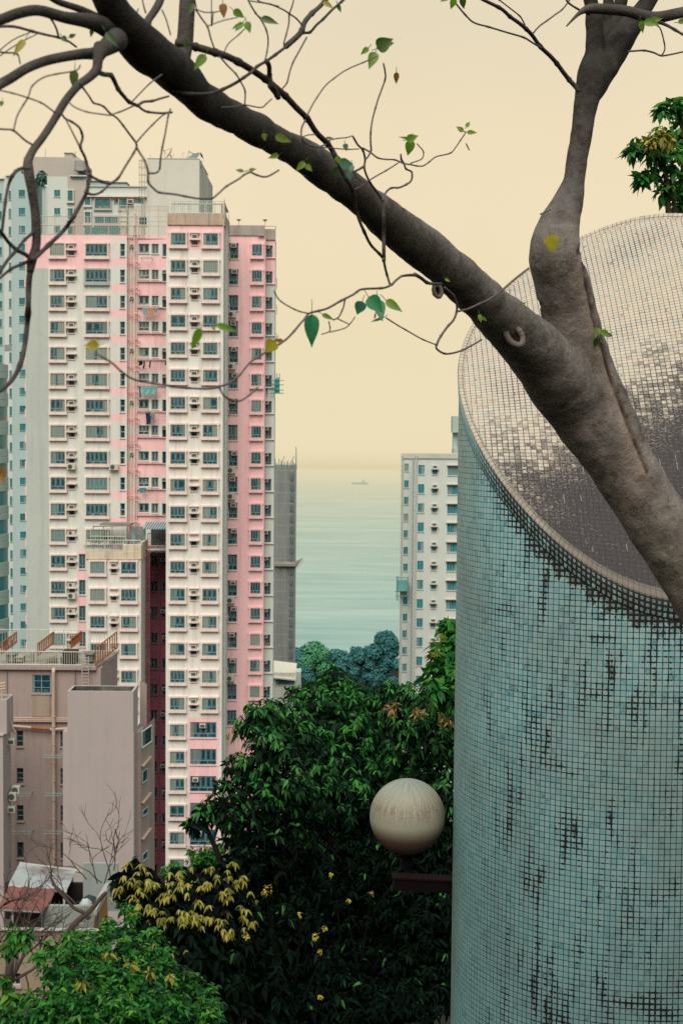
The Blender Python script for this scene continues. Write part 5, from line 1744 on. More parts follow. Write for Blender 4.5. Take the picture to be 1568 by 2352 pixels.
cloth('shirt', 'pale striped shirt hanging right of the dark blue jeans', 'shirt', fr, 352.5, 945, 9, 21, (0.26, 0.34, 0.36), 0.6)
cloth('towel', 'small teal cloth bundle hanging low under the recessed kitchens', 'cloth', fr, 331, 1119, 15, 11, (0.06, 0.33, 0.36), 0.8)
cloth('shirt', 'black garment hanging against the corner of the front wing', 'garment', fr, 384, 826, 7, 14, (0.015, 0.02, 0.03), 0.5)
cloth('shirt', 'purple garment hanging left of a yellow one on the pink right wing', 'garment', fc, 522, 1683, 5, 18, (0.20, 0.06, 0.16), 0.9, 1, 3, 'laundry on the right wing')
cloth('shirt', 'yellow garment hanging beside a purple one on the pink right wing', 'garment', fc, 528.5, 1680, 5, 18, (0.50, 0.36, 0.10), 0.9, 1, 3, 'laundry on the right wing')
cloth('towel', 'tiny dark cloth hanging on the grey right edge of the tower', 'cloth', fs_, 612, 892, 4, 12, (0.03, 0.06, 0.08), 0.4, 0.5, 2, 'laundry on the right wing')
# ------------------------------------------------------------------ lower block with the roof terrace
YF = 146.0
lb = thing('lower_block', (FX(260, YF), YF, 50), 'lower off-white block with a planted roof terrace in front of the pink tower', 'apartment building')
ff = Facade(lb, YF, 260)
mbn = MB()
for k, y in enumerate([1290.5, 1353.4, 1416, 1478.5, 1540.8, 1603]):
    ff.window(208.5, 242, y, y + 26, 'bay', (3, 4, 4, 2, 3, 3)[k], 0.24, pane=PANE)
    ff.window(279.5, 314, y, y + 26, 'bay', (3, 4, 3, 2, 4, 3)[k], 0.24, pane=PANE)
    niche(ff, 254, 270, y, 0, mbn, ac=k != 1)
mbn.build('niche_ledges', TRIM, lb, kind='stuff')
mb = MB()
ff.wall(mb, 198, 324, 1284, 2150)
xf0, xf1 = ff.X(198), ff.X(324)
zt = ff.Z(1284)
mb.quad((xf1, YF, 50), (xf1, YF + 4.2, 50), (xf1, YF + 4.2, zt), (xf1, YF, zt))
mb.quad((xf0, YF + 6, 50), (xf0, YF, 50), (xf0, YF, zt), (xf0, YF + 6, zt))
mb.quad((xf0, YF, zt - .05), (xf1, YF, zt - .05), (xf1, YF + 6.5, zt - .05), (xf0, YF + 6.5, zt - .05), 1)
mb.build('wall', [CREAM, ROOF], lb)
mb = MB()
ff.box(mb, 197, 325, 1266, 1284, -0.12, 0.35)
ff.box(mb, 283, 325, 1251, 1266, -0.10, 0.3)
mb.box(xf1 - 0.2, xf1 + 0.1, YF + 0.35, YF + 4.2, zt, ff.Z(1246))
mb.build('parapet', wall_mat('yellowed_parapet', (0.56, 0.50, 0.39), (0.50, 0.45, 0.37), (0.24, 0.18, 0.12), 0.8, scale=0.5, streak=2), lb)
zr1 = ff.Z(1266)
mb = MB()
railing(mb, (ff.X(198), YF, zr1), (ff.X(283), YF, zr1), ff.Z(1241) - zr1, 0.20, 1.6, 0.035)
railing(mb, (ff.X(284), YF, ff.Z(1252)), (ff.X(324), YF, ff.Z(1252)), ff.Z(1241) - ff.Z(1252), 0.3, 1.1, 0.04)
railing(mb, (ff.X(204), YF + 1.2, ff.Z(1254)), (ff.X(285), YF + 1.2, ff.Z(1254)), ff.Z(1218) - ff.Z(1254), 0.25, 1.5, 0.03, rails=(1.0, 0.55, 0.05))
mb.build('terrace_railing', FRAMEW, lb)
mb = MB()
ff.box(mb, 218, 290, 1208, 1211, 3.0, 6.0)
for x in (206, 230, 250, 285):
    mb.tube([(ff.X(x), YF + 2.2, zr1), (ff.X(x), YF + 2.2, ff.Z(1213))], 0.05, 5)
mb.tube([(ff.X(206), YF + 2.2, ff.Z(1213)), (ff.X(290), YF + 2.2, ff.Z(1210))], 0.06, 5)
mb.build('terrace_canopy', ROOF, lb)
mb = MB()
ff.box(mb, 287, 324, 1214, 1252, 3.4, 3.6)
ff.box(mb, 296, 306, 1212, 1252, 2.0, 2.2)
mb.build('terrace_screen', plain_mat('grey_screen', (0.22, 0.27, 0.28), 0.8, 0.1, var=0.5, scale=1.2), lb)
# plants of the terrace
pm_ = leaf_mat('terrace_leaf', (0.05, 0.10, 0.025), (0.12, 0.17, 0.06), (0.22, 0.22, 0.12))
# leaf clouds ------------------------------------------------------


def leaf_mesh(name, base, d, nrm, L, Wd, mats, parent, mat_idx=None, droop=0.25, fold=0.35):
    """one mesh of many folded eight-point leaves"""
    n = len(base)
    d = d / np.linalg.norm(d, axis=1, keepdims=True)
    nrm = nrm - d * (nrm * d).sum(1, keepdims=True)
    nrm /= np.linalg.norm(nrm, axis=1, keepdims=True) + 1e-9
    side = np.cross(d, nrm)
    L = L[:, None]
    Wd = Wd[:, None]
    dn = np.array([0, 0, -1.0])

    def pt(f, w, up):
        return base + d * L * f + dn * (droop * L * f * f) + side * Wd * w + nrm * Wd * up
    V = np.stack([pt(0, 0, 0), pt(.34, 0, 0), pt(.68, 0, 0), pt(1, 0, 0), pt(.30, -.5, fold * .5), pt(.30, .5, fold * .5), pt(.66, -.36, fold * .36), pt(.66, .36, fold * .36)], 1).reshape(-1, 3)
    tris = np.array([[0, 4, 1], [0, 1, 5], [4, 6, 1], [6, 2, 1], [1, 2, 7], [1, 7, 5], [6, 3, 2], [2, 3, 7]])
    Fc = (tris[None] + (np.arange(n) * 8)[:, None, None]).reshape(-1, 3)
    V = V - np.array(absloc(parent)) if parent else V
    me = bpy.data.meshes.new(name)
    me.vertices.add(len(V))
    me.vertices.foreach_set('co', V.astype(np.float32).ravel())
    me.loops.add(len(Fc) * 3)
    me.loops.foreach_set('vertex_index', Fc.astype(np.int32).ravel())
    me.polygons.add(len(Fc))
    me.polygons.foreach_set('loop_start', np.arange(len(Fc), dtype=np.int32) * 3)
    me.polygons.foreach_set('loop_total', np.full(len(Fc), 3, np.int32))
    if not isinstance(mats, (list, tuple)):
        mats = [mats]
    for mm in mats:
        me.materials.append(mm)
    if mat_idx is not None:
        me.polygons.foreach_set('material_index', np.repeat(mat_idx, 8).astype(np.int32))
    me.update(calc_edges=True)
    me.validate()
    return link(name, me, parent)


def unit(n):
    v = RNG.normal(size=(n, 3))
    return v / np.linalg.norm(v, axis=1, keepdims=True)


def crown(name, blobs, leaf_L, mats, parent, density=1.0, k=8, droop=0.45, wr=0.42, up=0.35, inner=0.6, depth_scale=1.0, top_mat=None, clump=0.5, sag=0.25, jag=0.0, shade=True):
    """blobs: (x, y, r, distance) in frame units; leaf rosettes on the blob shells plus loose leaves inside"""
    B, D, N_, LL, MI = [], [], [], [], []
    for bx, by, br, bY in blobs:
        c = np.array(P(bx, by, bY))
        R = br / FD * bY
        m = max(6, int(density * 26 * (R / leaf_L) ** 2 / k))
        dirs = unit(m)
        dirs[:, 2] = dirs[:, 2] * 0.9 + 0.12
        rad = R * (0.72 + 0.36 * RNG.random(m))[:, None] * (1 + jag * RNG.normal(size=(m, 1)))
        cen = c + dirs * rad * np.array([1, depth_scale, 1])
        ax = dirs * 0.8 + np.array([0, 0, up])
        ax /= np.linalg.norm(ax, axis=1, keepdims=True)
        cen_r = np.repeat(cen, k, 0)
        ax_r = np.repeat(ax, k, 0)
        rn = unit(m * k)
        perp = rn - ax_r * (rn * ax_r).sum(1, keepdims=True)
        perp /= np.linalg.norm(perp, axis=1, keepdims=True) + 1e-9
        d = ax_r * (0.15 + 0.5 * RNG.random((m * k, 1))) + perp + np.array([0, 0, -droop])
        B.append(cen_r + rn * leaf_L * clump * 0.3 + ax_r * leaf_L * clump * (RNG.random((m * k, 1)) - 0.6))
        D.append(d)
        N_.append(ax_r + np.array([0, 0, 0.7]) + 0.25 * unit(m * k))
        LL.append(leaf_L * (0.55 + 0.65 * RNG.random(m * k)))
        if top_mat is not None:
            tc_ = np.where((dirs[:, 2] > top_mat[0]) & (RNG.random(m) < top_mat[1]), 1, 0)  # upward clusters take the brighter leaf: light from above painted in
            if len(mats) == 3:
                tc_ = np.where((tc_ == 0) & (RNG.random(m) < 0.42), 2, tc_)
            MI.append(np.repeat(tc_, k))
        else:
            MI.append(np.zeros(m * k, int))
        mi = int(m * k * inner)
        dirs = unit(mi)
        B.append(c + dirs * R * (0.80 * RNG.random((mi, 1)) ** 0.5) * np.array([1, depth_scale, 1]))
        D.append(unit(mi) + np.array([0, 0, -0.3]))
        N_.append(unit(mi) + np.array([0, 0, 0.6]))
        LL.append(leaf_L * (1.1 + 0.6 * RNG.random(mi)))
        MI.append(np.zeros(mi, int))
    B, D, N_, LL, MI = np.concatenate(B), np.concatenate(D), np.concatenate(N_), np.concatenate(LL), np.concatenate(MI)
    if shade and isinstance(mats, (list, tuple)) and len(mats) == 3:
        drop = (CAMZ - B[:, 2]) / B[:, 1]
        pr = np.clip((drop - 0.225) / 0.085, 0, 0.97)  # lower leaves turn near-black: shade under the canopy painted by material
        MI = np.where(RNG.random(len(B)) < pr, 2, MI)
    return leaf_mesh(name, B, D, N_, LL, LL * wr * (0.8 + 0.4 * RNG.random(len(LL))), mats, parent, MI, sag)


crown('terrace_plants', [(225, 1240, 10, YF + 2), (245, 1238, 12, YF + 2.5), (265, 1239, 10, YF + 2), (210, 1238, 7, YF + 2), (278, 1240, 7, YF + 2)], 0.22, pm_, lb, density=0.7, k=6)
mb = MB()
awn = thing('striped_awning', (fr.X(345), YA - 2, ff.Z(1216)), 'blue and white striped awning above the terrace beside the front wing', 'awning')
for i in range(22):
    xa, xb_ = 316 + i * 64 / 22, 316 + (i + 1) * 64 / 22
    sh = 6
    mb.quad((ff.X(xa + sh * 0.4), YF + 2.5, ff.Z(1217)), (ff.X(xb_ + sh * 0.4), YF + 2.5, ff.Z(1217)), (ff.X(xb_ + sh), YF + 4.8, ff.Z(1205)), (ff.X(xa + sh), YF + 4.8, ff.Z(1205)), i % 2)
    mb.quad((ff.X(xa + sh * 0.4), YF + 2.5, ff.Z(1219)), (ff.X(xb_ + sh * 0.4), YF + 2.5, ff.Z(1219)), (ff.X(xb_ + sh * 0.4), YF + 2.5, ff.Z(1217)), (ff.X(xa + sh * 0.4), YF + 2.5, ff.Z(1217)), i % 2)
mb.build('canvas', [plain_mat('awning_blue', (0.015, 0.09, 0.17), 0.8), plain_mat('awning_white', (0.36, 0.42, 0.42), 0.8)], awn)
mb = MB()
for x in (318, 350, 378):
    mb.tube([(ff.X(x + 4), YF + 4.8, ff.Z(1205)), (ff.X(x + 2.4), YF + 2.5, ff.Z(1217))], 0.035, 5)
mb.build('frame', FRAMEW, awn, kind='stuff')
mb = MB()
zg = ff.Z(1265)
railing(mb, (ff.X(326), YF + 4.6, zg), (ff.X(382), YF + 4.6, zg), ff.Z(1232) - zg, 0.16, 1.3, 0.025)
ff.box(mb, 324, 384, 1265, 1268, 4.2, 6.4)
mb.build('bridge_rail', GREYPIPE, lb)
mb = MB()
ff.box(mb, 330, 384, 1219, 1262, 5.6, 5.8)
mb.build('draped_tarp', plain_mat('tarp', (0.12, 0.16, 0.17), 0.9, 0.1, var=0.6, scale=1.5), lb)
for x, yb in ((327, 2000), (330.5, 2000), (334, 2000)):
    mb = MB()
    mb.tube([(ff.X(x), YF + 3.2, 60), (ff.X(x), YF + 3.2, ff.Z(1268))], 0.07, 6)
    mb.build('waste_pipe', plain_mat('maroon_pipe', (0.25, 0.11, 0.12), 0.7, 0.2, var=0.4, scale=0.6), lb)

# ------------------------------------------------------------------ beige building with the railed roof
YE = 107.0
eb = thing('beige_building', (FX(100, YE), YE, 70), 'dull beige building with a rusty railed flat roof and long drain pipes', 'building')
fe = Facade(eb, YE, 100, 1700)
fe.window(75, 117.5, 1550, 1593, 'flush', 2, 0, trim=BEIGE, frame=FRAME, pane=PANED, grille=False)
for y in (1679, 1764.5, 1850, 1935):
    fe.window(39, 54, y, y + 36.5, 'deep', 1, 0, trim=BEIGE, frame=FRAMED, pane=PANES, grille=False)
    fe.window(139.5, 154.5, y, y + 36.5, 'deep', 1, 0, trim=BEIGE, frame=FRAMED, pane=PANES, grille=False)
mb = MB()
fe.wall(mb, -80, 232, 1533, 2120)
xe0, xe1 = fe.X(-80), fe.X(232)
mb.quad((xe1, YE, 70), (xe1, YE + 8, 70), (xe1, YE + 8, fe.Z(1533)), (xe1, YE, fe.Z(1533)))
ze = fe.Z(1531)
mb.quad((xe0, YE - .2, ze), (fe.X(222), YE - .2, ze), (fe.X(239), YE + 8, ze), (xe0, YE + 8, ze), 1)
fe.box(mb, -80, 222, 1529, 1537, -0.28, 0.02)
mb.add([(fe.X(222), YE - .28, fe.Z(1537)), (fe.X(239), YE + 6, fe.Z(1537)), (fe.X(239), YE + 6, fe.Z(1529)), (fe.X(222), YE - .28, fe.Z(1529))], [(0, 1, 2, 3)])
mb.build('wall', [BEIGE, wall_mat('littered_roof', (0.30, 0.25, 0.20), (0.15, 0.13, 0.12), (0.05, 0.04, 0.04), 0.6, scale=0.9)], eb)
mb = MB()
for x in (45, 54.2):
    pass
for y in (1691, 1703):
    for x0_, x1_ in ((39, 54), (139.5, 154.5)):
        for dy in (0, 85.5, 171):
            fe.box(mb, x0_ + .3, x1_ - .3, y + dy, y + dy + 0.9, 0.14, 0.18)
for y in (1564, 1579):
    fe.box(mb, 75.5, 117, y, y + 0.9, 0.04, 0.10)
mb.build('glazing_bar', FRAME, eb, kind='stuff')
mb = MB()
fe.box(mb, 76, 116, 1594.5, 1646, -0.05, -0.003)
mb.build('patched_panel', wall_mat('patched_render', (0.30, 0.245, 0.20), (0.28, 0.225, 0.19), (0.12, 0.08, 0.05), 0.7, scale=0.5), eb)
zz0, zz1 = fe.Z(1529), fe.Z(1496.5)
mb = MB()
railing(mb, (xe0, YE - .1, zz0), (fe.X(192), YE - .1, zz0), zz1 - zz0, 0.17, 1.7, 0.028)
mb.build('roof_railing', FRAMEW, eb)
mb = MB()
railing(mb, (xe0, YE + 6.5, zz0), (fe.X(236), YE + 6.5, zz0), (fe.Z(1474.5) - zz0) * 1.0, 0.22, 2.0, 0.022)
mb.build('roof_railing', FRAMEW, eb)
for x0_, x1_, y0_, y1_, yb_, ytop in ((-2, 5, 1474, 1507, 1, 5), (81.5, 91, 1475, 1510, 1.0, 5.5), (146, 154.5, 1475, 1502, 3.2, 6), (219.5, 240, 1476, 1527, 0.1, 6)):
    mb = MB()
    Xa, Xb = fe.X(x0_), fe.X(x1_)
    za_, zb_ = fe.Z(y1_), fe.Z(y0_)
    n = 9
    for i in range(n + 1):
        q = i / n
        x = Xa + (Xb - Xa) * q
        yy = YE + yb_ + (ytop - yb_) * q
        zt_ = zb_ - (zb_ - za_) * 0.25 * (1 - q)
        zbt = za_ + (zb_ - za_) * 0.25 * q
        mb.tube([(x, yy, zbt), (x, yy, zt_)], 0.05, 5)
    mb.tube([(Xa, YE + yb_, zb_ - (zb_ - za_) * .25), (Xb, YE + ytop, zb_)], 0.06, 5)
    mb.tube([(Xa, YE + yb_, za_), (Xb, YE + ytop, za_ + (zb_ - za_) * .25)], 0.06, 5)
    mb.build('rusty_gate', RUST, eb)
tank = thing('rooftop_crate', (fe.X(153), YE + 1.5, fe.Z(1528)), 'dark brown slatted crate standing on the railed beige roof', 'crate')
mb = MB()
for i in range(9):
    xx = 137.5 + i * 3.5
    fe.box(mb, xx, xx + 3.0, 1503, 1526.5, 1.0, 2.4)
fe.box(mb, 137, 169, 1501, 1503, 0.95, 2.45)
fe.box(mb, 137, 169, 1526.5, 1528, 0.95, 2.45)
mb.build('slats', plain_mat('dark_wood', (0.065, 0.040, 0.028), 0.9, 0.1, var=0.5, scale=2), tank)
junk = [('rooftop_planter', 6, 26, 1510, 1527, 'low grey planter among litter at the far end of the railed roof', (0.20, 0.19, 0.17)), ('rooftop_box', 28, 44, 1516, 1527, 'small pale box beside the planter on the railed roof', (0.36, 0.33, 0.28)),
        ('rooftop_pot', 57, 70, 1505, 1525, 'pale round pot standing behind the roof railing', (0.34, 0.32, 0.28)), ('rooftop_plank', 96, 130, 1520, 1526, 'long low stack of planks lying left of the brown crate', (0.22, 0.17, 0.13)), ('rooftop_block', 190, 206, 1508, 1526, 'grey block near the ladder end of the railed roof', (0.16, 0.17, 0.18))]
for nm, x0_, x1_, y0_, y1_, lab, c in junk:
    mb = MB()
    if nm == 'rooftop_pot':
        cxx, czz = fe.X((x0_ + x1_) / 2), fe.Z(y1_)
        hh, rr = fe.Z(y0_) - czz, (fe.X(x1_) - fe.X(x0_)) / 2
        mb.tube([(cxx, YE + 2, czz), (cxx, YE + 2, czz + hh * .2), (cxx, YE + 2, czz + hh * .7), (cxx, YE + 2, czz + hh * .9), (cxx, YE + 2, czz + hh)], [rr * .7, rr * .85, rr, rr * .9, rr], 14)
    elif nm == 'rooftop_plank':
        for j in range(4):
            fe.box(mb, x0_ + j * 1.5, x1_ - (j % 2) * 3, y1_ - 1.5 * (j + 1) + .2, y1_ - 1.5 * j, 1.6 + j * .1, 2.2 + j * .05)
    else:
        fe.box(mb, x0_, x1_, y0_ + 2, y1_, 1.4, 2.4)
        fe.box(mb, x0_ - .8, x1_ + .8, y0_, y0_ + 2, 1.3, 2.5)
        fe.box(mb, x0_ + 1, x1_ - 1, y0_ + 5, y0_ + 6, 1.36, 1.399)
    o = mb.build(nm, plain_mat(nm, c, 0.9, 0.1, var=0.45, scale=1.5))
    tag(o, lab, nm.split('_')[1])
WP = plain_mat('chalky_pipe', (0.44, 0.345, 0.30), 0.7, 0.2, var=0.25, scale=0.6, c2=(0.36, 0.25, 0.19))
mb = MB()
mb.tube([(fe.X(126), YE - .35, 74), (fe.X(126), YE - .35, fe.Z(1540)), (fe.X(126), YE - .2, fe.Z(1534))], 0.135, 10)
for y in (1642, 1665, 1706, 1748, 1790, 1834, 1877, 1920, 1965):
    mb.tube([(fe.X(126), YE - .35, fe.Z(y)), (fe.X(126), YE - .35, fe.Z(y + 2.5))], 0.165, 10)
mb.build('drain_pipe', WP, eb)
mb = MB()
mb.tube([(fe.X(20), YE - .3, fe.Z(1665)), (fe.X(75), YE - .3, fe.Z(1669.5)), (fe.X(118), YE - .3, fe.Z(1673)), (fe.X(126), YE - .3, fe.Z(1675))], 0.10, 8)
mb.tube([(fe.X(126), YE - .3, fe.Z(1673)), (fe.X(160), YE - .3, fe.Z(1671))], 0.10, 8)
mb.build('sloping_pipe', WP, eb)
mb = MB()
mb.tube([(fe.X(75), YE - .3, fe.Z(1669.5)), (fe.X(118), YE - .3, fe.Z(1673))], 0.112, 8)
mb.build('rusty_section', RUST, eb)
for y in (1648, 1652, 1655.5):
    mb = MB()
    mb.tube([(fe.X(20), YE - .22, fe.Z(y)), (fe.X(160), YE - .22, fe.Z(y))], 0.055, 6)
    mb.build('thin_pipe', WP, eb)
for y, a, b_ in ((1729, 110, 146), (1816, 113, 146), (1902, 110, 146), (1817, 20, 75), (1903, 22, 77)):
    mb = MB()
    for dy in (0.7, 1.3):
        mb.tube([(fe.X(a), YE - dy, fe.Z(y + dy * 1.5)), (fe.X(b_), YE - dy, fe.Z(y + dy * 1.5))], 0.03, 5)
    mb.tube([(fe.X(a), YE - .3, fe.Z(y)), (fe.X(a), YE - 1.4, fe.Z(y + 2))], 0.03, 5)
    mb.tube([(fe.X(b_), YE, fe.Z(y)), (fe.X(b_), YE - 1.4, fe.Z(y + 2))], 0.03, 5)
    mb.build('drying_rack', FRAME, eb)
mb = MB()
for dx in (192, 207):
    mb.tube([(fe.X(dx), YE - .5, fe.Z(1572)), (fe.X(dx), YE - .5, fe.Z(1504))], 0.035, 5)
for y in range(1508, 1572, 7):
    mb.tube([(fe.X(192), YE - .5, fe.Z(y)), (fe.X(207), YE - .5, fe.Z(y))], 0.025, 4)
mb.build('ladder', GREYPIPE, eb)
for x in (18.5, 174):
    mb = MB()
    mb.tube([(fe.X(x), YE - .1, fe.Z(1660 if x < 20 else 1575)), (fe.X(x), YE - .1, fe.Z(1530))], 0.03, 5)
    mb.build('cable', FRAMED, eb)

# ------------------------------------------------------------------ plain block in front of it
YP = 100.0
pb_ = thing('plain_block', (FX(230, YP), YP, 70), 'plain windowless beige block with an open parapet roof', 'building')
fp = Facade(pb_, YP, 230, 1800)
mb = MB()
fp.wall(mb, 156, 306.5, 1587.7, 1681)
fp.wall(mb, 145, 307.5, 1681, 2130)
zp = fp.Z(1587.7)
xa, xb_ = fp.X(156), fp.X(306.5)
t_ = 0.16
yb2 = YP + 2.25
# parapet ring: back and sides
mb.box(xa, xb_, yb2 - t_, yb2, fp.Z(1600), zp)
mb.quad((xa, yb2, fp.Z(1681)), (xa, YP, fp.Z(1681)), (xa, YP, zp), (xa, yb2, zp))
mb.quad((xb_, YP, 70), (xb_, yb2 + 1.2, 70), (xb_, yb2 + 1.2, fp.Z(1681)), (xb_, YP, fp.Z(1681)))
mb.quad((xb_, YP, fp.Z(1681)), (xb_, yb2, fp.Z(1681)), (xb_, yb2, zp), (xb_, YP, zp))
mb.quad((xa, YP, zp), (xb_, YP, zp), (xb_ - t_, YP + t_, zp), (xa + t_, YP + t_, zp))
mb.quad((xa, YP, zp), (xa + t_, YP + t_, zp), (xa + t_, yb2 - t_, zp), (xa, yb2, zp))
mb.quad((xb_, YP, zp), (xb_, yb2, zp), (xb_ - t_, yb2 - t_, zp), (xb_ - t_, YP + t_, zp))
mb.quad((fp.X(145), YP, fp.Z(1681)), (xa, YP, fp.Z(1681)), (xa, yb2, fp.Z(1681)), (fp.X(145), yb2, fp.Z(1681)))
mb.quad((fp.X(145), yb2, 70), (fp.X(145), YP, 70), (fp.X(145), YP, fp.Z(1681)), (fp.X(145), yb2, fp.Z(1681)))
mb.build('wall', BEIGE2, pb_)
mb = MB()
zi = zp - 0.42
mb.quad((xa + t_, YP + t_, zi), (xb_ - t_, YP + t_, zi), (xb_ - t_, yb2 - t_, zi), (xa + t_, yb2 - t_, zi))
mb.quad((xa + t_, yb2 - t_ - .004, zi), (xb_ - t_, yb2 - t_ - .004, zi), (xb_ - t_, yb2 - t_ - .004, zp - .02), (xa + t_, yb2 - t_ - .004, zp - .02))
mb.quad((xa + t_ + .004, YP + t_, zi), (xa + t_ + .004, yb2 - t_, zi), (xa + t_ + .004, yb2 - t_, zp - .02), (xa + t_ + .004, YP + t_, zp - .02))
mb.build('flat_roof', wall_mat('mossy_roof', (0.030, 0.034, 0.032), (0.12, 0.125, 0.11), (0.02, 0.02, 0.02), 0.6, scale=1.2), pb_)
# stepped side wing on the right
mb = MB()
xs_ = fp.X(318)
mb.box(xb_ + .003, xs_, YP + 1.3, YP + 3.2, 70, fp.Z(1690))
mb.quad((xs_, YP + 1.3, 70), (fp.X(336), YP + 4.6, 70), (fp.X(336), YP + 4.6, fp.Z(1676)), (xs_, YP + 1.3, fp.Z(1690)))
mb.quad((xb_, YP + 3.3, 70), (fp.X(322), YP + 3.5, 70), (fp.X(322), YP + 3.5, fp.Z(1590)), (xb_, YP + 3.3, fp.Z(1582)))
mb.build('side_wing', BEIGE, pb_)
Xs0, Xs1 = xs_, fp.X(336)


def side_pt(q, y, off=0.0):
    return (Xs0 + (Xs1 - Xs0) * q + off, YP + 1.3 + 3.3 * q - off * 0.5, fp.Z(y))


for (y0_, y1_, q0, q1, lit) in ((1690, 1728, .05, .75, 1), (1785, 1811, .08, .42, 0), (1876, 1890, .1, .45, 0), (1978, 1995, .1, .45, 0)):
    mb = MB()
    a, b_, c, d = side_pt(q0, y1_, .03), side_pt(q1, y1_, .03), side_pt(q1, y0_, .03), side_pt(q0, y0_, .03)
    for p, q in ((a, b_), (b_, c), (c, d), (d, a)):
        mb.tube([p, q], 0.05, 4)
    w_ = mb.build('side_window', FRAMEW if lit else FRAME, pb_)
    mb = MB()
    mb.quad(side_pt(q0, y1_, .015), side_pt(q1, y1_, .015), side_pt(q1, y0_, .015), side_pt(q0, y0_, .015), 0, [(0, 0), (1, 0), (1, 1), (0, 1)])
    mb.build('pane', PANED, w_)
for y in (1760, 1846, 1930):
    mb = MB()
    a, b_ = side_pt(.02, y + 9, .01), side_pt(.62, y, .01)
    c, d = side_pt(.62, y, .20), side_pt(.02, y + 9, .20)
    mb.quad(a, b_, c, d)
    mb.quad(d, c, side_pt(.62, y + 3, .20), side_pt(.02, y + 12, .20))
    mb.build('window_hood', wall_mat('hood_render', (0.36, 0.28, 0.22), (0.33, 0.26, 0.21)), pb_)

# ------------------------------------------------------------------ block at the very left
qb = thing('edge_block', (FX(-20, YP), YP, 70), 'pinkish beige block at the left edge with air conditioners on its narrow side', 'building')
fq = Facade(qb, YP, 0, 1800)
mb = MB()
fq.box(mb, -90, 17, 1607, 1686, 0, 2.0)
fq.box(mb, -90, 11, 1686, 2140, -0.4, 2.0)
fq.box(mb, -90, 12.5, 1684, 1687, -0.5, 1.9)
mb.build('wall', BEIGE2, qb)
mb = MB()
fq.box(mb, -90, 14, 1606.9, 1606.95, 0.25, 1.7)
mb.build('flat_roof', ROOF, qb)
for y, fan in ((1711, 0), (1838, 1), (1826, 1), (1868, 0)):
    aircon(qb, fq.X(19 if fan == 0 else (22 if y == 1838 else 27)), YP + 0.9 + (0.4 if y == 1826 else 0), fq.Z(y), 0.5, 0.55 if fan else 0.4, 0.5, fan=bool(fan))
mb = MB()
for y in (1575, 1582, 1588):
    mb.tube([(fq.X(-10), YP + 0.6, fq.Z(y)), (fq.X(10), YP + 0.6, fq.Z(y - 3))], 0.08, 6)
mb.tube([(fq.X(2), YP + 0.6, fq.Z(1607)), (fq.X(2), YP + 0.6, fq.Z(1572))], 0.07, 6)
mb.build('roof_pipes', WP, qb, kind='stuff')
mb = MB()
mb.tube([(fq.X(17), YP + 1, fq.Z(1625)), (fq.X(18), YP + 1, fq.Z(1660)), (fq.X(24), YP + 1, fq.Z(1680)), (fq.X(30), YP + 1, fq.Z(1688))], 0.05, 6)
mb.build('hose', WP, qb)

# ------------------------------------------------------------------ grey-white tower behind on the left
YG = 221.0
gb = thing('grey_tower', (FX(40, YG), YG, 40), 'greyish white tower with columns of small dark windows behind the pink tower', 'apartment building')
fgw = Facade(gb, YG, 40, 900)
for k in range(26):
    y = 436.3 + 41.3 * k
    fgw.window(45.8, 60, y, y + 15.5, 'flush', 2, 0, name='window', trim=FARG, frame=FRAMED, pane=PANEF if k % 3 else PANET, grille=False)
    fgw.window(22.6, 28, y + 2, y + 23, 'flush', 1, 0, name='side_window', trim=FARG, frame=FRAMED, pane=PANEF, grille=False)
    if k < 25:
        fgw.window(-2, 7, y + 8, y + 26, 'flush', 2, 0, name='edge_window', trim=FARG, frame=FRAMED, pane=PANET, grille=False)
mb = MB()
fgw.wall(mb, 28.3, 74, 399, 1900)
fgw.wall(mb, 12, 28.3, 404, 1900, 1)
fgw.wall(mb, -60, 12, 411, 1900)
X1 = fgw.X(74)
mb.quad((X1, YG, 40), (X1, YG + 12, 40), (X1, YG + 12, fgw.Z(399)), (X1, YG, fgw.Z(399)))
fgw.box(mb, 32, 50, 388, 399, 0.5, 3, 0)
fgw.box(mb, 17, 29, 402, 405, -0.3, 2, 1)
fgw.box(mb, -60, 12.5, 409.5, 412, -0.3, 2, 1)
fgw.box(mb, 12, 28, 792, 806, -0.05, -0.003, 2)
mb.build('wall', [FARG, FARW, plain_mat('grey_band', (0.24, 0.28, 0.29), 0.9)], gb)
mb = MB()
for x, h in ((48, 8), (66, 5)):
    mb.tube([(fgw.X(x), YG + 2, fgw.Z(399)), (fgw.X(x), YG + 2, fgw.Z(399 - h * 3))], 0.06, 4)
mb.build('roof_mast', GREYPIPE, gb, kind='stuff')

# ------------------------------------------------------------------ terrace building behind the roof
YH = 216.0
hb = thing('penthouse_building', (FX(200, YH), YH, 60), 'pale building with teal windows and a mauve penthouse behind the tower roof', 'apartment building')
fh = Facade(hb, YH, 200, 450)
fh2 = Facade(hb, YH + 6, 140, 450)
for y in (437, 478.5, 520):
    fh.window(125, 139, y, y + 15.5, 'flush', 2, 0, trim=FARW, frame=FRAME, pane=PANET, grille=False)
for y in (439, 480, 521):
    fh.window(157, 168.5, y, y + 23, 'bay', 2, 0, trim=FARW, frame=FRAMED, pane=PANET, grille=False)
    fh.window(196, 209, y + 8, y + 32, 'bay', 3, 0, trim=FARW, frame=FRAMED, pane=PANET, grille=False)
for x0_, x1_, y0_, y1_, n in ((219.5, 254.5, 457, 478, 4), (263, 271.5, 457.5, 466, 2), (275, 292.5, 457, 478, 3), (309, 330.5, 457.5, 468, 4), (219.5, 272, 498, 512, 6), (280, 292, 498, 512, 2)):
    fh.window(x0_, x1_, y0_, y1_, 'bay' if n > 2 else 'flush', n, 0, trim=FARP, frame=FRAMED, pane=PANET, grille=False)
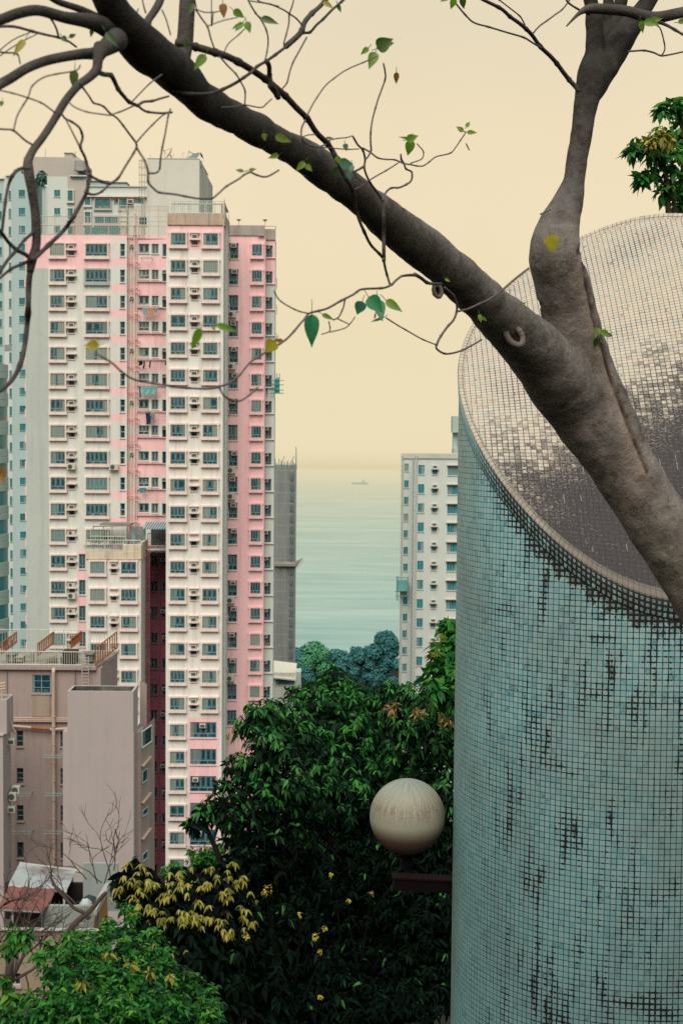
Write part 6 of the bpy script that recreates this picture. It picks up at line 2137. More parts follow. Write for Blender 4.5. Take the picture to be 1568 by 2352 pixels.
aircon(hb, fh.X(300.5), fh.Y - .5, fh.Z(463), 0.9, 0.7, 0.45)
mb = MB()
fh.wall(mb, 109, 156, 406, 620)
fh.wall(mb, 156, 199, 405, 620, 1)
fh.wall(mb, 199, 340, 428, 620)
fh.box(mb, 162, 200, 403.5, 406, -0.4, 0.5)
fh.box(mb, 168, 192, 409, 413, -0.06, -0.003, 3)
fh.box(mb, 203, 246, 411.5, 428, 1.5, 4, 2)
fh.box(mb, 203, 247, 411, 412.5, 1.3, 4.2, 3)
fh.box(mb, 251, 286, 411.5, 428, 2.5, 5, 2)
fh.box(mb, 250, 287, 411, 412.5, 2.3, 5.2, 3)
fh.box(mb, 199.2, 338, 426.5, 428.5, -0.2, 0.3)
fh.box(mb, 199.3, 340, 449, 453, -0.5, -0.003, 4)
fh.box(mb, 91, 109, 426, 620, 2.0, 8.0, 2)
mb.build('wall', [FARW, FARP, FARG, plain_mat('teal_coping', (0.12, 0.27, 0.28), 0.8), TRIM], hb)
mb = MB()
for x in (102, 106):
    mb.tube([(fh.X(x), YH + 1.9, fh.Z(560)), (fh.X(x), YH + 1.9, fh.Z(404 if x > 103 else 430))], 0.16, 6)
mb.build('vent_pipe', FARW, hb)
mb = MB()
zt_ = fh2.Z(361)
mb.prism([(fh2.X(55), fh2.Z(412)), (fh2.X(199), fh2.Z(412)), (fh2.X(199), fh2.Z(376)), (fh2.X(181), fh2.Z(361)), (fh2.X(55), fh2.Z(361))], fh2.Y, fh2.Y + 5)
fh2.box(mb, 146, 165, 348.5, 361, 1, 4)
fh2.box(mb, 145, 166, 347.5, 349, 0.8, 4.2)
mb.build('penthouse', FARP, hb)
mb = MB()
mb.tube([(fh2.X(190), fh2.Y - 1.2, fh2.Z(395)), (fh2.X(190), fh2.Y - 1.2, fh2.Z(374))], 1.0, 14)
fh2.box(mb, 182, 198, 395, 398, -2.4, -0.05)
mb.build('water_tank', plain_mat('tank', (0.30, 0.30, 0.29), 0.8, 0.1, var=0.2), hb)
mb = MB()
for x, a, b_ in ((99, 361, 336), (144, 348, 343), (168, 349, 342), (86, 361, 355)):
    mb.tube([(fh2.X(x), fh2.Y + 2, fh2.Z(a)), (fh2.X(x), fh2.Y + 2, fh2.Z(b_))], 0.05, 4)
mb.tube([(fh2.X(165), fh2.Y + 2, fh2.Z(351)), (fh2.X(170), fh2.Y + 2, fh2.Z(345))], 0.05, 4)
mb.build('aerials', GREYPIPE, hb, kind='stuff')
rt = thing('rooftop_tree', (FX(96, YH + 2), YH + 2, FZ(426, YH + 2)), 'small dark tree growing on the terrace beside the mauve penthouse', 'tree')
rl = leaf_mat('hazy_roof_leaf', (0.03, 0.10, 0.09), (0.05, 0.14, 0.12), (0.08, 0.19, 0.15), 0.15)
crown('crown', [(96, 400, 8, YH + 2), (90, 410, 6, YH + 2), (102, 404, 6, YH + 2), (97, 414, 8, YH + 2), (92, 420, 6, YH + 2)], 0.5, rl, rt, density=1.0, k=6)
mb = MB()
mb.tube([(FX(96, YH + 2), YH + 2, FZ(428, YH + 2)), (FX(96, YH + 2), YH + 2, FZ(408, YH + 2))], [0.14, 0.07], 6)
mb.build('trunk', twig_m, rt)

# ------------------------------------------------------------------ glass tower at the left edge
YT = 168.0
gt = thing('glass_tower', (FX(-60, YT), YT, 50), 'curved glass tower with pale horizontal bands at the left edge', 'office tower')
gx, rad = FX(-95, YT), (FX(21, YT) - FX(-95, YT))
GLT = pane_mat('curtain_wall', (0.010, 0.130, 0.150), (0.02, 0.20, 0.22), (0.03, 0.16, 0.18), -0.2)
BAND = wall_mat('pale_band', (0.34, 0.43, 0.42), (0.30, 0.40, 0.39), (0.2, 0.26, 0.26), 0.2)
NS = 48
for k in range(11):
    yt = 838 + 64.4 * k
    z0_, z1_, z2_ = FZ(yt + 64.4, YT, 0), FZ(yt + 32, YT, 0), FZ(yt, YT, 0)
    mb = MB()
    vs, fs = [], []
    for i in range(NS + 1):
        a = PI + PI * i / NS
        vs += [(gx + rad * 0.985 * math.cos(a), YT + rad * 0.985 * math.sin(a), z) for z in (z0_, z1_)]
    for i in range(NS):
        mb.add([], [])
    for i in range(NS):
        fs.append((2 * i, 2 * i + 2, 2 * i + 3, 2 * i + 1))
    mb.add(vs, fs)
    for i in range(0, NS, 3):
        mb.uv.update({j: [(0, 0), (1, 0), (1, 1), (0, 1)] for j in range(i, min(i + 3, NS))})
    mb.build('glazing', GLT, gt, smooth=False)
    mb = MB()
    vs, fs = [], []
    for i in range(NS + 1):
        a = PI + PI * i / NS
        c_, s_ = math.cos(a), math.sin(a)
        zm = z1_ + (z2_ - z1_) * 0.47
        for r_, z in ((0.985, z1_), (1.0, z1_ + .02), (1.0, zm - .06), (0.992, zm), (1.0, zm + .06), (1.0, z2_ - .02), (0.985, z2_)):
            vs.append((gx + rad * r_ * c_, YT + rad * r_ * s_, z))
    for i in range(NS):
        for j in range(6):
            fs.append((7 * i + j, 7 * i + 7 + j, 7 * i + 8 + j, 7 * i + 1 + j))
    mb.add(vs, fs)
    mb.build('spandrel_band', BAND, gt)
mb = MB()
vs = [(gx + rad * math.cos(PI + PI * i / NS), YT + rad * math.sin(PI + PI * i / NS), FZ(838, YT, 0)) for i in range(NS + 1)]
mb.add(vs, [tuple(range(NS + 1))])
mb.build('roof', ROOF, gt)

# ------------------------------------------------------------------ white slab building on the right
YW = 207.0
wb = thing('white_slab_block', (FX(985, YW), YW, 35), 'hazy white slab block with rows of teal windows beside the tiled tower', 'apartment building')
fw = Facade(wb, YW, 990, 1250)
fw2 = Facade(wb, YW + 4, 935, 1250)
RW = [1068.5 + 44.0 * k for k in range(12)]
for k, y in enumerate(RW):
    fw.window(958, 972.5, y, y + 21, 'flush', 2, 0, trim=FARW, frame=FRAME, pane=PANEF, grille=False)
    fw.window(990.5, 1002, y + 10, y + 21, 'flush', 2, 0, name='vent_window', trim=FARW, frame=FRAME, pane=PANEF, grille=False)
    aircon(wb, fw.X(996), fw.Y - .3, fw.Z(y + 4), 0.72, 0.46, 0.34)
    fw.window(1025.5, 1050.5, y + 2, y + 23, 'flush', 4, 0, trim=FARW, frame=FRAME, pane=PANEF, grille=False)
for k in range(13):
    y = 1065 + 38.3 * k
    fw2.window(926, 936.5, y, y + 17, 'flush', 2, 0, name='side_window', trim=FARW, frame=FRAME, pane=PANEF, grille=False)
mb = MB()
fw.wall(mb, 949, 1085, 1053, 1900)
fw2.wall(mb, 919, 950.5, 1053, 1900)
mb.quad((fw.X(949), YW + 4, 35), (fw.X(949), YW, 35), (fw.X(949), YW, fw.Z(1053)), (fw.X(949), YW + 4, fw.Z(1053)))
for y in RW:
    fw.box(mb, 988, 1004.5, y + 7.5, y + 9.5, -0.5, -0.003, 1)
    fw.box(mb, 1023.5, 1052.5, y - 1.5, y + 0.5, -0.35, -0.003, 1)
fw.box(mb, 948, 1085, 1041.5, 1053, -0.15, 0.25, 2)
fw2.box(mb, 918.5, 950, 1041.5, 1053, -0.15, 0.25, 2)
mb.build('wall', [FARW, wall_mat('hazy_ledge', (0.50, 0.46, 0.39), (0.48, 0.45, 0.39), (0.36, 0.36, 0.33), 0.2), wall_mat('hazy_parapet', (0.36, 0.44, 0.40), (0.48, 0.47, 0.41), (0.3, 0.35, 0.33), 0.4, scale=0.6, streak=1.5)], wb)
for x in (953, 920.5):
    mb = MB()
    f_ = fw if x > 930 else fw2
    mb.tube([(f_.X(x), f_.Y - .25, 38), (f_.X(x), f_.Y - .25, f_.Z(1046))], 0.13, 6)
    mb.build('drain_pipe', plain_mat('hazy_pipe', (0.44, 0.48, 0.44), 0.8), wb)
mb = MB()
fw.box(mb, 1038.5, 1056, 955, 993, 3, 5.5)
mb.tube([(fw.X(1047), YW + 4.2, fw.Z(1041)), (fw.X(1047), YW + 4.2, fw.Z(993))], 0.45, 10)
fw.box(mb, 1041, 1056, 1030, 1041, 2.5, 5.5)
mb.build('roof_tank', plain_mat('hazy_tank', (0.36, 0.45, 0.42), 0.9, var=0.15, scale=0.5), wb)
mb = MB()
fw2.box(mb, 910.5, 936, 1331, 1356, -1.3, -0.2)
mb.build('scaffold_net', plain_mat('hazy_teal_net', (0.13, 0.36, 0.37), 0.9, var=0.3, scale=0.8), wb)
mb = MB()
for z in (1325, 1357, 1368):
    mb.tube([(fw2.X(908), fw2.Y - .9, fw2.Z(z)), (fw2.X(938), fw2.Y - .9, fw2.Z(z))], 0.06, 4)
for x in (911, 914, 936):
    mb.tube([(fw2.X(x), fw2.Y - 1.3, fw2.Z(1378)), (fw2.X(x), fw2.Y - 1.3, fw2.Z(1322))], 0.06, 4)
mb.build('bamboo_poles', plain_mat('hazy_bamboo', (0.16, 0.33, 0.33), 0.9), wb)

# ------------------------------------------------------------------ netted scaffold tower
YS = 226.0
sb = thing('scaffolded_tower', (FX(655, YS), YS, 30), 'narrow tower wrapped in grey scaffold netting behind the pink tower', 'building')
fsx = Facade(sb, YS, 655, 1300)
t = NT('scaffold_netting')
o = t.obj()
fine = t.noise(t.mapping(o, (1.2, 1.2, 0.12)), 1.0, 6, 0.7)
blk = t.noise(o, 0.28, 3)
s_ = t.n('ShaderNodeSeparateXYZ')
t.l(o, s_.inputs[0])
gridz = t.math('LESS_THAN', t.math('FRACT', t.math('DIVIDE', s_.outputs[2], 1.75)), 0.10)
gridx = t.math('LESS_THAN', t.math('FRACT', t.math('DIVIDE', s_.outputs[0], 1.45)), 0.09)
col = t.mix(t.ramp(fine, 0.3, 0.7), (0.160, 0.190, 0.200), (0.215, 0.232, 0.235))
col = t.mix(t.math('MULTIPLY', t.ramp(blk, 0.4, 0.65), 0.6), col, (0.155, 0.175, 0.175))
col = t.mix(t.math('MULTIPLY', t.math('MAXIMUM', gridz, gridx), 0.4), col, (0.29, 0.285, 0.265))
netm = t.done(t.bsdf(col, 0.95, 0.05))
mb = MB()
n = 18
x0_, x1_ = fsx.X(624), fsx.X(679)
zb_, zt_ = 30, fsx.Z(1077)
vs, fs = [], []
for j in range(40):
    for i in range(n):
        q = i / (n - 1)
        z = zb_ + (zt_ - zb_) * j / 39
        vs.append((x0_ + (x1_ - x0_) * q + 0.12 * mnoise.noise((q * 3, j * .4, 1)) * (q > .9), YS + 0.25 * mnoise.noise((q * 5, z * .12, 0)), z))
for j in range(39):
    for i in range(n - 1):
        fs.append((j * n + i, j * n + i + 1, (j + 1) * n + i + 1, (j + 1) * n + i))
mb.add(vs, fs)
mb.quad((x1_, YS, zb_), (x1_ - 0.3, YS + 4, zb_), (x1_ - .3, YS + 4, zt_), (x1_, YS, zt_))
mb.build('netting', netm, sb)
mb = MB()
fsx.box(mb, 624, 678.5, 1068, 1078, 0.3, 3.8)
for y in range(1085, 1540, 24):
    fsx.box(mb, 664.5, 667.5, y, y + 17, -0.32, -0.28, 1)
    fsx.box(mb, 669.5, 672.5, y, y + 17, -0.32, -0.28, 1)
mb.build('concrete_core', [plain_mat('hazy_concrete', (0.25, 0.30, 0.29), 0.9), plain_mat('dim_opening', (0.12, 0.16, 0.17), 0.9)], sb)
rr_ = random.Random(4)
mb = MB()
for i in range(13):
    x = 626 + i * 4.3
    h = rr_.choice((3, 5, 8, 12, 6))
    if x > 674:
        h = 40
    mb.tube([(fsx.X(x), YS + .2, fsx.Z(1080)), (fsx.X(x + rr_.uniform(-2, 2)), YS + .2, fsx.Z(1066 - h))], 0.06, 4)
mb.tube([(fsx.X(664), YS, fsx.Z(1066)), (fsx.X(674), YS, fsx.Z(1048))], 0.05, 4)
mb.tube([(fsx.X(644), YS, fsx.Z(1066)), (fsx.X(652), YS, fsx.Z(1048))], 0.05, 4)
for x in (676, 678.5):
    mb.tube([(fsx.X(x), YS - .3, 32), (fsx.X(x), YS - .3, fsx.Z(1040 if x > 677 else 1064))], 0.07, 4)
mb.build('bamboo_poles', plain_mat('hazy_pole', (0.24, 0.30, 0.29), 0.9), sb, kind='stuff')
mb = MB()
mb.add([(fsx.X(626), YS - .4, fsx.Z(1299)), (fsx.X(682), YS - .6, fsx.Z(1301)), (fsx.X(697), YS - 1.6, fsx.Z(1278)), (fsx.X(678), YS - .2, fsx.Z(1289)), (fsx.X(626), YS - .3, fsx.Z(1291))], [(0, 1, 2, 3, 4)])
for i in range(8):
    a = (fsx.X(680 + i * 2), YS - .8, fsx.Z(1301 - i * 2.6))
    mb.tube([a, (a[0] + .25, a[1] - .8, a[2] - .35)], 0.04, 4)
for z in (1291, 1295, 1299):
    mb.tube([(fsx.X(626), YS - .62, fsx.Z(z)), (fsx.X(684), YS - .7, fsx.Z(z))], 0.06, 4)
mb.build('catch_platform', plain_mat('hazy_platform', (0.31, 0.31, 0.285), 0.9, var=0.3, scale=0.8), sb)

# ------------------------------------------------------------------ low building with the bright roof
YL = 190.0
ll = thing('low_white_building', (FX(660, YL), YL, 45), 'low white building with a bright sloping roof at the foot of the netted tower', 'building')
fll = Facade(ll, YL, 655, 1550)
fll.window(634, 676, 1560, 1573, 'flush', 3, 0, trim=FARW, frame=FRAMED, pane=PANET, grille=False)
mb = MB()
fll.wall(mb, 615, 678, 1545, 1800)
mb.build('wall', CREAM, ll)
mb = MB()
mb.quad((fll.X(615), YL - .5, fll.Z(1553)), (fll.X(679), YL - .5, fll.Z(1559)), (fll.X(679), YL + 5, fll.Z(1537)), (fll.X(615), YL + 5, fll.Z(1530)))
mb.quad((fll.X(615), YL - .5, fll.Z(1556)), (fll.X(679), YL - .5, fll.Z(1562)), (fll.X(679), YL - .5, fll.Z(1559)), (fll.X(615), YL - .5, fll.Z(1553)))
mb.build('roof', plain_mat('bright_roof', (0.66, 0.60, 0.50), 0.7, 0.2, var=0.08), ll)
mb = MB()
fll.box(mb, 678, 690, 1546, 1800, 1.0, 4.0)
mb.build('annex', FARW, ll)

# ------------------------------------------------------------------ hut, awning and walls at the lower left
YK = 74.0
hut = thing('tin_roof_hut', (FX(95, YK), YK, FZ(2120, YK, 95)), 'hut with a silvery corrugated metal roof below the beige buildings', 'hut')
fk = Facade(hut, YK, 95, 2030)
t = NT('corrugated_tin')
o = t.obj()
rs = t.ramp(t.noise(t.mapping(o, (0.35, 0.35, 0.5), (3.4, 0, 0)), 1.0, 5, 0.65), 0.5, 0.66)
col = t.mix(t.noise(o, 2.5, 4), (0.26, 0.31, 0.325), (0.16, 0.195, 0.21))
col = t.mix(t.math('MULTIPLY', rs, 0.85), col, (0.055, 0.040, 0.042))
tin = t.done(t.bsdf(col, 0.45, 0.4))
A_, B_, C_, D_ = P(21, 2031, YK - 1.2), P(154, 2044, YK - 1.2), P(176, 2000, YK + 2.6), P(46, 1983, YK + 2.6)
mb = MB()
n = 44
vs, fs = [], []
nrm = (B_ - A_).cross(D_ - A_).normalized()
for j in range(n * 2 + 1):
    q = j / (n * 2)
    lift = nrm * (0.05 if j % 2 else -0.05)
    vs += [A_.lerp(D_, q) + lift, B_.lerp(C_, q) + lift]
for j in range(n * 2):
    fs.append((2 * j, 2 * j + 1, 2 * j + 3, 2 * j + 2))
mb.add(vs, fs)
mb.build('corrugated_roof', tin, hut)
mb = MB()
mb.tube([A_ - Vector((0, 0, .1)), B_ - Vector((0, 0, .1))], 0.09, 6)
mb.build('roof_edge', plain_mat('edge_flashing', (0.34, 0.36, 0.34), 0.6), hut)
mb = MB()
mb.tube([D_, C_, P(190, 2004, YK + 2.6)], 0.08, 6)
mb.build('roof_edge', plain_mat('edge_flashing', (0.34, 0.36, 0.34), 0.6), hut)
mb = MB()
for x, Y_ in ((148, YK - 1), (167, YK + 2.4), (30, YK - 1)):
    mb.tube([P(x, 2120, Y_), P(x, 2036 if x != 167 else 2004, Y_)], 0.06, 6)
mb.build('posts', FRAMEW, hut, kind='stuff')
mb = MB()
fk.box(mb, 0, 190, 2046, 2130, 1.2, 1.5)
mb.build('back_wall', plain_mat('dark_interior', (0.018, 0.016, 0.016), 0.95, 0.05), hut)
an = thing('red_awning', (FX(60, YK - 3), YK - 3, FZ(2095, YK - 3, 60)), 'faded red canvas awning below the corrugated roof', 'awning')
mb = MB()
a, b_, c, d = P(-12, 2090, YK - 4), P(97, 2096, YK - 4), P(130, 2042, YK - 1.5), P(22, 2035, YK - 1.5)
vs, fs = [], []
n = 14
for j in range(n + 1):
    for i in range(n + 1):
        p = a.lerp(b_, i / n).lerp(d.lerp(c, i / n), j / n)
        p.z += 0.09 * mnoise.noise((i * .5, j * .5, 2)) - 0.10 * math.sin(PI * j / n)
        vs.append(p)
for j in range(n):
    for i in range(n):
        fs.append((j * (n + 1) + i, j * (n + 1) + i + 1, (j + 1) * (n + 1) + i + 1, (j + 1) * (n + 1) + i))
mb.add(vs, fs)
mb.build('canvas', wall_mat('faded_red_canvas', (0.165, 0.062, 0.052), (0.13, 0.052, 0.046), (0.06, 0.03, 0.03), 0.6, scale=0.8), an, smooth=True)
mb = MB()
mb.tube([a, b_], 0.05, 6)
mb.tube([a, Vector((a.x, a.y, a.z - 3))], 0.05, 6)
mb.tube([b_, Vector((b_.x, b_.y, b_.z - 3))], 0.05, 6)
mb.build('frame', FRAMED, an)
yw = thing('yard_wall', (FX(170, YK - 3), YK - 3, FZ(2140, YK - 3, 170)), 'low pale grey yard wall with a higher wall behind it', 'wall')
fy = Facade(yw, YK - 3, 170, 2090)
mb = MB()
fy.box(mb, 101, 228, 2081, 2150, 0, 0.25)
mb.build('front_wall', wall_mat('pale_yard_wall', (0.22, 0.255, 0.245), (0.19, 0.225, 0.22), (0.12, 0.12, 0.11), 0.5, scale=0.5), yw)
mb = MB()
fy.box(mb, 160, 244, 2035, 2150, 3.8, 4.0)
mb.build('back_wall', wall_mat('pale_back_wall', (0.235, 0.28, 0.28), (0.21, 0.255, 0.255), (0.13, 0.13, 0.12), 0.4, scale=0.5), yw)
st_ = thing('stair_string', (FX(226, YK - 3.5), YK - 3.5, FZ(2105, YK - 3.5, 226)), 'white sloping stair edge with an orange wall beside the yard wall', 'stair')
mb = MB()
a, b_ = P(209, 2102, YK - 4.4), P(243, 2040, YK + .4)
mb.add([a, a + Vector((.3, 0, 0)), b_ + Vector((.3, 0, 0)), b_, a + Vector((0, 0, .3)), a + Vector((.3, 0, .3)), b_ + Vector((.3, 0, .3)), b_ + Vector((0, 0, .3))],
       [(0, 3, 2, 1), (4, 5, 6, 7), (0, 1, 5, 4), (1, 2, 6, 5), (2, 3, 7, 6), (3, 0, 4, 7)])
mb.build('string', plain_mat('white_string', (0.33, 0.32, 0.29), 0.8), st_)
mb = MB()
mb.quad(P(214, 2140, YK - 4), P(250, 2140, YK - .5), P(246, 2048, YK - .5), P(222, 2088, YK - 4))
mb.build('side_wall', wall_mat('orange_wall', (0.33, 0.16, 0.065), (0.28, 0.135, 0.06), (0.1, 0.05, 0.03), 0.5), st_)
tb = thing('tarp_bundle', (FX(205, YK - 1), YK - 1, FZ(2081, YK - 1, 205)), 'rounded bundle under a white sheet and a dark tarpaulin behind the yard wall', 'bundle')
for nm, x, y, rx, ry, dY, c in (('white_sheet', 198, 2075, 15, 15, -1.6, (0.36, 0.40, 0.39)), ('dark_tarpaulin', 207, 2072, 20, 20, -0.8, (0.025, 0.035, 0.042))):
    mb = MB()
    cc = P(x, y, YK + dY)
    s_ = YK / FD
    vs, fs = [], []
    for j in range(9):
        for i in range(20):
            ph, a = PI * 0.5 * j / 8, 2 * PI * i / 20
            w_ = 1 + 0.18 * mnoise.noise((math.cos(a) * 1.5 + x, math.sin(a) * 1.5, ph * 2))
            vs.append(cc + Vector((rx * s_ * math.sin(ph) * math.cos(a) * w_, 0.35 * math.sin(ph) * math.sin(a), ry * s_ * math.cos(ph) * w_ - .1)))
    for j in range(8):
        for i in range(20):
            fs.append((j * 20 + i, (j + 1) * 20 + i, (j + 1) * 20 + (i + 1) % 20, j * 20 + (i + 1) % 20))
    mb.add(vs, fs)
    mb.build(nm, plain_mat(nm, c, 0.8, 0.2, var=0.3, scale=2), tb, smooth=True)
YV = 64.0
cw = thing('cream_house', (FX(80, YV), YV, 82), 'cream house wall with one white framed window behind bare twigs', 'house')
fv = Facade(cw, YV, 80, 2200)
fv.window(19, 47.5, 2236, 2266, 'deep', 2, 0, trim=BEIGE, frame=FRAMEW, pane=PANES, grille=False)
mb = MB()
fv.wall(mb, -60, 240, 2136, 2450)
mb.quad((fv.X(-60), YV, fv.Z(2230)), (fv.X(240), YV, fv.Z(2230)), (fv.X(240), YV + 4, fv.Z(2230)), (fv.X(-60), YV + 4, fv.Z(2230)), 1)
mb.build('wall', [wall_mat('dim_cream', (0.26, 0.215, 0.165), (0.225, 0.185, 0.145), (0.08, 0.06, 0.04), 0.6, scale=0.4), ROOF], cw)
mb = MB()
fv.box(mb, -60, 240, 2134, 2136.5, -0.12, 0.2)
mb.build('coping', plain_mat('white_coping', (0.30, 0.29, 0.26), 0.8), cw)
# ------------------------------------------------------------------ trees
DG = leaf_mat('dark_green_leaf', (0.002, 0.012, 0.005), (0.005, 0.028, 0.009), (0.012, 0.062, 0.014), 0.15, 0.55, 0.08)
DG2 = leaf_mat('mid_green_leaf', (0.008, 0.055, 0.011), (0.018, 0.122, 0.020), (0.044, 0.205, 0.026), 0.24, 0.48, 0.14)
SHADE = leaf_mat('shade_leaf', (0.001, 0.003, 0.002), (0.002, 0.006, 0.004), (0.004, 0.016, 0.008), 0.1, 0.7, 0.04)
YGL = leaf_mat('yellow_green_leaf', (0.13, 0.13, 0.018), (0.22, 0.205, 0.028), (0.34, 0.30, 0.06), 0.25, 0.5, 0.2)
BG = leaf_mat('bright_green_leaf', (0.016, 0.070, 0.005), (0.038, 0.140, 0.009), (0.095, 0.230, 0.020), 0.26, 0.42, 0.2)
YF_ = leaf_mat('yellow_flower', (0.34, 0.26, 0.02), (0.46, 0.36, 0.03), (0.50, 0.45, 0.06), 0.3, 0.6, 0.1)
RB = leaf_mat('rusty_leaf', (0.10, 0.055, 0.02), (0.16, 0.10, 0.03), (0.22, 0.17, 0.05), 0.25)
dark_bark = plain_mat('dark_bark', (0.045, 0.036, 0.030), 0.9, 0.1, var=0.4, scale=8)


def tree_at(name, label, x, Y, group=None, cat='tree'):
    p = P(x, 2200, Y)
    return thing(name, (p.x, Y, ground_z(Y) - 0.2), label, cat, group)


def limbs(parent, targets, r0, mat, name='trunk'):
    """tapered trunk from the base with limbs to the crown blobs"""
    b = absloc(parent)
    tops = [P(x, y, Y) for x, y, r, Y in targets]
    c = sum(tops, Vector()) / len(tops)
    fork = Vector((b.x * 0.6 + c.x * 0.4, b.y * .6 + c.y * .4, b.z + 0.55 * (c.z - b.z)))
    mb = MB()
    mid = b.lerp(fork, 0.5) + Vector((0.08 * r0 * 10, 0, 0))
    q = smooth_path([tuple(b), tuple(mid), tuple(fork)], 5)
    mb.tube(q, [r0 * (1 - 0.4 * i / (len(q) - 1)) for i in range(len(q))], 10)
    for tpt in tops:
        m_ = fork.lerp(tpt, 0.5) + Vector((0, 0, 0.06 * (tpt - fork).length))
        q = smooth_path([tuple(fork), tuple(m_), tuple(tpt)], 4)
        mb.tube(q, [r0 * 0.5 * (1 - 0.8 * i / (len(q) - 1)) for i in range(len(q))], 7)
    return mb.build(name, mat, parent, smooth=True)


# -- big dark trees of the middle, four crowns
GRP = 'dark green trees below the towers'
ta = tree_at('dense_tree', 'dark drooping-leaved tree left of the globe lamp in front of the pink tower', 640, 21, GRP)
bl = [(600, 1652, 48, 20.5), (645, 1640, 40, 21), (565, 1672, 30, 20.5), (622, 1720, 62, 20), (672, 1690, 60, 21.5), (560, 1760, 44, 20), (520, 1800, 24, 20), (640, 1800, 78, 20), (580, 1840, 66, 19.8), (500, 1850, 34, 19.6), (464, 1872, 26, 19.4), (448, 1892, 17, 19.3), (520, 1880, 40, 19.6), (560, 1920, 60, 19.6), (640, 1920, 80, 20), (600, 2010, 80, 20), (560, 1980, 50, 19.6), (690, 2000, 90, 20.4), (640, 2110, 100, 20), (660, 2230, 120, 20), (560, 2140, 70, 19.5), (700, 1860, 70, 21)]
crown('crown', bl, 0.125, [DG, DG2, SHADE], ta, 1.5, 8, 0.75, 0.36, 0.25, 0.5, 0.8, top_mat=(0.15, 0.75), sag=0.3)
limbs(ta, [bl[i] for i in (0, 3, 7, 10, 14, 17, 19)], 0.22, dark_bark)
tb_ = tree_at('dense_tree', 'tallest dark tree rising behind the globe lamp with a leafy topmost shoot', 800, 24.5, GRP)
bl = [(765, 1542, 22, 25), (748, 1562, 26, 25), (735, 1590, 40, 24.5), (790, 1560, 20, 25), (775, 1600, 50, 24.5), (700, 1612, 40, 24.5), (680, 1592, 20, 25), (820, 1605, 45, 25), (850, 1592, 26, 25), (740, 1650, 60, 24), (800, 1660, 66, 24), (860, 1650, 60, 24.6), (720, 1720, 60, 23.6), (790, 1750, 80, 23.6), (870, 1740, 80, 24), (740, 1830, 90, 23), (840, 1850, 100, 23), (760, 1960, 110, 23), (860, 1980, 100, 23), (780, 2090, 120, 22.6), (880, 2110, 110, 23), (760, 2230, 130, 22), (880, 2260, 130, 22.5), (720, 2330, 90, 19.5), (800, 2340, 100, 19.5), (900, 2350, 110, 20)]
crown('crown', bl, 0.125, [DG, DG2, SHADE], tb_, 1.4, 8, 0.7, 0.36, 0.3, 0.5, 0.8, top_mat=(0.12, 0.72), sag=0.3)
limbs(tb_, [bl[i] for i in (0, 2, 5, 10, 14, 17, 20)], 0.24, dark_bark)
tc_ = tree_at('dense_tree', 'dark tree between the globe lamp and the tiled tower with a few rusty leaves', 960, 22.5, GRP)
bl = [(900, 1600, 30, 23), (890, 1575, 16, 23), (925, 1595, 36, 23), (960, 1610, 44, 22.6), (1000, 1620, 50, 22.4), (1035, 1640, 50, 22), (930, 1660, 56, 22.6), (985, 1690, 66, 22), (1040, 1720, 60, 22), (940, 1760, 70, 22), (1010, 1800, 80, 22), (960, 1870, 90, 22), (1040, 1900, 80, 22), (960, 1990, 100, 22), (1050, 2030, 90, 22), (980, 2110, 110, 21.6), (1060, 2180, 100, 22), (980, 2250, 120, 21.5)]
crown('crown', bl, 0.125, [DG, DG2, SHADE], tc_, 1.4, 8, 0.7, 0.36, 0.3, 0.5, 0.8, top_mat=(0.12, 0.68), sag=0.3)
crown('rusty_leaves', [(1005, 1615, 24, 21.2), (900, 1625, 14, 22), (1030, 1660, 12, 21), (960, 1640, 10, 21.6)], 0.11, RB, tc_, 0.25, 7, 0.3, 0.34, 0.6, 0.2)
limbs(tc_, [bl[i] for i in (0, 3, 7, 10, 13)], 0.2, dark_bark)
td = tree_at('glossy_tree', 'taller glossy-leaved tree standing right against the tiled tower, in front of the slab block', 1180, 16, GRP)
bl = [(1032, 1448, 22, 16.4), (1042, 1470, 26, 16.2), (1018, 1490, 28, 16.2), (1040, 1510, 30, 16), (1004, 1520, 26, 16), (995, 1548, 26, 15.8), (1030, 1555, 36, 15.8), (1005, 1585, 30, 15.6), (1045, 1600, 36, 15.6), (1070, 1520, 40, 16.4), (1080, 1620, 50, 16), (1030, 1440, 12, 16.4)]
crown('crown', bl, 0.125, [DG2, BG], td, 1.7, 7, 0.55, 0.44, 0.35, 0.5, 0.8, top_mat=(0.3, 0.3), sag=0.25)
crown('seed_heads', [(1004, 1478, 8, 15.9), (1012, 1462, 7, 15.9), (1000, 1500, 7, 15.8)], 0.05, YGL, td, 0.5, 6, 0.0, 0.25, 0.9, 0.1)
limbs(td, [bl[i] for i in (0, 3, 6, 9)], 0.14, dark_bark)

# -- yellow-tipped tree
ty = tree_at('yellow_tipped_tree', 'tree with pale yellow-green whorls of leaves at its shoot tips', 420, 17, None)
bl = [(305, 1998, 28, 17), (285, 2022, 18, 16.8), (330, 2010, 24, 17), (300, 2050, 44, 16.8), (350, 2060, 48, 16.8), (395, 2030, 34, 17.2), (430, 2020, 30, 17.4), (465, 2010, 26, 17.6), (500, 2000, 24, 17.8), (530, 1990, 20, 18), (420, 2070, 54, 16.8), (480, 2060, 54, 17.2), (530, 2050, 48, 17.6), (560, 2070, 30, 18), (340, 2120, 50, 16.4), (400, 2140, 64, 16.4), (470, 2140, 64, 16.6), (540, 2120, 50, 17.4), (430, 2200, 80, 16.2), (520, 2200, 80, 16.8), (590, 2190, 60, 17.4), (500, 2280, 90, 16.4), (600, 2290, 90, 17)]
crown('crown', bl[:], 0.13, [SHADE, DG2, SHADE], ty, 1.15, 7, 0.8, 0.42, 0.2, 0.6, 0.8, top_mat=(0.3, 0.15), sag=0.35)
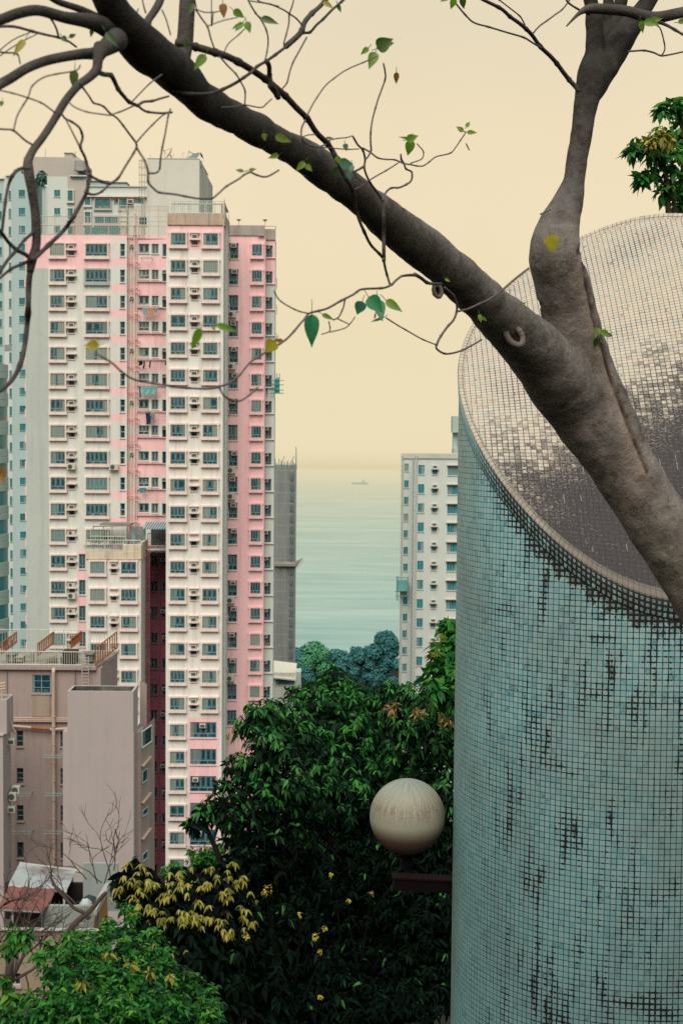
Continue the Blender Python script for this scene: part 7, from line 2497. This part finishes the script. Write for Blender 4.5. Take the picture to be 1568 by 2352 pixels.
# whorls of pale leaves
wp = []
rw = random.Random(21)
for x, y, r, Y in bl[:18]:
    for _ in range(max(3, int(r * r / 175))):
        a = rw.uniform(-PI * 0.05, PI * 1.05)
        q = rw.uniform(0.5, 1.02)
        yy = y - r * q * math.sin(a)
        if yy > 2150 and rw.random() < .6:
            continue
        wp.append((x + r * q * math.cos(a), yy, Y - 0.5 * math.sqrt(max(0, 1 - q * q)) * r / FD * Y - 0.12))
wp += [(x, y, 16.0) for x, y in ((430, 2050), (350, 2090), (395, 2105), (420, 2122), (512, 2112), (428, 2182), (395, 2190), (355, 2165), (300, 2095), (345, 2032), (475, 2105), (560, 2130), (250, 2060))]
B, D, N_, LL = [], [], [], []
for x, y, Y in wp:
    c = np.array(P(x, y, Y))
    k = rw.randint(5, 8)
    a0 = rw.uniform(0, 6)
    for i in range(k):
        a = a0 + 2 * PI * i / k + rw.uniform(-.25, .25)
        B.append(c)
        D.append((math.cos(a), math.sin(a), rw.uniform(-1.25, -0.25)))
        N_.append((math.cos(a) * .5, math.sin(a) * .5, 1.0))
        LL.append(rw.uniform(0.045, 0.098))
LL = np.array(LL)
leaf_mesh('pale_whorls', np.array(B), np.array(D), np.array(N_), LL, LL * 0.36, YGL, ty, None, 0.35)
limbs(ty, [bl[i] for i in (0, 4, 7, 11, 15, 19)], 0.16, dark_bark)
# yellow flowers on the dark slope
fl_ = tree_at('flowering_shrub', 'straggling shrub with small yellow flowers in the dark under the trees', 700, 15.5, None, 'shrub')
bl = [(615, 2042, 12, 16.2), (628, 2032, 8, 16.2), (608, 2052, 8, 16.2), (712, 2142, 10, 16), (725, 2150, 10, 16), (716, 2160, 8, 16), (745, 2132, 5, 16), (706, 2200, 7, 16), (735, 2186, 5, 16), (725, 2240, 7, 16), (800, 2070, 4, 16), (812, 2085, 4, 16), (690, 2100, 5, 16), (775, 2170, 4, 16), (735, 2290, 5, 16), (640, 2160, 6, 16), (566, 2150, 8, 16), (848, 2042, 6, 16), (853, 2052, 5, 16), (835, 2036, 4, 16), (760, 2010, 3, 16.5)]
crown('blossoms', [(x, y, r * .8, Y) for x, y, r, Y in bl[::2]], 0.030, YF_, fl_, 0.10, 4, 0.3, 0.6, 0.4, 0.2)
mb = MB()
for x, y, r, Y in bl[::2]:
    p = P(x, y, Y)
    mb.tube([p, p + Vector((rw.uniform(-.1, .1), .15, -.35)), p + Vector((rw.uniform(-.2, .2), .3, -.9))], [.006, .008, .012], 4)
mb.build('stems', plain_mat('dark_stem', (0.008, 0.010, 0.006), 0.9, 0.05), fl_, kind='stuff')

# -- bright green shrub in the lower left
sh = tree_at('leafy_shrub', 'bright green leafy shrub filling the lower left corner', 260, 13.5, None, 'shrub')
bl = [(165, 2150, 24, 14), (120, 2172, 20, 13.8), (200, 2168, 30, 14), (235, 2150, 22, 14.2), (250, 2120, 16, 14.4), (285, 2142, 22, 14.3), (170, 2200, 44, 13.6), (230, 2206, 50, 13.6), (290, 2190, 44, 13.8), (330, 2210, 44, 13.8), (130, 2240, 44, 13.4), (190, 2260, 60, 13.2), (260, 2270, 64, 13.2), (330, 2270, 60, 13.4), (390, 2260, 50, 13.6), (440, 2275, 40, 13.8), (470, 2300, 40, 13.8), (120, 2310, 56, 13), (200, 2330, 66, 12.8), (290, 2340, 70, 12.8), (380, 2335, 66, 13), (460, 2350, 56, 13.2), (90, 2350, 50, 12.8), (30, 2345, 34, 12.8), (10, 2330, 22, 12.8), (345, 2150, 22, 14), (380, 2200, 30, 13.8), (285, 2085, 14, 14.6), (300, 2110, 18, 14.5)]
crown('crown', bl, 0.070, [DG2, BG, DG], sh, 1.2, 6, 0.15, 0.40, 0.6, 0.6, 0.8, top_mat=(-0.2, 0.34), sag=0.25, shade=False)
crown('old_leaves', [(296, 2215, 10, 13), (345, 2235, 8, 13), (392, 2245, 7, 13.1), (190, 2255, 8, 12.6), (250, 2190, 6, 13.2)], 0.075, YGL, sh, 0.10, 3, 0.8, 0.4, 0.1, 0.0)
limbs(sh, [bl[i] for i in (6, 9, 13, 17, 20)], 0.10, dark_bark)

# -- bare twiggy tree at the lower left
bt = tree_at('bare_tree', 'leafless tree with a tangle of thin reddish twigs in front of the hut', 20, 30, None)
twm = plain_mat('reddish_twig', (0.085, 0.062, 0.058), 0.9, 0.1, var=0.4, scale=3)
rb = random.Random(5)
mb = MB()


def grow(p, d, L, r, lvl):
    n = 5
    pts, rs = [p], [r]
    for i in range(n):
        d = (d + Vector((rb.uniform(-.3, .3), rb.uniform(-.3, .3), rb.uniform(-.24, .26)))).normalized()
        p = p + d * (L / n)
        pts.append(p)
        rs.append(r * (1 - 0.75 * (i + 1) / n) + 0.003)
        if lvl > 0 and i >= 1:
            for _ in range(1 if lvl > 2 else rb.choice((0, 1, 1))):
                e = (d + Vector((rb.uniform(-1, 1), rb.uniform(-.8, .8), rb.uniform(-.5, .75)))).normalized()
                grow(p, e, L * rb.uniform(.50, .72), rs[-1] * .75, lvl - 1)
    mb.tube(pts, rs, 5 if lvl < 2 else 7, cap=False)


for x0_, y0_, x1_, y1_, L, r in ((15, 2300, 20, 2150, 1.6, .06), (20, 2260, 110, 2205, 1.5, .04), (-30, 2110, 50, 2060, 1.2, .03), (-40, 2200, 60, 2120, 1.5, .03), (10, 2200, -10, 2100, 1.1, .03), (60, 2240, 60, 2300, 1.0, .02), (40, 2170, 110, 2110, 1.1, .022)):
    a, b_ = P(x0_, y0_, 30 + rb.uniform(-.6, .6)), P(x1_, y1_, 30)
    grow(a, (b_ - a).normalized(), L, r, 3)
bt_l = mb.build('branches', twm, bt, smooth=True)
mb = MB()
q = smooth_path([tuple(absloc(bt)), tuple(P(8, 2352, 30)), tuple(P(15, 2290, 30)), tuple(P(25, 2200, 30))], 5)
mb.tube(q, [0.16 - 0.005 * i for i in range(len(q))], 9)
mb.build('trunk', twm, bt, smooth=True)
crown('last_leaves', [(28, 2140, 12, 28), (58, 2150, 10, 28), (50, 2165, 10, 28), (22, 2180, 10, 28), (90, 2195, 9, 28), (20, 2285, 12, 28), (30, 2300, 14, 28), (60, 2290, 8, 28), (10, 2250, 6, 28)], 0.20, [DG2, BG], bt, 0.5, 5, 0.5, 0.45, 0.3, 0.2, top_mat=(-1, .5))
bs = tree_at('bare_sapling', 'bare grey branch leaning up towards the plain beige block', 180, 33, None)
mb = MB()
for pts, r in (([(165, 2130), (185, 2110), (205, 2095), (222, 2075), (236, 2058), (244, 2050)], .075), ([(205, 2110), (190, 2095), (170, 2085), (150, 2062), (130, 2040), (115, 2010)], .05), ([(120, 2030), (140, 2045), (158, 2060), (176, 2078)], .03)):
    mb.tube(smooth_path([tuple(P(x, y, 33)) for x, y in pts], 4), [r * (1 - .5 * i / (4 * len(pts))) for i in range(4 * (len(pts) - 1) + 1)], 7)
for x0_, y0_, dx, dz, L in ((240, 2030, .1, 1, 1.6), (255, 2020, -.1, 1, 1.9), (262, 2000, .25, 1, 1.7), (225, 2030, -.6, .9, 1.6), (200, 2020, -.7, .8, 1.6), (235, 2028, -.9, .5, 1.6), (150, 2062, -.5, .8, 1.2), (120, 2020, -.4, 1, 1.3)):
    grow(P(x0_, y0_, 33), Vector((dx, 0, dz)).normalized(), L * .62, .014, 2)
mb.build('branches', twm, bs, smooth=True)
mb = MB()
mb.tube([absloc(bs), P(150, 2200, 33), P(165, 2130, 33)], [.14, .11, .08], 8)
mb.build('trunk', twm, bs)

# -- small trees at the foot of the pink tower
ts_ = tree_at('small_tree', 'small mid-green round tree at the foot of the pink tower', 475, 78, None)
bl = [(470, 1962, 22, 78), (450, 1975, 18, 78), (495, 1965, 20, 78), (440, 1960, 10, 78), (480, 1985, 26, 78), (505, 1945, 12, 78), (400, 1995, 16, 78), (385, 2002, 14, 78), (420, 2000, 16, 78)]
crown('crown', bl, 0.26, [DG2, BG], ts_, 1.3, 6, 0.3, 0.45, 0.5, 0.5, 0.8, top_mat=(0.2, .6))
limbs(ts_, [bl[i] for i in (0, 2, 6)], 0.2, dark_bark)

# -- tree behind the tiled tower on the right
tr = tree_at('broadleaf_tree', 'broad-leaved tree overhanging from behind the tiled tower', 1640, 15, None)
bl = [(1545, 245, 16, 15), (1562, 262, 22, 15), (1520, 255, 12, 15), (1575, 250, 30, 15), (1545, 300, 22, 15), (1520, 318, 24, 14.8), (1490, 330, 22, 14.7), (1466, 338, 16, 14.6), (1450, 346, 8, 14.6), (1540, 350, 32, 14.8), (1505, 355, 24, 14.7), (1575, 340, 40, 15), (1495, 400, 22, 14.7), (1475, 412, 12, 14.6), (1530, 395, 30, 14.8), (1565, 410, 34, 15), (1550, 440, 24, 14.9), (1525, 440, 18, 14.8), (1560, 470, 20, 15), (1600, 400, 60, 15.2), (1650, 330, 80, 15.4), (1640, 470, 70, 15.4), (1560, 500, 16, 15)]
crown('crown', bl, 0.105, [DG2, BG], tr, 0.85, 6, 0.6, 0.44, 0.3, 0.35, 0.7, top_mat=(0.35, 0.3), sag=0.3)
crown('young_leaves', [(1520, 312, 12, 14.4), (1490, 325, 12, 14.4), (1535, 320, 14, 14.5), (1500, 340, 8, 14.4)], 0.09, YGL, tr, 0.45, 6, 0.5, 0.4, 0.4, 0.1)
limbs(tr, [bl[i] for i in (1, 5, 9, 14, 18)], 0.16, dark_bark)

# -- hazy trees by the shore: each its own crown
SHO = 'hazy trees along the shore'
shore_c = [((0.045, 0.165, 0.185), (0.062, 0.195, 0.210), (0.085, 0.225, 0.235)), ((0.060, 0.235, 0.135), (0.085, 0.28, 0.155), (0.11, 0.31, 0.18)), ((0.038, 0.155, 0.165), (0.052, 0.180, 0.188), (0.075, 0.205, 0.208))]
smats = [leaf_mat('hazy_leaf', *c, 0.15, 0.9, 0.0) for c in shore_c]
hzt = plain_mat('hazy_trunk', (0.07, 0.17, 0.17), 0.9, 0.0)
SH = [('hazy dark tree against the netted tower, leftmost on the shore', 688, 1515, 36, 52, 0), ('brighter green domed tree second along the shore', 722, 1500, 38, 48, 1), ('hazy rounded low tree in the middle of the shore trees', 783, 1512, 28, 48, 0),
      ('small hazy tree just right of the rounded low tree', 816, 1500, 18, 60, 0), ('hazy ragged tree left of the tallest shore tree', 845, 1500, 22, 70, 0), ('tallest shore tree with a broad crown beside the white slab block', 886, 1478, 38, 100, 2)]
for lab, x, y, r, h, mi in SH:
    Y = 540
    s_ = Y / FD
    b = P(x, y + h, Y)
    tt = thing('shore_tree', (b.x, Y, min(b.z, ground_z(Y))), lab, 'tree', SHO)
    rr_ = random.Random(int(x))
    bl = [(x, y, r * .7, Y)]
    for i in range(11):
        a = rr_.uniform(0, 2 * PI)
        q = rr_.uniform(.4, .95)
        bl.append((x + r * q * math.cos(a), y + r * 0.75 * q * math.sin(a) + r * .1, r * rr_.uniform(.24, .42), Y + rr_.uniform(-3, 3)))
    for i in range(int(h / 7)):
        bl.append((x + rr_.uniform(-.85, .85) * r, y + r * .5 + i * 7, r * rr_.uniform(.35, .6), Y + rr_.uniform(-3, 3)))
    crown('crown', bl, 0.8, smats[mi], tt, 3.0, 5, 0.2, 0.7, 0.4, 0.6, 0.8)
    mb = MB()
    for i in range(4):
        xx = x + rr_.uniform(-.6, .6) * r
        mb.tube([P(xx, y + h + 30, Y + 2), P(xx + rr_.uniform(-4, 4), y + h * .5, Y + 2), P(xx + rr_.uniform(-8, 8), y + r * .2, Y + 1)], [0.25, 0.18, 0.08], 5)
    mb.build('trunk', hzt, tt)

# -- low scrub covering the slope between the trees and the towers
ug_pts = []
rg = random.Random(31)
for _ in range(900):
    y = 9 + 125 * rg.random() ** 1.3
    x = rg.uniform(-0.32 * y - 8, 0.55 * y + 14)
    if (x < -4 and 48 < y < 118) or (abs(x - CX) < 2.2 and abs(y - CY) < 2.2):
        continue
    ug_pts.append((x, y, ground_z(y) + 0.1))
n_each = 34
C_ = np.repeat(np.array(ug_pts), n_each, 0)
Rr = np.repeat(np.array([0.5 + 0.012 * p[1] + 0.5 * rg.random() for p in ug_pts]), n_each)[:, None]
dirs = unit(len(C_))
dirs[:, 2] = np.abs(dirs[:, 2]) * 0.8
LLu = (0.16 + 0.006 * C_[:, 1]) * (0.7 + 0.6 * RNG.random(len(C_)))
ug = leaf_mesh('undergrowth', C_ + dirs * Rr, dirs + 0.8 * unit(len(C_)) + np.array([0, 0, -0.3]), dirs + np.array([0, 0, 0.8]), LLu, LLu * 0.45, [DG, SHADE], None, (RNG.random(len(C_)) < 0.5).astype(int), 0.3)
ug['kind'] = 'stuff'
ug['label'] = 'dark low scrub covering the slope below the trees'
